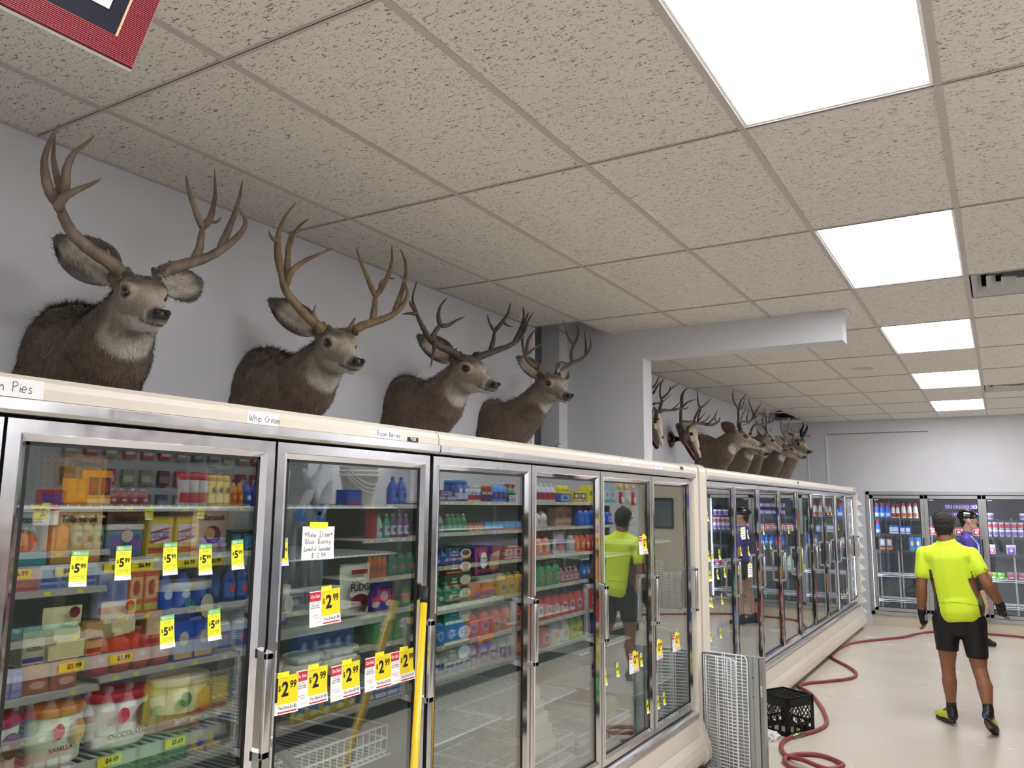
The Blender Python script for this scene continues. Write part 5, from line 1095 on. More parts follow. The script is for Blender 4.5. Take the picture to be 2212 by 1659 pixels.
# two racks lean in the gap between the bumper and the aisle; they stand along x, seen from the camera side
RZ = math.radians(-90)
a = wire_rack('wire_rack', 0.30, 0.73, 34, 'white wire freezer shelf standing on end right of the near case, front one', (-1.15, 4.105, 0.004), RZ, 0.0, group='removed wire shelves')
a.rotation_euler = (0, 0, math.radians(-112))
a2 = wire_rack('wire_rack', 0.33, 0.75, 34, 'white wire freezer shelf standing on end right of the near case, rear one', (-1.14, 4.113, 0.004), RZ, 0.0, group='removed wire shelves'); a2.rotation_euler = (0, 0, math.radians(-100))
def grey_panel():
    o = empty('metal_panel', (0, 0, 0), 0, # leans parallel to the shelves
        'grey galvanised cooler panel standing upright right of the wire shelves', 'panel')
    b = MB()
    b.box(-1.14, -0.70, 4.256, 4.262, 0, 0.75, 'steel_grey')
    for x0, x1, y0 in ((-0.80, -0.772, 4.225), (-0.768, -0.735, 4.215), (-0.731, -0.70, 4.235)):
        b.box(x0, x1, y0, 4.262, 0, 0.745, 'steel_grey')
    b.box(-0.702, -0.697, 4.2, 4.262, 0, 0.745, 'aluminium'); b.box(-1.14, -0.70, 4.23, 4.262, 0.745, 0.751, 'aluminium')
    b.build('sheet', o)
    MB().bbox(-0.727, -0.712, 4.226, 4.234, 0.50, 0.575, 0.003, 'white_plastic').build('bracket', o)
    for z in (0.62, 0.5): MB().tube([(-0.771, 4.224, z), (-0.771, 4.21, z)], 0.004, 8, 'gasket').build('rivet', o)
grey_panel()
_g = [o for o in C.objects if o.name == 'metal_panel'][0]; _T = Matrix.Translation((-0.70, 4.235, 0)) @ Matrix.Rotation(math.radians(-20), 4, 'Z') @ Matrix.Translation((0.70, -4.235, 0)); _g.matrix_world = Matrix.Translation((-0.01, -0.152, 0))
# yellow pole leaning at the gap between the two near cases
pl = empty('broom_pole', (0, 0, 0), 0, 'bright yellow broom pole with black tip leaning on the case gap', 'pole')
p0 = Vector((-0.895, 0.544, 0.0)); p1 = Vector((-1.108, 0.91, 1.44))
MB().tube([p0, p0.lerp(p1, 0.965)], 0.0135, 14, 'pole_yellow').build('shaft', pl)
MB().tube([p0.lerp(p1, 0.962), p0.lerp(p1, 0.97), p1], [0.0142, 0.0142, 0.0125], 14, 'gasket').build('grip_cap', pl)
MB().box(-1.05, -0.75, 0.50, 0.58, 0.0, 0.05, 'black_plastic').build('brush_block', pl)
# sign hanging askew from the ceiling at the top left
mat('sign_red', '8F2A33', 0.6); mat('sign_red_dark', '5E1019', 0.6); mat('sign_navy', '12131F', 0.6, var=0.15, spec=0.2); mat('lip_glare', 'D9A07A', 0.4)
so = empty('hanging_sign', (0, 0, 0), 0, 'dark blue sign with ribbed red frame hanging at the top left corner', 'sign')
Cn = Vector((-0.3334, -0.8409, 2.3508)); e1 = Vector((0.0125, 0.0264, 0.117)).normalized(); e2 = Vector((-0.073, -0.148, 0.042)); e2 = (e2 - e1 * e2.dot(e1)).normalized(); nn = e1.cross(e2)
cd_ = Vector((0.69, -1.476, 1.742)) - Cn
if nn.dot(cd_) < 0: nn = -nn
SW = 0.46; FR = 0.034
SP = lambda a, b, c=0.0: Cn + e1 * a + e2 * b + nn * c
def sbar(mb, a0, a1, b0, b1, c0, c1, m):
    vs = [SP(a, b, c) for c in (c0, c1) for a, b in ((a0, b0), (a1, b0), (a1, b1), (a0, b1))]
    mb.add(vs, [(0, 3, 2, 1), (4, 5, 6, 7), (0, 1, 5, 4), (1, 2, 6, 5), (2, 3, 7, 6), (3, 0, 4, 7)], m)
b_ = MB(); sbar(b_, 0, SW, 0, SW, -0.012, -0.004, 'white_plastic'); sbar(b_, FR, SW - FR, FR, SW - FR, -0.004, 0.0, 'sign_navy'); b_.build('panel', so)
rb = MB(); n = 12; w_ = FR / n
for k in range(n):
    sbar(rb, k * w_, k * w_ + w_ * 0.55, 0, SW, 0, 0.005, 'sign_red'); sbar(rb, SW - (k + 1) * w_, SW - (k + 1) * w_ + w_ * 0.55, 0, SW, 0, 0.005, 'sign_red')
nk = int((SW - 2 * FR) / w_)
for k in range(nk):
    for q in (0, SW - FR): sbar(rb, FR + k * w_, FR + k * w_ + w_ * 0.55, q, q + FR, 0, 0.005, 'sign_red')
for q in (0, SW - FR): sbar(rb, q, q + FR, 0, SW, -0.003, 0.0015, 'sign_red_dark'); sbar(rb, 0, SW, q, q + FR, -0.003, 0.0012, 'sign_red_dark')
sbar(rb, FR - 0.002, SW - FR, FR - 0.003, FR, 0, 0.006, 'lip_glare')  # glare on the frame's inner right lip, painted as a pale strip
rb.build('ribbed_frame', so)
lt = MB(); sbar(lt, 0.068, 0.34, 0.0535, 0.082, 0, 0.002, 'paper'); sbar(lt, 0.31, 0.34, 0.0535, 0.2, 0, 0.002, 'paper'); lt.build('lettering', so)
cw = MB()
for q in (SP(SW, SW), SP(SW, 0.0), ): cw.tube([q, Vector((q.x, q.y, 3.046))], 0.0015, 5, 'wire_white')
cw.build('hanging_wire', so)

pc = MB().lathe([(0.022, 2.0), (0.022, 2.11), (0.03, 2.11), (0.03, 2.135), (0.012, 2.15)], 12, 'steel_grey', cx=-1.9, cy=3.45).build('pipe_stub', None, None, 'small grey pipe stub on top of the second case before the white post', 'pipe')
# ---------------- paper tags taped to the door glass ----------------
UY = Vector((0, 1, 0)); UZ = Vector((0, 0, 1))
def curl(u, v, w, h, k=1.0):     # gentle curl towards the lower right corner
    return 0.0006 + k * (0.010 * (v ** 3) * (0.4 + 0.6 * u))
def sheet(w, h, parts, k=1.0, nx=3, nz=7):
    """parts: (u0,u1,v0,v1,mat) in 0..1 with v downward; origin = top left on the glass, +y right, z down"""
    mb = MB()
    for (u0, u1, v0, v1, m) in parts:
        n1 = max(1, round((u1 - u0) * nx)); n2 = max(1, round((v1 - v0) * nz)); vs = []; fs = []
        for j in range(n2 + 1):
            for i in range(n1 + 1):
                u = u0 + (u1 - u0) * i / n1; v = v0 + (v1 - v0) * j / n2; vs.append((curl(u, v, w, h, k), u * w, -v * h))
        for j in range(n2):
            for i in range(n1): a = j * (n1 + 1) + i; fs.append((a, a + n1 + 1, a + n1 + 2, a + 1))
        mb.add(vs, fs, m, True)
    return mb
def solid(mb, name, parent=None, **k):
    o = mb.build(name, parent, **k); return o
def put_text(mb, items, w, h, k=1.0):
    for (t, u, v, size, m, bold, sx) in items:
        vs, fs = font_mesh(t, bold, 0.0)
        mb.add([(curl(min(1, max(0, u + p.x * size * sx / w)), min(1, max(0, v - p.y * size / h)), w, h, k) + 0.0007, u * w + p.x * size * sx, -v * h + p.y * size) for p in vs], fs, m)
SAV = {}
def savings_tag(price, cents, loc, label, s=1.0, small=False, group='yellow savings tags taped to the doors', kk=1.0, rx=0.0):
    key = (price, cents, small, kk)
    if key not in SAV:
        w, h = (0.041, 0.082) if not small else (0.032, 0.078)
        body = sheet(w, h, [(0, 1, 0, 0.15, 'paper_green'), (0, 1, 0.15, 0.86, 'paper_lemon'), (0, 1, 0.86, 1, 'paper')], kk)
        tx = MB(); put_text(tx, [('BIG', 0.27, 0.085, 0.0105, 'paper', 0.02, 0.9), ('SAVINGS', 0.68, 0.09, 0.0062, 'paper', 0.01, 0.9), ('$', 0.14, 0.46, 0.012, 'ink', 0.01, 0.9), (price, 0.4, 0.5, 0.028, 'ink', 0.035, 0.95), (cents, 0.75, 0.44, 0.0155, 'ink', 0.02, 0.9),
                                 ('All 1.5 Quart', 0.5, 0.2, 0.0035, 'ink_green', 0, 1.1), ('Ice Cream', 0.5, 0.25, 0.0035, 'ink_green', 0, 1.2), ('You Save $1.00', 0.5, 0.71, 0.0042, 'ink_green', 0, 1.1), ('Reg. Price', 0.28, 0.77, 0.0032, 'ink_green', 0, 1), ('$6.99', 0.75, 0.77, 0.0032, 'ink_green', 0, 1), ('Everyday 48 fl oz', 0.68, 0.9, 0.003, 'ink_grey', 0, 1)], w, h, kk)
        SAV[key] = (body.mesh('price_tag'), tx.mesh('lettering'))
    a, b = SAV[key]
    o = bpy.data.objects.new('price_tag', a); C.objects.link(o); o.location = loc; o.scale = (1, s, s); o.rotation_euler = (rx, 0, 0)
    tag(o, label, 'price tag', group); t = bpy.data.objects.new('lettering', b); C.objects.link(t); t.parent = o
    return o
SALE = {}
def sale_tag(loc, label, rx=0.0, s=1.0, kk=1.0, name='Prairie'):
    w, h = 0.135, 0.108
    if kk not in SALE:
        body = sheet(w, h, [(0, 0.39, 0, 0.03, 'paper'), (0.0, 0.36, 0.03, 0.29, 'paper_red'), (0.36, 0.39, 0.03, 0.29, 'paper'), (0, 0.39, 0.29, 1, 'paper'), (0.39, 1, 0, 0.75, 'paper_yellow'), (0.39, 1, 0.75, 0.93, 'paper'), (0.42, 0.97, 0.93, 0.97, 'paper_red'), (0.39, 0.42, 0.93, 1, 'paper'), (0.97, 1, 0.93, 1, 'paper'), (0.42, 0.97, 0.97, 1, 'paper')], kk, 8, 8)
        tx = MB(); put_text(tx, [('On Sale', 0.18, 0.155, 0.0145, 'paper', 0.02, 0.85), ('$', 0.455, 0.33, 0.022, 'ink', 0.015, 0.9), ('2', 0.62, 0.38, 0.056, 'ink', 0.035, 0.95), ('99', 0.85, 0.27, 0.03, 'ink', 0.025, 0.85), ('You Save $1.80', 0.7, 0.84, 0.0125, 'ink', 0.006, 0.9),
             ('48 fl oz Food Club', 0.19, 0.34, 0.0045, 'ink_grey', 0, 1), ('Peach Vanilla', 0.19, 0.41, 0.0065, 'ink', 0.01, 0.95), ('Bean Ice Cream', 0.19, 0.47, 0.0065, 'ink', 0.01, 0.9), ('Reg Price $4.79', 0.17, 0.68, 0.0045, 'ink_grey', 0, 1), ('SAVE $1.80', 0.22, 0.75, 0.0045, 'ink_grey', 0, 1), ('12/28/22 2:00 PM', 0.26, 0.9, 0.003, 'ink_grey', 0, 1)], w, h, kk)
        tp = MB(); tp.add([(0.0022, 0.048, 0.011), (0.0022, 0.094, 0.011), (0.0026, 0.094, -0.006), (0.0026, 0.048, -0.006)], [(0, 1, 2, 3)], 'paper_lemon')
        SALE[kk] = (body.mesh('sale_tag'), tx.mesh('lettering'), tp.mesh('tape'))
    a, b, c = SALE[kk]
    o = bpy.data.objects.new('sale_tag', a); C.objects.link(o); o.location = loc; o.rotation_euler = (rx, 0, 0); o.scale = (1, s, s); tag(o, label, 'sale tag', 'On Sale tags taped to the doors')
    for nm, me in (('lettering', b), ('tape', c)): t = bpy.data.objects.new(nm, me); C.objects.link(t); t.parent = o
    return o
XG = -1.1445 - 0.0175     # just in front of the outer glass face (-1.162)
for (y, z, p, c, lab, r) in (
        (-0.372, 1.622, '5', '99', 'yellow $5.99 tag with green top on the nearest door, leftmost of its five', -0.05), (-0.262, 1.628, '5', '99', 'yellow $5.99 tag on the nearest door, second of its five', -0.01),
        (-0.133, 1.63, '5', '99', 'yellow $5.99 tag on the nearest door, middle of its five', 0.03), (-0.023, 1.623, '5', '99', 'yellow $5.99 tag on the nearest door, fourth of its five', 0.02),
        (0.083, 1.63, '5', '99', 'yellow $5.99 tag on the nearest door, rightmost beside the frame', 0.05), (-0.127, 1.447, '5', '69', 'lower left yellow $5.69 tag on the nearest door, curling outwards', 0.05),
        (0.018, 1.447, '5', '69', 'lower right yellow $5.69 tag over the blue vanilla tub', 0.05), (0.252, 1.63, '5', '99', 'yellow $5.99 tag alone at left of the second door', 0.02)):
    savings_tag(p, c, (XG, y, z), lab, kk=0.8, rx=r)
for (y, z, lab, r) in ((0.394, 1.462, 'On Sale $2.99 tag alone under the handwritten note, second door', 0.03), (0.228, 1.232, 'On Sale $2.99 tag low on the second door, leftmost of five', -0.035), (0.352, 1.232, 'On Sale $2.99 tag low on the second door, second of five, overlapped', 0.0),
                       (0.502, 1.222, 'On Sale $2.99 tag low on the second door, middle of five', 0.015), (0.664, 1.222, 'On Sale $2.99 tag low on the second door, fourth of five', 0.0), (0.795, 1.222, 'On Sale $2.99 tag low on the second door, rightmost, partly behind the yellow pole', 0.0),
                       (3.068, 1.553, 'On Sale $2.99 tag beside the reflected lime jersey', 0.0), (2.90, 0.902, 'On Sale $2.99 tag low on the fifth door, beside a thin yellow tag', 0.0), (3.285, 0.915, 'left of two On Sale $2.99 tags on the sixth door', 0.0), (3.602, 0.918, 'right of two On Sale $2.99 tags on the sixth door', 0.0)):
    q = sale_tag((XG + (0.001 if z < 1.24 and abs(y - 0.228) < .01 else 0), y, z), lab, r, kk=0.7)
for k, (y, z) in enumerate([(2.56, .872), (2.72, .888), (3.06, .888), (3.15, .61), (3.32, .6), (3.42, .603)]):
    savings_tag('4', '99', (XG, y, z), 'thin yellow price tag low on the fifth and sixth doors, ' + ('leftmost', 'second from left', 'touching the On Sale tag', 'lowest left one', 'lowest middle one', 'lowest right one')[k], small=True, kk=1.0)
RT = [(4.25, 1.7), (4.26, 1.41), (4.46, 1.41), (4.64, 1.41), (5.02, 1.54), (5.25, 1.56), (5.46, 1.54), (5.01, 1.42), (5.23, 1.41), (5.47, 1.4), (5.76, 1.43), (5.99, 1.43), (6.23, 1.42), (5.99, 1.56), (6.67, 1.55), (7.0, 1.54), (4.25, 1.27), (4.41, 1.27), (4.58, 1.27), (4.76, 1.27), (5.01, 1.26), (5.15, 1.26), (5.82, 1.25), (4.25, 1.09), (4.42, 1.08), (4.67, 1.08), (4.25, 0.85), (4.61, 0.84), (8.13, 1.31), (8.37, 1.32), (8.6, 1.3), (8.96, 1.71), (9.21, 1.71), (9.44, 1.71), (9.68, 1.71), (9.94, 1.7), (9.94, 1.51), (10.81, 1.52), (7.7, 1.12), (7.36, 1.32), (9.93, 0.63), (10.12, 0.65), (10.35, 0.65), (10.57, 0.61)]
for k, (y, z) in enumerate(RT):
    y += 0.12 if y < 4.3 else 0.0
    dn = sum(1 for e in (5.055, 5.825, 6.615, 7.41, 8.195, 8.965, 9.745, 10.525) if y > e)
    hgt = 'near the top' if z > 1.65 else 'high' if z > 1.5 else 'at mid height' if z > 1.35 else 'below mid height' if z > 1.2 else 'low' if z > 0.95 else 'near the bottom'
    E_ = (5.055, 5.825, 6.615, 7.41, 8.195, 8.965, 9.745, 10.525)
    hn = lambda v: 0 if v > 1.65 else 1 if v > 1.5 else 2 if v > 1.35 else 3 if v > 1.2 else 4 if v > 0.95 else 5
    same = [q[0] for q in sorted(RT) if hn(q[1]) == hn(z) and sum(1 for e in E_ if q[0] > e) == dn]
    rk = same.index(RT[k][0]) + 1
    savings_tag('4', '99', (XG, y, z), 'small yellow tag %s on far case door %s%s' % (hgt, ['one', 'two', 'three', 'four', 'five', 'six', 'seven', 'eight', 'nine'][dn], (', %s from left' % ORD[rk].replace('leftmost', 'first')) if len(same) > 1 else ''), small=True, kk=1.2, group='small yellow tags on the far case')
# ---- handwriting: stroke letters on a 0..1 by 0..1 cell ----
G = {'W': '0,1 .2,0 .45,.75 .7,0 1,1', 'h': '.1,1 .1,0|.1,.4 .4,.6 .6,.45 .6,0', 'i': '.3,.5 .3,0|.3,.75 .32,.8', 'p': '.1,.55 .05,-.35|.08,.4 .4,.6 .65,.35 .45,.02 .1,.1', 'C': '.85,.85 .5,1 .1,.6 .15,.15 .5,0 .85,.15', 'r': '.1,.55 .12,0|.12,.35 .35,.55 .6,.5', 'e': '.1,.3 .6,.33 .55,.55 .3,.6 .1,.3 .25,.02 .6,.08', 'a': '.6,.5 .3,.6 .08,.25 .3,0 .58,.3|.6,.55 .62,.1 .75,0',
     'm': '.05,.55 .08,0|.08,.35 .25,.55 .38,.4 .38,0|.38,.35 .58,.55 .72,.4 .75,0', 'F': '.1,1 .15,0|.1,1 .8,.95|.12,.55 .6,.55', 'o': '.35,.55 .1,.3 .3,0 .6,.25 .35,.55', 'z': '.1,.5 .6,.5 .1,0 .65,.02', 'n': '.1,.55 .1,0|.1,.35 .4,.58 .55,.4 .58,0', 'B': '.15,1 .15,0|.15,1 .6,.85 .2,.52 .7,.3 .5,.02 .15,0', 's': '.55,.5 .3,.58 .2,.4 .5,.2 .4,0 .1,.05', 'P': '.15,1 .18,0|.1,.95 .6,1 .7,.7 .2,.5', 'N': '.1,0 .12,1 .65,0 .7,1', 'w': '.05,.5 .2,0 .38,.4 .55,0 .75,.55',
     'I': '.1,1 .8,1|.45,1 .42,0|.05,0 .8,0', 't': '.3,.95 .3,.1 .5,0|.05,.6 .6,.62', 'l': '.2,1 .15,.5 .2,0', 'u': '.1,.5 .12,.1 .4,0 .6,.5 .62,0', 'y': '.1,.5 .35,.1|.65,.5 .2,-.4', 'L': '.3,1 .1,0 .8,.02', 'd': '.6,.5 .25,.5 .1,.2 .3,0 .6,.2|.65,1 .62,0', "'": '.2,1 .2,.8', 'S': '.75,.9 .4,1 .2,.7 .7,.35 .5,0 .1,.1', '$': '.7,.85 .3,.9 .15,.65 .6,.4 .5,.1 .1,.15|.4,1.05 .38,-.1', '2': '.1,.8 .45,1 .65,.7 .1,.02 .75,.02', '.': '.2,.05 .25,.02', '9': '.6,.75 .35,1 .1,.7 .35,.5 .62,.75 .5,0', '*': '.3,.9 .3,.3|.05,.75 .55,.45|.05,.45 .55,.75', 'R': '.1,0 .12,1 .6,.85 .2,.5 .7,0', 'U': '.1,1 .12,.1 .5,0 .7,1', 'T': '0,1 .8,1|.4,1 .4,0', '0': '.4,1 .1,.5 .4,0 .7,.5 .4,1', ' ': ''}
def write(mb, s, o, size, th, m='ink', adv=0.78, slope=0.0):
    r = random.Random(len(s)); x = 0
    for ch in s:
        for st_ in G.get(ch, '').split('|'):
            if not st_: continue
            P = [tuple(float(v) for v in q.split(',')) for q in st_.split()]
            P = catmull([Vector((0, p[0] * 0.8 + p[1] * slope, p[1])) for p in P], 4)
            mb.tube([Vector(o) + Vector((0.0, (x + p.y) * size, p.z * size)) for p in P], th, 4, m, False)
        x += adv * (0.5 if ch in "il'." else 1.5 if ch == 'W' else 1.15 if ch in 'mN' else 1) + r.uniform(-.04, .04)
nt = sheet(0.14, 0.102, [(0, 1, 0, 1, 'paper')], 0.4, 4, 4).build('handwritten_note', None, (XG, 0.352, 1.663), 'white handwritten New Item note taped to the second door', 'note', rot=(-0.02, 0, 0))
nb = MB(); th = 0.0006
write(nb, '*New Item*', (0.0028, 0.008, -0.032), 0.0155, th); write(nb, 'Blue Bunny', (0.0028, 0.012, -0.053), 0.0155, th); write(nb, "Load'd Sundae", (0.0032, 0.008, -0.075), 0.0135, th, adv=0.7); write(nb, '$ 2.99', (0.005, 0.04, -0.096), 0.015, th)
nb.build('handwriting', nt)
MB().add([(0.0016, 0.028, 0.014), (0.0016, 0.108, 0.014), (0.0016, 0.108, -0.006), (0.0016, 0.028, -0.006)], [(0, 1, 2, 3)], 'paper_lemon').build('tape', nt)
XHd = -1.119
def header_note(txt, y, w, z0, z1, label, size, o=(0.01, 0.012), m='ink', th=0.0007, ad=0.72):
    n_ = MB().box(XHd, XHd + 0.0012, y, y + w, z0, z1, 'paper').build('header_note', None, None, label, 'note')
    q = MB(); write(q, txt, (XHd + 0.0016, y + o[0], z0 + o[1]), size, th, m, ad); q.build('handwriting', n_); return n_
header_note('Frozen Pies', -0.72, 0.225, 1.957, 1.998, 'white Frozen Pies note on the freezer header, cut at the left edge', 0.0215, (0.062, 0.011), ad=0.62)
header_note('Whip Cream', 0.075, 0.115, 1.957, 1.993, 'white Whip Cream note on the freezer header', 0.018, (0.008, 0.008), ad=0.62)
header_note('Frozen Berries', 0.625, 0.125, 1.957, 1.99, 'white Frozen Berries note on the freezer header', 0.016, (0.006, 0.008), ad=0.58)
header_note('Breakfast', 2.72, 0.11, 1.958, 1.995, 'small faded note on the header above the fifth door', 0.014, (0.01, 0.01), 'ink_grey', 0.0004)
header_note('Corn Rows', 3.24, 0.12, 1.958, 1.993, 'small faded note on the header above the sixth door', 0.013, (0.01, 0.01), 'ink_grey', 0.0004)
n_ = MB().box(XHd, XHd + 0.002, 0.80, 0.862, 1.958, 1.972, 'ink').build('maker_badge', caseA)
MB().text('TYLER', (XHd + 0.0026, 0.831, 1.965), UY, UZ, 0.012, 'paper', 0.03).build('lettering', n_)
for (y, z, w, h, lab, ln) in ((5.29, 1.56, 0.12, 0.1, 'white notice taped on the second door of the far case', 4), (5.45, 1.25, 0.14, 0.11, 'white notice with yellow tape lower on the second far door', 4)):
    s_ = MB().box(XG, XG + 0.0008, y, y + w, z - h, z, 'paper').build('notice', None, None, lab, 'note')
    q = MB()
    for k in range(ln): q.box(XG + 0.0008, XG + 0.0012, y + 0.02, y + w - 0.02, z - 0.02 - k * 0.02, z - 0.016 - k * 0.02, 'ink_grey')
    q.build('print', s_)
    if z < 1.4: MB().box(XG + 0.0008, XG + 0.0016, y + 0.03, y + 0.1, z - 0.006, z + 0.012, 'paper_lemon').build('tape', s_)
# ---------------- opposite aisle shelving (seen in the door glass) ----------------
XS = 1.40
mat('peg_white', 'B9BDC2', 0.6); mat('peg_dark', '77786F', 0.6)
def pegboard(mb, x, y0, y1, z0, z1, m):
    mb.box(x, x + 0.01, y0, y1, z0, z1, m)
    ny = int((y1 - y0) / 0.0508); nz = int((z1 - z0) / 0.0508)
    for i in range(ny):
        for j in range(nz):
            y = y0 + 0.025 + i * 0.0508; z = z0 + 0.025 + j * 0.0508
            mb.quad((x - 0.0008, y - 0.004, z - 0.004), (x - 0.0008, y - 0.004, z + 0.004), (x - 0.0008, y + 0.004, z + 0.004), (x - 0.0008, y + 0.004, z - 0.004), 'dark_void')
BAYS = [(-0.6, 0.2, (1.70, 1.4, 1.0, 0.5)), (0.2, 1.38, (1.70, 1.455, 1.25, 1.0, 0.71, 0.5)), (1.38, 2.6, (1.70, 1.40, 1.07, 0.745, 0.40)), (2.6, 3.55, (0.95, 0.55)), (3.55, 4.58, (1.717, 1.438, 1.12, 0.846, 0.59)),
        (4.58, 6.25, (1.75, 1.46, 1.155, 0.80, 0.45)), (6.25, 7.95, (1.755, 1.47, 1.155, 0.82, 0.45)), (7.95, 9.4, (1.75, 1.47, 0.9, 0.5))]
bl = ['nearest, beside the camera', 'carrying yellow boxes and orange bottles', 'with teal tubs and red jugs', 'of hanging brushes', 'with white buckets on top', 'with gallon bleach jugs at the bottom', 'with rows of red detergent jugs', 'last one, with hanging snack bags']
for n, (a, b, zs) in enumerate(BAYS):
    o = empty('shelving_bay', (0, 0, 0), 0, 'beige store shelving bay in the glass reflection, ' + bl[n], 'shelving', 'shelving bays opposite the freezers')
    f_ = MB(); top = max(zs) - 0.02 if max(zs) > 1.2 else 1.68
    pegboard(f_, 1.86, a, b, 0.15, top, 'peg_dark' if n != 3 else 'peg_white')
    for y in (a, b - 0.03): f_.box(1.85, 1.88, y, y + 0.03, 0, top, 'shelf_beige')
    f_.build('back_panel', o)
    MB().box(XS, 1.87, a, b, 0.13, 0.15, 'shelf_beige').box(XS + 0.03, XS + 0.05, a, b, 0, 0.13, 'dark_void').box(XS - 0.003, XS + 0.004, a, b, 0.115, 0.152, 'shelf_metal').build('base_deck', o)
    for z in zs:
        s = MB().box(XS + 0.01, 1.86, a + 0.002, b - 0.002, z - 0.014, z, 'shelf_beige').build('shelf', o)
        MB().prism([(XS + 0.01, z + 0.002), (XS - 0.004, z - 0.002), (XS - 0.012, z - 0.032), (XS + 0.01, z - 0.034)], 1, a + 0.002, b - 0.002, 'shelf_metal').build('price_rail', s)
        r = random.Random(int(z * 100) + n)
        t = MB(); y = a + 0.08
        while y < b - 0.08:
            if r.random() < 0.75: t.box(XS - 0.0105, XS - 0.0085, y, y + 0.035, z - 0.028, z - 0.006, r.choice(['paper_lemon', 'paper_lemon', 'paper']))
            y += r.uniform(0.09, 0.26)
        if t.v: t.build('price_strip', s, kind='stuff')
def P2Y(px):
    T = [(20, 0.85), (60, 0.89), (240, 1.37), (300, 1.52), (540, 2.38), (620, 2.75), (840, 3.83), (900, 4.2), (960, 4.63), (1130, 6.06), (1160, 6.37), (1285, 7.86), (1305, 8.13), (1370, 9.14), (1400, 9.66)]
    for (a, b), (c, d) in zip(T, T[1:]):
        if px <= c: return b + (d - b) * (px - a) / (c - a)
    return T[-1][1]
def cm(h, rough=0.35, **k):
    return mat('c_' + h, h, rough, **k) and 'c_' + h
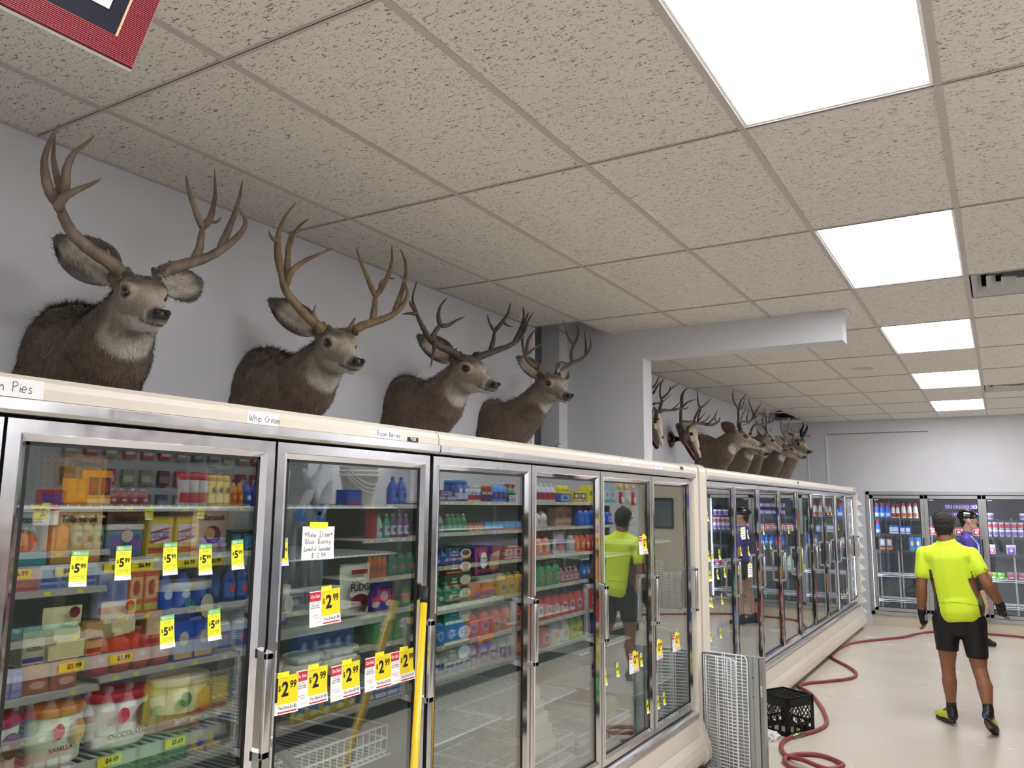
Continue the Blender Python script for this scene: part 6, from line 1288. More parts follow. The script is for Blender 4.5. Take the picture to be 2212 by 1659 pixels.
# ---- product kinds; local: front faces +x, base at z=0, centred in y, front at x=0 ----
def half_label(mb, r, z0, z1, m, sx=1, sy=1, span=75, dx=0.0, n=6, cxo=0.0, eps=0.0008):
    vs = []
    for i in range(n + 1):
        t = math.radians(-span + 2 * span * i / n)
        for z in (z0, z1): vs.append((cxo + (r * sx + eps) * math.cos(t), (r * sy + eps) * math.sin(t), z))
    mb.add(vs, [(2 * i, 2 * i + 2, 2 * i + 3, 2 * i + 1) for i in range(n)], m, True)
def disc(mb, x, y, z, ry, rz, m, n=14, slant=0.0):
    mb.add([(x, y + ry * math.cos(2 * PI * i / n), z + rz * math.sin(2 * PI * i / n) + slant * math.cos(2 * PI * i / n) * ry) for i in range(n)], [tuple(range(n))], m)
def product(kind, w, h, cols, text=None, logo=True):
    """returns list of (name, mesh) : first is the body"""
    c = [(cm(x) if len(x) == 6 else x) if x else None for x in cols] + [None] * 4
    r = w / 2; out = []; cx = -r; b = MB(); l = MB(); k = MB()
    if kind == 'can':
        b.lathe([(r * 0.94, 0), (r, 0.006), (r, h * 0.78), (r * 0.9, h * 0.8)], 14, c[0], cx=cx); k.lathe([(r * 0.9, h * 0.8), (r * 0.92, h * 0.96), (r * 0.8, h)], 14, c[1], cx=cx)
        half_label(l, r, h * 0.1, h * 0.4, c[2], cxo=cx); disc(l, 0.002, 0, h * 0.52, r * 0.55, h * 0.1, c[3] or c[2])
    elif kind in ('bottle', 'dish'):
        sx = 0.75 if kind == 'dish' else 1; f_ = cx * sx
        b.lathe([(r * 0.92, 0), (r, 0.008), (r, h * 0.5), (r * 0.93, h * 0.62), (r * 0.55, h * 0.78), (r * 0.3, h * 0.86), (r * 0.3, h * 0.9)], 14, c[0], cx=f_, sx=sx)
        k.lathe([(r * 0.34, h * 0.88), (r * 0.34, h * 0.95), (r * 0.2, h)], 10, c[1], cx=f_); half_label(l, r, h * 0.12, h * 0.5, c[2], sx=sx, cxo=f_, span=60); disc(l, 0.0025, 0, h * 0.33, r * 0.45, h * 0.1, c[3] or c[1])
    elif kind in ('spray',):
        b.lathe([(r * 0.95, 0), (r, 0.01), (r * 0.95, h * 0.35), (r * 0.8, h * 0.55), (r * 0.35, h * 0.74), (r * 0.3, h * 0.8)], 14, c[0], cx=cx * 0.8, sx=0.8)
        k.box(cx * 0.8 - 0.016, cx * 0.8 + 0.03, -0.012, 0.012, h * 0.88, h * 0.99, c[1]).box(cx * 0.8 - 0.014, cx * 0.8 + 0.012, -0.011, 0.011, h * 0.78, h * 0.9, c[1]).prism([(cx * 0.8 + 0.012, h * 0.88), (cx * 0.8 + 0.026, h * 0.76), (cx * 0.8 + 0.02, h * 0.76), (cx * 0.8 + 0.006, h * 0.88)], 1, -0.005, 0.005, c[1])
        half_label(l, r * 0.95, h * 0.1, h * 0.5, c[2], sx=0.8, cxo=cx * 0.8, span=60); disc(l, 0.002, 0, h * 0.3, r * 0.5, h * 0.1, c[3] or c[1])
    elif kind == 'pump':
        b.lathe([(r * 0.95, 0), (r, 0.008), (r, h * 0.62), (r * 0.7, h * 0.7), (r * 0.3, h * 0.74)], 14, c[0], cx=cx); k.tube([(cx, 0, h * 0.73), (cx, 0, h * 0.95)], 0.008, 8, c[1]).box(cx - 0.01, cx + 0.045, -0.009, 0.009, h * 0.93, h, c[1])
        half_label(l, r, h * 0.1, h * 0.5, c[2], cxo=cx, span=60); disc(l, 0.002, 0, h * 0.3, r * 0.5, h * 0.1, c[3] or c[1])
    elif kind in ('gallon', 'jug'):
        d = w * (1.0 if kind == 'gallon' else 0.62); q = 0.012
        body = [(1, 0), (1, h * 0.62), (0.9, h * 0.72), (0.5, h * 0.88), (0.3, h * 0.93)] if kind == 'gallon' else [(0.95, 0), (1, 0.01), (1, h * 0.45), (0.96, h * 0.62), (0.72, h * 0.84), (0.42, h * 0.88)]
        n = 16; vs = []
        for s_, z in body:
            for i in range(n):
                t = 2 * PI * i / n; cc, ss = math.cos(t), math.sin(t); e = 0.45 if kind == 'jug' else 0.5
                sup = lambda v: math.copysign(abs(v) ** e, v)
                off = 0.10 * w * (1 - s_) if kind == 'jug' else 0
                vs.append((-d / 2 + d / 2 * s_ * sup(cc), w / 2 * s_ * sup(ss) + off, z))
        b.add(vs, [(i * n + j, i * n + (j + 1) % n, (i + 1) * n + (j + 1) % n, (i + 1) * n + j) for i in range(len(body) - 1) for j in range(n)] + [tuple(range(n))[::-1], tuple(range((len(body) - 1) * n, len(body) * n))], c[0], True)
        y0 = 0.06 * w if kind == 'jug' else 0
        b.tube([(-d / 2, y0 - w * 0.18, h * 0.9), (-d / 2, -w * 0.36, h * 0.84), (-d / 2, -w * 0.42, h * 0.66), (-d / 2, -w * 0.4, h * 0.5)], w * 0.065, 8, c[0])
        k.lathe([(w * 0.2, h * 0.88), (w * 0.2, h * 0.98), (w * 0.17, h)], 12, c[1], cx=-d / 2, cy=y0 if kind == 'jug' else 0)
        l.box(0.0, 0.0015, -w * 0.4, w * 0.4, h * 0.12, h * 0.52, c[2]) if kind == 'gallon' else None
        disc(l, 0.002, 0.0 if kind == 'gallon' else 0.0, h * 0.36, w * (0.16 if kind == 'gallon' else 0.33), h * (0.08 if kind == 'gallon' else 0.19), c[3] or c[2])
        if kind == 'jug' : disc(l, 0.003, 0, h * 0.36, w * 0.22, h * 0.12, c[2])
    elif kind in ('box', 'carton'):
        d = min(0.12, w * 0.9); b.box(-d, 0, -w / 2, w / 2, 0, h, c[0]); l.quad((0.0006, -w * .42, h * .3), (0.0006, w * .42, h * .3), (0.0006, w * .42, h * .8), (0.0006, -w * .42, h * .8), c[2] or c[1])
        l.quad((0.0006, -w * .46, h * .05), (0.0006, w * .46, h * .05), (0.0006, w * .46, h * .2), (0.0006, -w * .46, h * .2), c[1])
        if c[3]: disc(l, 0.0012, 0, h * 0.55, w * 0.25, h * 0.18, c[3])
    elif kind == 'tub':
        d = w * 0.7; b.bbox(-d, 0, -w / 2 * .96, w / 2 * .96, 0, h * 0.82, 0.012, c[0]); k.bbox(-d - 0.004, 0.004, -w / 2, w / 2, h * 0.82, h, 0.006, c[1]); l.box(0, 0.0012, -w * .36, w * .36, h * .1, h * .68, c[2]); disc(l, 0.002, 0, h * .42, w * .2, h * .17, c[3] or c[1])
    elif kind == 'pail':   # oval ice cream pail with a flanged lid
        sy = 1.0; sx = 0.72
        b.lathe([(r * 0.82, 0), (r * 0.86, 0.004), (r * 0.97, h * 0.86)], 22, c[0], cx=-r * sx, sx=sx)
        k.lathe([(r * 0.98, h * 0.84), (r * 1.03, h * 0.85), (r * 1.03, h * 0.97), (r * 0.98, h)], 22, c[1], cx=-r * sx, sx=sx); 
        half_label(l, r * 0.87, h * 0.05, h * 0.34, c[2], sx=sx, cxo=-r * sx, span=70, eps=0.004); disc(l, 0.003, w * 0.22, h * 0.55, w * 0.13, h * 0.22, c[3] or c[2]); disc(l, 0.004, -w * .12, h * 0.6, w * 0.1, h * 0.14, cm('C8283A') if c[1] != cm('E9DFC8') else cm('3D7A5C'))
    elif kind == 'bag':
        d = 0.05; n = 8; vs = []
        for j in range(6):
            v = j / 5; th = d / 2 * math.sin(PI * (0.08 + 0.84 * v)) + 0.002
            for i in range(n + 1):
                u = -1 + 2 * i / n; vs.append((-d / 2 + th * math.cos(u * PI / 2), w / 2 * u * (1 + 0.03 * math.sin(9 * v)), h * v))
        m_ = n + 1; N = len(vs); vs += [(-d - x, y, z) for x, y, z in vs]
        fs = [(j * m_ + i, j * m_ + i + 1, (j + 1) * m_ + i + 1, (j + 1) * m_ + i) for j in range(5) for i in range(n)]
        b.add(vs, fs + [(N + a, N + d_, N + c_, N + b2) for a, b2, c_, d_ in fs], c[0], True)
        l.quad((0.003, -w * .34, h * .38), (0.003, w * .34, h * .38), (0.002, w * .34, h * .62), (0.002, -w * .34, h * .62), c[2] or c[1]); disc(l, 0.004, 0, h * .3, w * .3, h * .13, c[3] or c[1])
        k.box(-d / 2 - 0.002, -d / 2 + 0.002, -w / 2, w / 2, h * 0.97, h * 1.03, c[1])
    elif kind == 'cup':
        b.lathe([(r * 0.8, 0), (r, h * 0.92)], 14, c[0], cx=-r); k.lathe([(r * 1.04, h * 0.92), (r * 1.04, h)], 14, c[1], cx=-r); half_label(l, r * 0.91, h * 0.2, h * 0.7, c[2], cxo=-r, span=70, eps=0.004)
    elif kind == 'creamer':
        b.lathe([(r * 0.92, 0), (r, 0.008), (r, h * 0.35), (r * 0.82, h * 0.5), (r * 0.9, h * 0.62), (r * 0.6, h * 0.78), (r * 0.45, h * 0.82)], 14, c[0], cx=-r); k.lathe([(r * 0.62, h * 0.8), (r * 0.6, h * 0.98), (r * 0.5, h)], 12, c[1], cx=-r); half_label(l, r, h * 0.06, h * 0.34, c[2], cxo=-r, span=70, eps=0.001); disc(l, 0.002, 0, h * 0.22, r * 0.6, h * 0.07, c[3] or c[1])
    out = [('body', b.mesh('body'))]
    if l.v: out.append(('label', l.mesh('label')))
    if k.v: out.append(('cap', k.mesh('cap')))
    if text:
        t, z, sz, col, shear = text; tx = MB(); tx.text(t, (0.0036, 0, z), UY, UZ, sz, cm(col), 0.015, shear); out.append(('lettering', tx.mesh('lettering')))
    return out
NAME = {'can': 'spray_can', 'bottle': 'bottle', 'dish': 'soap_bottle', 'spray': 'spray_bottle', 'pump': 'pump_bottle', 'gallon': 'gallon_jug', 'jug': 'detergent_jug', 'box': 'box', 'carton': 'carton', 'tub': 'tub', 'pail': 'ice_cream_pail', 'bag': 'bag', 'cup': 'cup', 'creamer': 'creamer_bottle'}
CATG = {'can': 'can', 'bottle': 'bottle', 'dish': 'bottle', 'spray': 'bottle', 'pump': 'bottle', 'gallon': 'jug', 'jug': 'jug', 'box': 'box', 'carton': 'carton', 'tub': 'tub', 'pail': 'ice cream pail', 'bag': 'bag', 'cup': 'cup', 'creamer': 'bottle'}
def place(ms, kind, loc, rz, label, group, s=1.0):
    loc = (loc[0], loc[1], loc[2] + 0.002)
    o = bpy.data.objects.new(NAME[kind], ms[0][1]); C.objects.link(o); o.location = loc; o.rotation_euler = (0, 0, rz); o.scale = (s,) * 3; tag(o, label, CATG[kind], group)
    for nm, me in ms[1:]:
        c = bpy.data.objects.new(nm, me); C.objects.link(c); c.parent = o
    return o
CNT = ['', 'single', 'two', 'three', 'four', 'five', 'six', 'seven', 'eight', 'nine', 'ten']
def row(kind, p0, p1, n, z, h, cols, desc, where, text=None, x=XS + 0.02, depth=1, w=None, order='x'):
    y0, y1 = P2Y(p0), P2Y(p1); ym = (y0 + y1) / 2
    for ba, bb, zs in BAYS:
        if ba - 0.01 <= ym < bb:
            up = [q for q in zs if q > z + 0.03]
            if up: h = min(h, min(up) - z - 0.022)
    pitch = (y1 - y0) / n; w = w or min(pitch * 0.94, 0.24)
    ms = product(kind, w, h, cols, text); g = desc + ' ' + where
    for i in range(n):
        lab = '%s %s' % (desc, where)
        if n > 1: lab += ', %s of %s' % (('first' if i == 0 else 'last' if i == n - 1 and n > 2 else ORD[i + 1]), CNT[n])
        place(ms, kind, (x + rnd.uniform(0, 0.006), y0 + pitch * (i + 0.5), z), PI + rnd.uniform(-.04, .04), lab, g)
        for d in range(1, depth):
            place(ms, kind, (x + d * (w + 0.004), y0 + pitch * (i + 0.5), z), PI, lab + ', row behind', g + ', second rank')
S1 = 'on reflected top shelf, nearest door'
row('gallon', -25, 62, 3, 1.70, 0.27, ['B8C4DC', '7E93C0', '3F8A3A', '2E6A2C'], 'clear blue jug with green foot', S1)
row('box', 90, 138, 2, 1.70, 0.085, ['A8203A', '2B3C9C', '2B3C9C'], 'red and blue carton', S1)
row('box', 142, 186, 2, 1.70, 0.15, ['E0962A', 'C87F1C', 'E6A53A'], 'plain orange carton', S1)
row('box', 186, 242, 2, 1.70, 0.20, ['E79A26', 'D9C9A0', '3A3050', 'B83A2C'], 'orange carton with purple arch print', S1)
row('bottle', 236, 332, 4, 1.70, 0.10, ['A85A60', 'D5CFD0', '8C3038', 'D9B0A8'], 'small maroon jar with clear cap', S1)
row('can', 392, 452, 3, 1.70, 0.205, ['B9B4B4', 'C02734', 'B82434', 'D8CFCB'], 'white spray can with red cap', S1)
row('can', 453, 500, 3, 1.70, 0.20, ['DFCB55', 'E2C52C', 'E9DB8A', '5A4A6A'], 'yellow spray can', S1)
row('bottle', 501, 532, 2, 1.70, 0.18, ['C8862A', '201A16', 'C2461E', 'E0B040'], 'dark capped amber bottle', S1)
row('bottle', 534, 566, 2, 1.70, 0.17, ['1C3FA8', '1C3FA8', '203C96', 'C9D3E6'], 'blue bottle', S1)
S2 = 'on reflected second shelf, nearest door'
row('bottle', 30, 95, 3, 1.455, 0.13, ['C0704A', 'D5D0C8', 'D8623A', 'D9A070'], 'orange jar', S2)
row('pump', 104, 160, 2, 1.455, 0.185, ['D9742E', 'D8D6D2', 'E08A40', 'C85018'], 'orange pump bottle', S2)
row('pump', 165, 238, 3, 1.455, 0.19, ['6FA48C', 'D9DAD8', '9CC0AE', '2E6A52'], 'green pump bottle with white nozzle', S2)
row('tub', 242, 324, 2, 1.40, 0.19, ['2B7C8C', 'D2D6DA', '2A5FA8', '8A4F9C'], 'teal tub with white lid', S2)
row('box', 330, 436, 2, 1.40, 0.235, ['DCC82E', 'B8401F', 'E0D8DA', None], 'yellow soap pad box', S2, ('SOS', 0.122, 0.06, '2C3C8C', 0.0), w=0.165)
row('bag', 438, 500, 3, 1.40, 0.09, ['3B4FA8', '7FB0D8', 'C070A8', '3FA050'], 'blue cloth pack', S2)
row('tub', 505, 556, 2, 1.40, 0.14, ['0E3A34', '12141A', '1E78A8', '1E78A8'], 'dark teal pack', S2)
S3 = 'on reflected middle shelf, nearest door'
row('box', 25, 100, 1, 1.25, 0.12, ['C88A7E', 'B04A50', 'C08070'], 'pink carton', S3, w=0.24)
row('box', 102, 225, 3, 1.25, 0.13, ['9FB2D2', '4462A8', '3E5AA0'], 'blue and white carton', S3)
row('bag', 20, 200, 4, 1.0, 0.06, ['3F9C94', '57B0A8', '2E8078', '2E8078'], 'flat teal cloth pack', S3)
row('box', 232, 303, 2, 1.07, 0.26, ['AAB4D0', 'A03A50', '7E8CC0', '5A6CB0'], 'tall pale blue carton', S3)
row('box', 304, 360, 2, 1.07, 0.26, ['D9641E', 'C8C850', 'EAC080', 'B8401E'], 'tall orange scouring carton', S3)
row('spray', 362, 432, 2, 1.07, 0.28, ['1B4FA8', '14181F', '2462B8', 'CFE0EC'], 'blue spray bottle with ring emblem', S3)
row('spray', 436, 495, 2, 1.07, 0.27, ['1A3566', '1C1F26', '24508E', '3E70B0'], 'dark blue spray bottle', S3)
row('bottle', 500, 556, 2, 1.07, 0.25, ['123A8C', '2C6A50', '2E6FC8', 'D04838'], 'dark blue bottle with red fish print', S3)
S4 = 'on reflected fourth shelf, nearest door'
row('box', 20, 90, 2, 0.71, 0.14, ['7A74C0', '9FA4DC', 'B0B4E0'], 'violet wipes pack', S4)
row('bag', 90, 205, 2, 0.71, 0.16, ['C06A40', 'D8D0C8', 'B04A30', 'E0B090'], 'orange striped pack', S4)
row('gallon', 225, 392, 4, 0.745, 0.24, ['B03038', 'C9CBD2', 'C04048', '9FB0C8'], 'red laundry jug', S4)
row('box', 396, 480, 2, 0.745, 0.24, ['1D4CA6', 'D8B878', '2456B0', 'D8C8B0'], 'blue carton with cookie cup print', S4)
row('gallon', 484, 560, 2, 0.745, 0.26, ['C9CEDA', '3C8AC8', '2C52A8', 'B04060'], 'white bleach jug', S4)
S5 = 'on lowest reflected shelves, nearest door'
row('spray', 10, 130, 3, 0.5, 0.20, ['7C80C0', 'D8DAE0', '5C60A8', '3FA050'], 'violet spray bottle', S5)
row('spray', 140, 215, 2, 0.5, 0.22, ['C9CCD2', 'D8DAE0', '58A848', '8A3F8A'], 'white spray bottle with green foot label', S5)
row('box', 10, 205, 6, 0.15, 0.26, ['B8344A', 'DADCE0', 'C9CCD4'], 'white and red folded carton', S5)
row('spray', 210, 345, 3, 0.40, 0.27, ['D2D3DC', 'C9CCE0', 'A84A60', '403050'], 'white cleaner bottle with looped handle', S5)
row('bag', 350, 440, 2, 0.40, 0.26, ['C9C83A', 'D05028', 'E8E4B0', '6A9A30'], 'yellow green sponge bag', S5)
row('box', 445, 520, 2, 0.40, 0.2, ['B8A83A', 'A0282C', 'D8C040'], 'olive yellow carton', S5)
row('box', 290, 440, 3, 0.15, 0.2, ['4A9A5C', '2E7A44', '6AB87C'], 'green carton', S5)
row('bottle', 445, 520, 2, 0.15, 0.24, ['CFCFD2', 'B03038', 'D8C048', '2C3C9C'], 'white cleanser bottle with yellow roundel', S5, ('COL', 0.1, 0.03, '2C3C9C', 0.0))
# --- door two: brushes, buckets, dish soaps
D2 = 'reflected in the second door'
for k, (px, zz, tl, ln) in enumerate([(612, 1.98, 0.1, 0.3), (640, 2.0, -0.2, 0.34), (675, 1.98, 0.5, 0.32), (712, 2.02, -0.55, 0.4), (735, 1.9, -0.4, 0.3)]):
    y = P2Y(px) ; o = empty('bagged_brush', (1.55, y, zz), 0, 'bagged brush head with blue tag, %s from left, %s' % (ORD[k + 1] if k else 'first', D2), 'brush', 'bagged brushes hanging over the second bay')
    a = Vector((0, 0, 0)); b = Vector((0, tl * ln, -ln)); q = MB().tube([a, a.lerp(b, .3), a.lerp(b, .7), b], [0.02, 0.05, 0.055, 0.04], 10, cm('B9BCC0', 0.2), flat=0.5); q.build('bag', o)
    MB().box(-0.035, -0.03, b.y - 0.045, b.y + 0.045, b.z - 0.03, b.z + 0.06, cm('1E6FC0')).build('header_card', o); MB().tube([(0, 0, 0), (0, 0, 2.0 - zz + 0.02), (0.1, 0, 2.0 - zz + 0.05)], 0.002, 5, 'wire_white').build('hook', o)
for k in range(8):
    y = 2.68 + 0.105 * k; o = empty('mop_handle', (1.72, y, 0), 0, 'pale plastic brush handle standing in the rack, %s of eight, %s' % ('first' if k == 0 else ORD[k + 1], D2), 'handle', 'handles in the brush rack')
    MB().tube([(0, 0, 0.97), (0, 0.02 * (k % 3), 1.66 + 0.03 * (k % 2))], 0.016 if k % 2 else 0.022, 8, cm(['A9B4BC', '8FA6B0', 'B8B8B4', '9CC0CC'][k % 4])).build('shaft', o)
    MB().box(-0.02, 0.02, -0.03, 0.03, 0.955, 1.03, cm('4C8CB8' if k % 2 else 'B9C0C4')).build('head', o)
row('box', 655, 775, 5, 0.55, 0.22, ['2C4C8C', 'B8C4D0', '24406E', '7090B8'], 'navy cleaning pack', 'low ' + D2)
row('tub', 625, 745, 3, 0.95, 0.14, ['8C9498', 'C8CCD0', '5A646C', 'A8B0B4'], 'grey plastic bin', 'midway ' + D2)
row('bag', 650, 790, 5, 0.15, 0.16, ['D0C040', '2C6AB0', '3A7AC0', 'E0D870'], 'blue and yellow sponge pack', 'lowest ' + D2)
row('box', 745, 782, 1, 1.71, 0.12, ['2A4A9C', 'B8304C', '3C5AA8'], 'blue box with crimson panel beside the buckets', D2)
bk = None
for k in range(3):
    o = empty('bucket', (1.62, P2Y(818), 1.72 + 0.035 * k), 0, 'white plastic bucket on top shelf, %s of the nested three' % ('lowest', 'middle', 'topmost')[k], 'bucket', 'nested white buckets')
    MB().lathe([(0.10, 0), (0.105, 0.004), (0.155, 0.225), (0.168, 0.228), (0.168, 0.245), (0.155, 0.245)], 26, cm('EEEEEA')).build('body', o)
    hp = [Vector((-0.03, -0.165, 0.22))] + [Vector((-0.05 - 0.10 * math.sin(t), -0.16 * math.cos(t), 0.21 - 0.12 * math.sin(t))) for t in [0.3 + 0.27 * q for q in range(10)]] + [Vector((-0.03, 0.165, 0.22))]
    MB().tube(catmull(hp, 2), 0.005, 8, cm('E2E2DE')).build('handle', o)
row('bottle', 858, 893, 2, 1.717, 0.24, ['3A4CB8', '4A58C0', '5A80D0', '202C70'], 'blue window cleaner bottle', D2)
for k, (px, col, cn_) in enumerate([(833, '7FC9AE', 'mint'), (850, '1F8A6A', 'green'), (864, '2A3566', 'navy'), (878, '8C1F66', 'magenta'), (892, '6A1F7A', 'purple')]):
    row('dish', px - 7, px + 7, 1, 1.438, 0.2, [col, 'D5D8D8', 'C4CBD2', '3A5080'], '%s dish soap bottle' % cn_, D2, w=0.07)
row('box', 808, 823, 1, 1.438, 0.26, ['9C1F26', '8A181E', '9C2228'], 'tall dark red box left of the dish soaps', D2)
row('dish', 806, 852, 4, 1.12, 0.2, ['C86A1E', '1C1A18', 'B8622C', '4A3C60'], 'amber dish soap bottle', D2)
row('dish', 856, 912, 3, 1.12, 0.21, ['14503C', '16231E', '1C8060', 'C8474C'], 'dark green dish soap bottle', D2)
row('bag', 808, 870, 2, 0.846, 0.19, ['38246C', '24508C', 'C83A48', 'E0D8C8'], 'purple detergent bag', D2)
row('bag', 872, 910, 1, 0.846, 0.19, ['2E7A34', '2E7A34', 'D05C6A', '88C040'], 'green detergent bag', D2, w=0.17)
row('box', 822, 908, 2, 0.59, 0.235, ['2F8A3C', '58A83C', '3C9C48', 'DDE0DC'], 'green detergent carton with white oval', D2, ('Cascade', 0.13, 0.04, 'A02C3C', 0.15))
row('box', 800, 905, 4, 0.15, 0.22, ['2C5CA8', 'D8DCE4', 'C8CCD8'], 'blue and white pack', 'lowest ' + D2)
# --- door three
D3 = 'reflected in the third door'
row('box', 948, 992, 2, 1.75, 0.05, ['6A4A8C', '4A9A5C', 'B8B0C4'], 'violet and green carton', 'low in the stack ' + D3); row('box', 950, 990, 1, 1.801, 0.05, ['3A2A70', 'C8C4D4', '8C84B0'], 'purple carton on top of the stack', D3, w=0.2)
row('can', 992, 1017, 2, 1.75, 0.20, ['2B52B0', '2E7AD0', 'C4CCE0', 'E0E4EC'], 'blue aerosol can', 'at top ' + D3, depth=2)
row('can', 1018, 1043, 3, 1.75, 0.155, ['D2D4DC', 'DCDCE0', 'A8283C', '5A78B8'], 'white aerosol can with red foot', D3)
row('can', 1043, 1067, 4, 1.75, 0.16, ['6A1E30', 'D8761E', '3A2A60', 'E8D8D0'], 'maroon tube with orange cap', D3)
row('dish', 1068, 1103, 3, 1.75, 0.20, ['4A9AE8', 'D8E4F0', '2A4490', 'C83A40'], 'sky blue scouring bottle', D3)
row('box', 1104, 1119, 2, 1.75, 0.09, ['202A60', 'D8D8E0', 'C8CCD8'], 'small navy carton', D3)
row('spray', 1106, 1137, 3, 1.75, 0.19, ['1E8A3A', 'C8282C', '2A9A48', 'D8E0D8'], 'green spray bottle with red trigger', D3, x=XS + 0.09)
row('bottle', 946, 970, 2, 1.46, 0.17, ['8C94A0', 'C9B070', '5A6478', '8CA0C0'], 'smoky clear bottle', D3)
row('dish', 973, 1014, 4, 1.46, 0.17, ['1A7A34', 'B4BCB8', '2A8A48', '8CC0C8'], 'green dish soap bottle', D3)
row('box', 1016, 1048, 3, 1.46, 0.075, ['A84A3C', 'D8B090', 'C86A4C'], 'salmon red carton', D3)
row('box', 1050, 1135, 6, 1.46, 0.085, ['3A8AC8', 'E0702A', '78B8E0'], 'blue and orange carton', D3)
row('bottle', 948, 1010, 4, 1.155, 0.15, ['2A3C8C', '5A88B8', '3A5AA0', '8CB0D0'], 'blue laundry bottle', D3)
row('bag', 1030, 1092, 2, 1.155, 0.24, ['4A2A78', '6A3A8C', 'A84A58', 'C08070'], 'purple pet food bag', D3)
row('box', 1094, 1138, 2, 1.155, 0.13, ['B83A34', 'C8CCD4', 'D8D8DC', 'B83A34'], 'red and white carton', D3)
row('jug', 1083, 1142, 3, 0.80, 0.22, ['C8A020', 'C8A020', '5A6A8C', 'D8BC40'], 'mustard yellow detergent jug', D3)
row('bottle', 955, 1010, 3, 0.80, 0.2, ['2F7A5C', 'B0C0B8', '4A9A78', 'C8D0C8'], 'green bottle', D3)
row('bag', 1020, 1078, 2, 0.80, 0.17, ['C88A5C', 'B09078', 'D8722C', '7A5AA0'], 'orange toned wafer bag', D3)
row('jug', 955, 1015, 3, 0.45, 0.23, ['2A6AB8', '2A7A4C', '3A88D0', 'C8D0D8'], 'blue laundry jug', 'lower ' + D3)
row('jug', 1018, 1140, 5, 0.45, 0.25, ['D0501C', 'C8421A', '3C4C8C', 'E8A030'], 'orange laundry jug', 'lower ' + D3)
for k, (px, c1, nm) in enumerate([(957, '2A2F8C', 'navy'), (975, '2A2F8C', 'navy'), (992, '303A90', 'navy'), (1010, '4C5AA8', 'blue'), (1030, '8C5A80', 'mauve'), (1052, '9A5C88', 'mauve'), (1073, '94487C', 'plum'), (1094, '5A1F80', 'purple'), (1114, '5A1F80', 'purple')]):
    row('gallon', px - 9, px + 11, 1, 0.15, 0.265, ['D6D8DA', 'D8D8D8', c1, 'C8D4DC'], 'white gallon jug with %s label, %s in the bottom row' % (nm, 'first' if k == 0 else ORD[k + 1]), D3, w=0.15)
row('jug', 1122, 1142, 1, 0.15, 0.26, ['C83A1E', 'C83A1E', 'E08A30', 'E8B040'], 'red orange jug beside the gallon jugs', D3)
# --- door four
D4 = 'reflected in the fourth door'
row('spray', 1150, 1166, 2, 1.755, 0.20, ['1E7A34', 'C02A30', '2A9A48', 'D0D8D0'], 'green spray bottle', D4)
row('bottle', 1168, 1207, 4, 1.755, 0.21, ['D4DAE8', 'E0E4F0', 'B0304C', 'A8283C'], 'pale bottle with red label', 'at top ' + D4)
row('tub', 1209, 1240, 1, 1.755, 0.12, ['2C50A8', 'DDDC50', '88B0D8', '1C3890'], 'blue and yellow tub', D4, w=0.3); row('bag', 1211, 1240, 2, 1.88, 0.07, ['DDD83A', 'E4E060', 'E8E040', 'C8C030'], 'yellow bag above the tub', D4, x=XS + 0.05)
row('box', 1242, 1273, 2, 1.755, 0.14, ['D8CC2A', 'C88A6A', '2C2A60', 'D0D0E0'], 'yellow cleaning carton', D4); row('box', 1274, 1292, 1, 1.755, 0.21, ['E2DE2E', 'D8D428', 'E8E44C', '9A9030'], 'tall yellow carton', D4, w=0.17)
row('bottle', 1150, 1192, 3, 1.47, 0.2, ['DCDAD8', 'E8592A', 'C8C4C4', 'C06A58'], 'white bottle with orange cap', D4, w=0.14)
row('box', 1221, 1256, 2, 1.47, 0.22, ['C8A888', 'A06A50', 'C0A090', 'A84A50'], 'tan carton', D4, x=XS + 0.12); row('jug', 1256, 1294, 3, 1.47, 0.22, ['1B56C0', 'C8402A', '2C6AD0', '3C78D8'], 'royal blue bottle', D4)
row('jug', 1150, 1196, 3, 1.155, 0.23, ['D85A22', 'C84A1A', 'E8B070', 'D8D0C0'], 'orange jug with pale oval', D4); row('bag', 1198, 1232, 1, 1.155, 0.25, ['C8BCC8', 'D8D0D8', '7A4A9C', 'D88A60'], 'clear wrapped pack', D4, w=0.28)
row('jug', 1233, 1247, 1, 1.155, 0.24, ['B8B8BE', '8C8C94', 'C8C8D0', 'D8D8DC'], 'silver grey jug', D4, w=0.15)
for k, (a_, cl, nm) in enumerate([(1248, 'E0702A', 'orange'), (1260, 'D8481C', 'deep orange'), (1272, 'C02A20', 'red'), (1283, 'B8241E', 'dark red')]): row('jug', a_, a_ + 11, 1, 1.155, 0.23, [cl, 'A8A0A0', 'E8C090', 'E0B080'], nm + ' laundry jug at right', D4)
row('bottle', 1150, 1168, 1, 0.82, 0.2, ['C8843A', 'E0D0A0', 'D8B888', 'C87A50'], 'amber bottle', D4, w=0.15); row('jug', 1170, 1216, 3, 0.82, 0.26, ['3FA05C', '58B874', '3AA060', 'D88A9C'], 'leaf green bottle', D4)
row('bottle', 1218, 1260, 4, 0.82, 0.17, ['8C5A6C', 'D8D4D0', 'C8B0B4', 'B84A5C'], 'small rosy bottle', D4); row('spray', 1262, 1294, 3, 0.82, 0.29, ['123C8C', '1C3270', '3C80C0', 'A0C8E0'], 'dark blue spray bottle', D4)
row('jug', 1150, 1296, 9, 0.45, 0.29, ['C83A34', '3A2C7C', '4A2E74', 'E8D0D8'], 'coral red laundry jug with round emblem', D4)
row('jug', 1152, 1199, 2, 0.15, 0.27, ['C8303C', 'B84A50', '3A2C7C', 'E8C070'], 'crimson laundry jug', 'lowest ' + D4); row('jug', 1199, 1236, 2, 0.15, 0.27, ['DCDEE0', 'D0D0D4', 'C8A030', 'E8D8A0'], 'white laundry jug', 'lowest ' + D4)
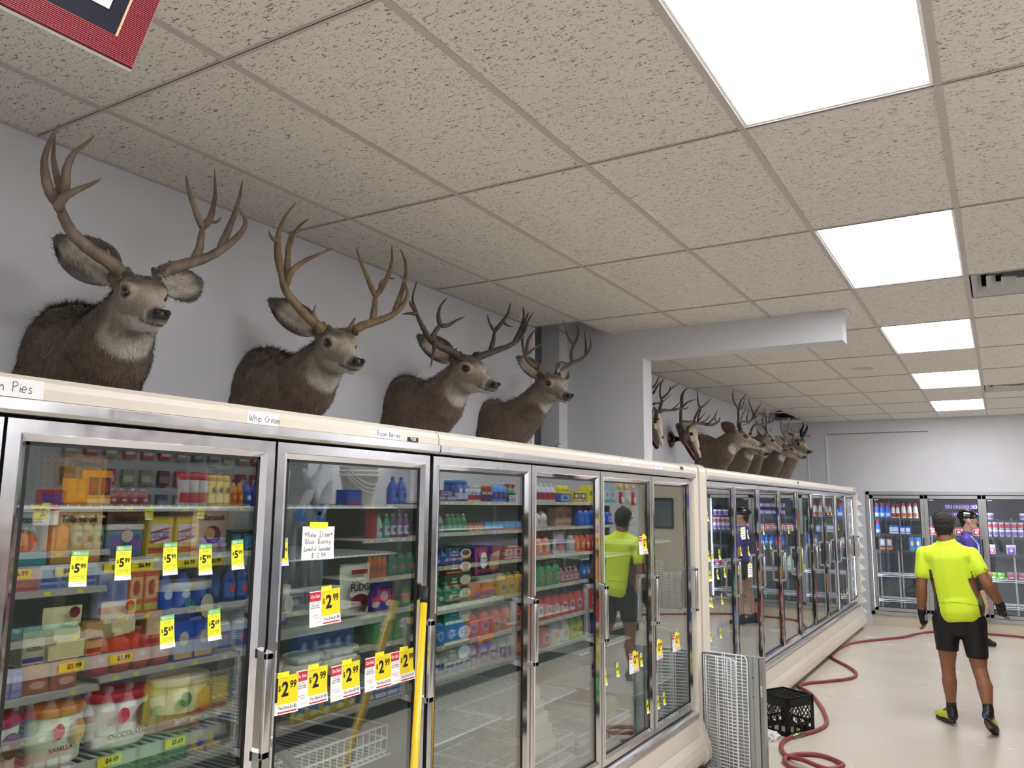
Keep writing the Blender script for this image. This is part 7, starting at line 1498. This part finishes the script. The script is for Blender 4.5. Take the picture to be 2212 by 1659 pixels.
row('jug', 1236, 1267, 2, 0.15, 0.27, ['A4CC3A', '9CC038', 'B85C4C', 'D8B870'], 'lime green laundry jug', 'lowest ' + D4); row('jug', 1270, 1298, 2, 0.15, 0.28, ['3A2C8C', '3C2A80', '54409C', 'C8A8D8'], 'indigo laundry jug', 'lowest ' + D4)
D5 = 'reflected in the fifth door'
row('box', 1303, 1336, 3, 1.75, 0.2, ['8CC4D0', '58A8B8', 'C8D8DC', 'C05A70'], 'aqua tall carton', D5)
row('jug', 1302, 1332, 2, 1.47, 0.2, ['1E4EB0', '1C48A8', '3C70D0', 'C8D4E8'], 'blue jug', D5)
for k, (px, zz, cl) in enumerate([(1341, 1.98, 'E0C030'), (1352, 1.97, 'D8B828'), (1366, 1.98, 'E4CC48'), (1345, 1.78, 'B8242C'), (1358, 1.8, 'C8CCD4'), (1370, 1.78, 'C02A2E'), (1350, 1.6, '243C9C'), (1366, 1.58, 'B8A888')]):
    w_ = 0.13; ms = product('bag', w_, 0.17, [cl, cl, 'D8D8DC', 'E8E0D0']); place(ms, 'bag', (XS - 0.02 - 0.01 * (k % 3), P2Y(px), zz - 0.05), PI, 'hanging snack bag, %s, %s' % (('yellow upper left', 'yellow upper middle', 'yellow upper right', 'red middle left', 'silver middle', 'red middle right', 'blue lower left', 'tan lower right')[k], D5), 'hanging snack bags at the aisle end')
row('box', 1372, 1398, 3, 0.9, 0.25, ['4C3A34', '7A6A5C', '8C3A34'], 'dim brown carton', D5); row('tub', 1303, 1395, 6, 0.5, 0.22, ['B89868', 'C8B088', 'A87850', 'D8C8A0'], 'tan tub', D5)
# wall with peg hooks and packs beyond the first bays (seen over the top shelf)
o = empty('spice_rack', (3.1, 0, 0), 0, 'white pegboard wall of hanging packets beyond the shelving, seen in glass', 'rack')
q = MB(); pegboard(q, 0.0, 1.6, 4.6, 0.4, 2.6, 'peg_white'); q.build('board', o)
pk = [MB().box(-0.035, -0.005, 0, 0.10, -0.13, 0, cm(h)).box(-0.037, -0.035, 0.01, 0.09, -0.10, -0.05, cm(h2)).mesh('packet') for h, h2 in (('8C8C78', 'C8C8B4'), ('8C3A44', 'C8A0A4'), ('A83A44', 'E0C8C8'), ('4C5A70', '98A4B4'), ('B8B090', '706850'), ('C02A38', 'E8E0E0'), ('5A3A40', '9C7C80'))]
for j, z in enumerate((2.42, 2.2, 1.98, 1.78)):
    for i in range(14):
        y = 2.02 + i * 0.165
        p = bpy.data.objects.new('packet', rnd.choice(pk[:5] if j < 2 else pk)); C.objects.link(p); p.location = (3.095, y, z); tag(p, 'small packet hanging on the white pegboard, row %s from top, %s from left' % (('first', 'second', 'third', 'fourth')[j], ORD[i + 1] if i else 'first'), 'packet', 'packets on the far pegboard')

# price cards hanging from the top rail of the shelving
q = sale_tag((XS - 0.014, 1.055, 1.705), 'On Sale card hanging from the shelf rail, mirrored in the nearest door', kk=0.7); q.rotation_euler = (0, 0, PI)
for y, nm in ((1.60, 'left'), (1.97, 'right')):
    q = savings_tag('7', '99', (XS - 0.014, y + 0.03, 1.70), 'small yellow price card on the mirrored top shelf rail, %s one' % nm, group='price cards on the shelf rail', kk=0.8); q.rotation_euler = (0, 0, PI); q.scale = (1, 1.3, 1)
for o_ in [o for o in C.objects if o.get('group', '').startswith('yellow soap pad box') and o.parent is None]:
    p_ = MB(); p_.add([(0.0012, -0.06, 0.17), (0.0012, 0.07, 0.14), (0.0012, 0.07, 0.07), (0.0012, -0.06, 0.10)], [(0, 1, 2, 3)], cm('B83A24')); p_.add([(0.002, -0.055, 0.156), (0.002, 0.065, 0.128), (0.002, 0.065, 0.088), (0.002, -0.055, 0.116)], [(0, 1, 2, 3)], cm('D8D0DC'))
    p_.build('print', o_)
# ---------------- goods inside the freezers ----------------
def inside(kind, y0, y1, z, h, cols, label, group, text=None, x=-1.30, rz=0.0, extra=None, nrows=1):
    w = (y1 - y0) * 0.97; ms = product(kind, w, h, cols, text)
    o = place(ms, kind, (x, (y0 + y1) / 2, z), rz, label, group)
    if extra: extra(o, w, h)
    return o
FG1 = 'ice cream cartons in the nearest freezer'
def flavour(col, word, wc='2A1E1E', disc_c=None, dz=0.5):
    def f_(o, w, h):
        q = MB(); q.quad((0.0018, -w / 2, 0.001), (0.0018, w / 2, 0.001), (0.0018, w / 2, h * 0.24), (0.0018, -w / 2, h * 0.24), cm(col))
        if disc_c: disc(q, 0.0024, 0.01, h * dz - 0.01, w * 0.24, h * 0.2, cm(disc_c)); disc(q, 0.003, 0.0, h * dz - 0.005, w * 0.15, h * 0.12, cm('C89870'))
        q.build('print', o)
        if word:
            t = MB(); t.text(word, (0.004, 0, h * 0.14), UY, UZ, 0.010, cm(wc), 0.01); t.build('lettering', o)
    return f_
T_ = lambda h: ('Tillamook', h * 0.80, 0.024, '14151C', 0.25)
for (y0, y1, z, h, base, foot, word, dc, lab) in (
        (-0.49, -0.352, 1.58, 0.135, 'A9B3B8', '4E93A0', '', 'A8644A', 'pale blue ice cream carton with cookie picture, leftmost on the priced shelf'), (-0.345, -0.215, 1.58, 0.135, 'CDA36C', 'B98648', 'Mudslide', 'C8743A', 'tan ice cream carton, second on the priced shelf'),
        (-0.205, -0.085, 1.58, 0.135, '5E3C2C', '43291E', '', '2C1812', 'dark brown ice cream carton, third on the priced shelf'),
        (0.055, 0.18, 1.58, 0.135, 'C6A79C', 'BFA0A8', 'WHITE CHOCOLATE RASPBERRY', '7A1C30', 'pink ice cream carton with raspberry picture, rightmost on the priced shelf'),
        (-0.33, -0.215, 1.73, 0.12, 'DDA03A', 'C88A2A', '', None, 'orange ice cream carton on the top freezer shelf'), (0.09, 0.19, 1.73, 0.12, 'B8B0AC', '9C9490', '', None, 'pale ice cream carton at the right of the top freezer shelf')):
    inside('carton', y0, y1, z, h, [base, foot, base], lab, FG1, T_(h), extra=flavour(foot, word, disc_c=dc))
for k, y in enumerate((-0.43, -0.29, -0.15, -0.05, 0.1)):
    pass
pr = MB()
SH = [s for s in C.objects]
for (y, z, t) in ((-0.43, 1.567, '$6.99'), (-0.31, 1.567, '$6.99'), (-0.185, 1.567, '$6.99'), (-0.11, 1.567, '$6.99'), (0.03, 1.567, '$6.99'), (0.12, 1.567, '$6.99'), (-0.28, 1.337, '$5.99'), (-0.15, 1.337, '$5.99'), (0.03, 1.09, '$5.69'), (-0.16, 1.09, '$4.49')):
    o = MB().box(0, 0.0012, -0.032, 0.032, -0.012, 0.010, 'paper_yellow').build('shelf_price_label', None, (-1.276, y, z), 'yellow %s shelf price label inside the nearest freezer, %s' % (t, {1.567: 'upper', 1.337: 'middle', 1.09: 'lower'}[z] + ' rail, near ' + ('far left' if y < -0.4 else 'left' if y < -0.25 else 'centre left' if y < -0.13 else 'centre' if y < -0.05 else 'right of centre' if y < 0.07 else 'right edge' if t == '$6.99' else 'right')), 'price label', 'price labels on the freezer rails')
    MB().text(t, (0.002, 0.006, 0.0), UY, UZ, 0.016, 'ink', 0.03).build('lettering', o)
def pouch(y0, y1, z, h, base, low, word, lab):
    o = inside('bag', y0, y1, z, h, [base, base, base, base], lab, 'dessert pouches in the nearest freezer')
    w = y1 - y0; q = MB(); q.quad((0.006, -w * .45, 0.002), (0.006, w * .45, 0.002), (0.006, w * .45, h * .38), (0.006, -w * .45, h * .3), cm(low)); disc(q, 0.0066, 0.012, h * 0.93, w * .14, w * .14, cm('7C2A34')); q.build('print', o)
    MB().text(word, (0.0075, 0.004, h * 0.66), UY, UZ, 0.0125, cm('7A3A1C'), 0.012).build('lettering', o)
pouch(-0.335, -0.235, 1.35, 0.12, 'E2D8A8', 'D8CC98', 'VANILLA', 'cream vanilla dessert pouch on the middle freezer shelf')
pouch(-0.185, -0.085, 1.35, 0.12, 'E0CDA0', 'B4441E', 'CARAMEL CASHEW', 'caramel cashew pouch with orange pictures on the middle freezer shelf')
inside('carton', -0.39, -0.335, 1.35, 0.075, ['B8AE94', '4A4A90', 'C8BEA0'], 'small beige carton left of the vanilla pouch', FG1, ('ALDEN', 0.035, 0.012, '2A2A50', 0)); inside('carton', -0.235, -0.19, 1.35, 0.08, ['C89A6C', '8C3A24', 'C89A6C'], 'small tan carton between the two pouches', FG1, ('ALDEN', 0.04, 0.011, '3A2018', 0))
inside('carton', -0.07, -0.02, 1.35, 0.09, ['A86848', '8C2A24', 'D8B890'], 'small brown carton left of the blue tub', FG1)
inside('pail', -0.005, 0.175, 1.352, 0.155, ['28408C', 'E9DFC8', '28408C', 'D8CBA8'], 'blue country vanilla ice cream pail with cream lid', 'ice cream pails in the nearest freezer', None,
       extra=lambda o, w, h: (MB().text('country', (0.006, 0.0, h * 0.48), UY, UZ, 0.017, cm('A8B8D8'), 0.005).text('vanilla', (0.006, 0.0, h * 0.35), UY, UZ, 0.017, cm('A8B8D8'), 0.005).build('lettering', o)))
PG = 'ice cream pails in the nearest freezer'
def word(t, z, sz, col='2A2A2C'): return lambda o, w, h: MB().text(t, (0.0045, -0.01, h * z), UY, UZ, sz, cm(col), 0.02).build('lettering', o)
inside('pail', -0.52, -0.345, 1.10, 0.135, ['DDD8C4', 'B8242C', 'C8C0AC', '6A4A38'], 'cream ice cream pail with bright red lid at far left', PG, extra=word('ROAD', 0.2, 0.014))
inside('pail', -0.34, -0.195, 1.10, 0.135, ['D6DCC0', 'D8782C', 'C8D0B8', 'B89A5C'], 'vanilla ice cream pail with orange lid', PG, extra=word('VANILLA', 0.3, 0.015))
inside('pail', -0.185, -0.005, 1.10, 0.14, ['DED8CC', 'C22A3C', 'E0DCD0', '7A5A48'], 'chocolate ice cream pail with crimson lid', PG, extra=word('CHOCOLATE', 0.26, 0.017))
inside('pail', 0.0, 0.19, 1.10, 0.145, ['D9CFB0', 'E9DFC8', '8C5C50', 'B0744C'], 'butter pecan ice cream pail with cream lid', PG, extra=word('butter pecan', 0.24, 0.017, 'D8C8B8'))
# second door
inside('pail', 0.33, 0.485, 1.337, 0.13, ['D8D2C0', 'E9DFC8', '40387C', 'C8C0B0'], 'cream and purple vanilla bean pail at left inside the second door', 'pails inside the second freezer door', extra=word('vanilla bean', 0.22, 0.013, 'D0D0E0'))
inside('bag', 0.70, 0.86, 1.337, 0.175, ['D6D2C8', 'CFC8C0', 'D6D2C8', '6A2030'], 'chocolate fudge bar bag standing inside the second door', 'bags inside the second freezer door', None,
       extra=lambda o, w, h: (MB().text('Chocolate', (0.010, 0, h * 0.70), UY, UZ, 0.026, 'ink', 0.0, 0.3).text('FUDGE', (0.010, 0, h * 0.56), UY, UZ, 0.037, 'ink', 0.03).build('lettering', o), MB().quad((0.009, -w * .35, h * .83), (0.009, w * .2, h * .83), (0.008, w * .2, h * .92), (0.008, -w * .35, h * .92), cm('8C1F28')).prism([(-0.01, h * 0.1), (0.02, h * 0.06), (0.07, h * 0.42), (0.045, h * 0.46)], 0, 0.0085, 0.0105, cm('3A241E')).build('print', o)))
inside('carton', 0.87, 0.965, 1.337, 0.10, ['3C2C78', '2C5CA8', 'C83A48', 'D8C8C8'], 'small purple carton right of the fudge bag', 'bags inside the second freezer door')
for k, (a, b) in enumerate(((0.31, 0.47), (0.49, 0.65), (0.66, 0.83))):
    inside('pail', a, b, 1.102, 0.13, ['C8C2AE', 'DAD4BE', '4A4A44', '8C8470'], 'round cream lidded pail low inside the second door, ' + ('left one', 'middle one', 'right one')[k], 'pails inside the second freezer door')
def basket(y0, y1, z0, z1, case, x0=-1.85, x1=-1.30):
    s = MB()
    for k in range(22):
        y = y0 + (y1 - y0) * k / 21; s.box(x1 - 0.002, x1 + 0.002, y - 0.0015, y + 0.0015, z0, z1, 'wire_white')
    for z in (z0, (z0 + z1) / 2, z1): s.box(x1 - 0.003, x1 + 0.003, y0, y1, z - 0.003, z + 0.003, 'wire_white').box(x0, x1, y0 - 0.003, y0 + 0.003, z - 0.003, z + 0.003, 'wire_white').box(x0, x1, y1 - 0.003, y1 + 0.003, z - 0.003, z + 0.003, 'wire_white')
    s.build('wire_front', case)
basket(0.27, 0.96, 0.84, 0.93, caseA)
o = empty('vacuum_tube', (0, 0, 0), 0, 'grey corrugated tube curving behind the glass low in the second door', 'tube')
MB().tube(catmull([(-1.25, 0.25, 1.03), (-1.245, 0.36, 1.0), (-1.24, 0.44, 0.92), (-1.24, 0.46, 0.78), (-1.245, 0.43, 0.6)], 6), 0.016, 12, cm('5C5E66')).build('hose', o)
# third door: pies and breakfast boxes
for (z, cols, lab, w_) in ((1.331, ['1E4A3C', 'B8603C', '24302C'], 'lowest dark green pie box of the stack, third door', 0), (1.386, ['1F5A38', 'B8603C', '20402C'], 'second dark green pie box from below, third door', 0), (1.441, ['33261F', 'B8603C', '3A2C24'], 'third pie box from below, brown, third door', 0), (1.496, ['1C4A40', 'B8603C', '26201E'], 'top pie box of the stack, third door', 0)):
    o = inside('box', 1.30, 1.50, z, 0.053, cols, lab, 'frozen pie boxes in the third door')
    q = MB(); disc(q, 0.0025, 0.05, 0.027, 0.042, 0.020, cm('CFC8BC')); disc(q, 0.003, 0.05, 0.03, 0.028, 0.012, cm('8C5A34' if z > 1.43 else 'C9C2AE')); q.build('pie_picture', o)
    MB().text('Marie', (0.003, -0.035, 0.036), UY, UZ, 0.015, 'paper', 0.0, 0.3).text('Callender', (0.003, -0.035, 0.023), UY, UZ, 0.013, 'paper', 0.0, 0.3).build('lettering', o)
for k, z in enumerate((1.072, 1.153, 1.234)):
    o = inside('box', 1.30, 1.50, z, 0.079, [('1C4038', '1E5C7C', '1C8048')[k], 'D8D090', ('24504C', '2A6A98', '2A7AB0')[k]], '%s green blue cream pie box below the pie stack, third door' % ('lowest', 'middle', 'upper')[k], 'frozen pie boxes in the third door')
    q = MB(); disc(q, 0.0025, 0.05, 0.042, 0.045, 0.028, cm('C8CCD4')); disc(q, 0.003, 0.05, 0.05, 0.03, 0.018, cm('B8C0CC')); q.build('pie_picture', o); MB().text('Marie', (0.003, -0.035, 0.057), UY, UZ, 0.017, 'paper', 0.0, 0.3).text('Callender', (0.003, -0.035, 0.041), UY, UZ, 0.014, 'paper', 0.0, 0.3).build('lettering', o)
for k, (z, c1) in enumerate(((1.331, 'A8703C'), (1.40, 'A8703C'), (1.47, '2C4C8C'), (1.10, '9C8478'), (1.17, '8C6A48'))):
    o = empty('pie_tin', (-1.36, 1.235, z), 0, 'round pie in clear domed tin at the left of the third door, %s' % ('fourth from top', 'third from top', 'topmost', 'lowest', 'second lowest')[k] if k != 1 else 'round pie in clear domed tin at left of the third door, second from top', 'pie', 'round pies at the left of the third door')
    MB().lathe([(0.045, 0), (0.062, 0.025)], 18, cm('C8CCD0', 0.2)).build('tin', o); MB().lathe([(0.061, 0.024), (0.058, 0.04), (0.03, 0.052)], 18, cm(c1)).build('crust', o)
o = inside('box', 1.52, 1.735, 1.425, 0.115, ['3A1F58', '8C3A50', '3A1F58'], 'purple toaster pastry box, third door', 'breakfast boxes in the third door')
q = MB(); disc(q, 0.0025, -0.035, 0.06, 0.028, 0.036, 'paper'); q.quad((0.002, -0.105, 0.0), (0.002, -0.085, 0.0), (0.002, -0.085, 0.115), (0.002, -0.105, 0.115), cm('A8485C')); q.quad((0.002, 0.01, 0.015), (0.002, 0.09, 0.02), (0.002, 0.10, 0.10), (0.002, 0.02, 0.085), cm('C89A78')); q.build('print', o)
MB().text('Toaster', (0.0035, -0.035, 0.07), UY, UZ, 0.015, 'ink', 0.01, 0.1).text('Strudel', (0.0035, -0.035, 0.052), UY, UZ, 0.017, 'ink', 0.01, 0.1).build('lettering', o)
MB().box(-1.9, -1.29, 1.50, 1.74, 1.415, 1.423, 'shelf_metal').prism([(-1.29, 1.424), (-1.276, 1.42), (-1.27, 1.396), (-1.29, 1.394)], 1, 1.52, 1.74, 'shelf_metal').build('shelf', caseB)
inside('bag', 1.53, 1.74, 1.331, 0.065, ['B88E6C', 'C8C8CC', 'D8742C', '7C5C9C'], 'clear wrapped waffle pack under the pastry box, third door', 'breakfast boxes in the third door')
o = inside('bag', 1.52, 1.72, 1.072, 0.15, ['8C6A8C', 'C8C8D0', 'E07A28', '5A4CA8'], 'orange wrapped roll pack low in the third door', 'breakfast boxes in the third door')
# fourth and fifth doors: white cartons stacked like steps
for k in range(5):
    inside('box', 2.03 + 0.0 * k, 2.14 + 0.034 * k, 0.785 - 0.062 * k - 0.0, 0.06, ['D2D2CC', 'C4C4BE', 'D2D2CC'], 'plain white carton of the stepped stack, fourth door, %s' % ('topmost', 'second', 'third', 'fourth', 'lowest')[k], 'plain white cartons in the fourth door', x=-1.31 + 0.004 * k)
basket(1.80, 2.48, 0.45, 0.56, caseB); basket(2.55, 3.22, 0.42, 0.52, caseB)
for k, (y, z, r_, cl) in enumerate(((2.82, 0.56, 0.05, 'D8D4C8'), (2.90, 0.60, 0.045, 'D2CEC4'), (3.02, 0.585, 0.055, 'C9B98C'))):
    o = MB().lathe([(r_ * 0.9, 0), (r_, 0.01), (r_, 0.045), (r_ * 0.9, 0.05)], 20, cm(cl), T=Matrix.Rotation(PI / 2, 4, 'Y')).build('round_tub', None, (-1.36, y, z), '%s round tub leaning low in the fifth door' % ('left white', 'middle white', 'right yellowish')[k], 'tub', 'round tubs in the fifth door')
bm = bmesh.new(); bmesh.ops.create_icosphere(bm, subdivisions=3, radius=0.032)
for v in bm.verts: v.co += v.co.normalized() * noise.noise(v.co * 60) * 0.006
MB().bm(bm, cm('4A2018'), True).build('frozen_lump', None, (-1.24, 3.155, 0.405), 'dark red brown lump at the bottom of the fifth door', 'food')
# ---------------- lit cooler goods in the back wall ----------------
RB = -PI / 2
def crow(kind, x0, x1, n, z, h, cols, desc, where, y=YB + 0.145, text=None, w=None):
    p = (x1 - x0) / n; w = w or min(p * 0.92, 0.12); ms = product(kind, w, h, cols, text)
    for i in range(n):
        lab = desc + ' ' + where + ((', %s of %s' % ('first' if i == 0 else ORD[i + 1], CNT[n])) if n > 1 else '')
        place(ms, kind, (x0 + p * (i + 0.5), y, z), RB, lab, desc + ' ' + where)
L_ = 'in the left lit cooler'
crow('creamer', -0.975, -0.745, 3, 1.575, 0.225, ['3A6AD8', 'C82A34', '88A8E8', 'E0E4F0'], 'blue creamer bottle', 'on top shelf ' + L_); crow('creamer', -0.74, -0.62, 2, 1.575, 0.20, ['E0DCDC', 'C82A34', 'B82A34', '5A2A24'], 'small white and red creamer bottle', L_)
crow('creamer', -0.61, -0.37, 3, 1.575, 0.225, ['E4E0DC', 'C82A34', 'B88A58', 'D84A3C'], 'white and brown creamer bottle', L_); crow('creamer', -0.975, -0.90, 1, 1.335, 0.20, ['3A6AD8', 'C82A34', '88A8E8', 'E0E4F0'], 'single blue creamer bottle on second shelf', L_)
crow('box', -0.79, -0.64, 1, 1.335, 0.125, ['2A5CB8', 'D8DCE8', 'C8D0E4'], 'blue and white creamer multipack', L_, w=0.14); crow('carton', -0.635, -0.49, 2, 1.335, 0.115, ['2A60C8', 'D8DCE8', 'D8DCE8'], 'blue and white carton', L_)
crow('carton', -0.93, -0.74, 2, 1.09, 0.21, ['5A3420', 'B87A48', '7A9AC0', 'D8C8A8'], 'dark brown almond drink carton', L_); crow('carton', -0.52, -0.36, 2, 1.09, 0.205, ['3A84C8', '4AA068', '5A60C0', 'D8D070'], 'green and blue oat drink carton', L_)
M_ = 'in the middle lit cooler'
crow('tub', -0.02, 0.40, 4, 1.72, 0.07, ['D8D4E8', '7A3AA8', '8A4AB8', 'E0DCF0'], 'white tub with purple lid', 'upper ' + M_); crow('tub', -0.02, 0.40, 4, 1.60, 0.07, ['D8D4E8', '7A3AA8', '8A4AB8', 'E0DCF0'], 'white tub with purple lid', 'lower pair level ' + M_)
crow('tub', -0.25, 0.42, 6, 1.335, 0.12, ['E0DCE0', 'C83A48', 'B8344C', 'E8E0E8'], 'white and red tub', M_); crow('bottle', 0.0, 0.4, 5, 1.09, 0.2, ['2A5CD8', '2A5CD8', '4A78E8', 'C8D4F0'], 'bright blue drink bottle', M_)
crow('bottle', -0.12, 0.1, 2, 0.74, 0.24, ['C8E0CC', '3AA060', 'A8D8B0', 'E0F0E0'], 'pale green milk bottle', M_)
R_ = 'in the right lit cooler'
crow('cup', 0.50, 0.60, 1, 1.575, 0.09, ['E0DCE8', 'D0CCE0', '8A4AB8'], 'white and purple cup alone on top shelf', R_); crow('cup', 0.90, 1.16, 3, 1.575, 0.09, ['E0DCE8', 'D0CCE0', '8A4AB8'], 'white and purple cup on top shelf', R_)
for lv in (0, 1): crow('cup', 0.49, 1.17, 9, 1.335 + 0.105 * lv, 0.10, ['E4E2E6', 'D8D8E4', 'B83A54' if lv else '7A6AB0'], 'white yogurt cup, %s tier' % ('upper' if lv else 'lower'), R_, w=0.07)
crow('tub', 0.50, 0.59, 1, 1.09, 0.13, ['E0DCE4', 'E8E8F0', 'B85A7A', 'D8D0E0'], 'tall white yogurt tub', R_); crow('tub', 0.71, 0.84, 1, 1.09, 0.13, ['C8B8E0', 'E8E8F4', '7A4AC0', 'E0D8F0'], 'purple and white yogurt tub', R_)
crow('bag', 0.49, 0.68, 2, 0.74, 0.09, ['7AC050', 'C8E0A0', '5AA848', 'E0E8C0'], 'green packet', R_); crow('bag', 0.70, 1.15, 4, 0.74, 0.1, ['A85A78', 'D8C8D0', '8A3A60', 'D0A8B8'], 'berry coloured packet', R_)
# ---------------- back wall, right of the coolers: stock room door and leaning shelves ----------------
mat('door_beige', 'B3A994', 0.5, var=0.04); mat('window_dark', '3F474C', 0.15)
d_ = MB().box(1.62, 2.42, YB - 0.03, YB - 0.001, 0, 2.15, 'door_beige').build('door_1', kind='structure')
MB().bbox(1.78, 2.20, YB - 0.045, YB - 0.03, 1.33, 1.85, 0.02, 'gasket').build('window_frame', d_); MB().box(1.82, 2.16, YB - 0.048, YB - 0.044, 1.37, 1.81, 'window_dark').build('pane', d_)
MB().box(1.50, 1.58, YB - 0.06, YB - 0.001, 0, 2.2, 'white_plastic').build('trim_4', kind='structure')
for k, (x, w_, hh) in enumerate(((1.96, 0.22, 0.78), (1.66, 0.3, 0.6))):
    q = wire_rack('wire_rack', w_, hh, 20, 'white wire shelf leaning on the back wall, seen in the sixth door, ' + ('taller' if k == 0 else 'shorter'), (x, YB - 0.1, 0.004), 0, 0.0, group='removed wire shelves', dbl=False); q.rotation_euler = (0, 0, RZ)
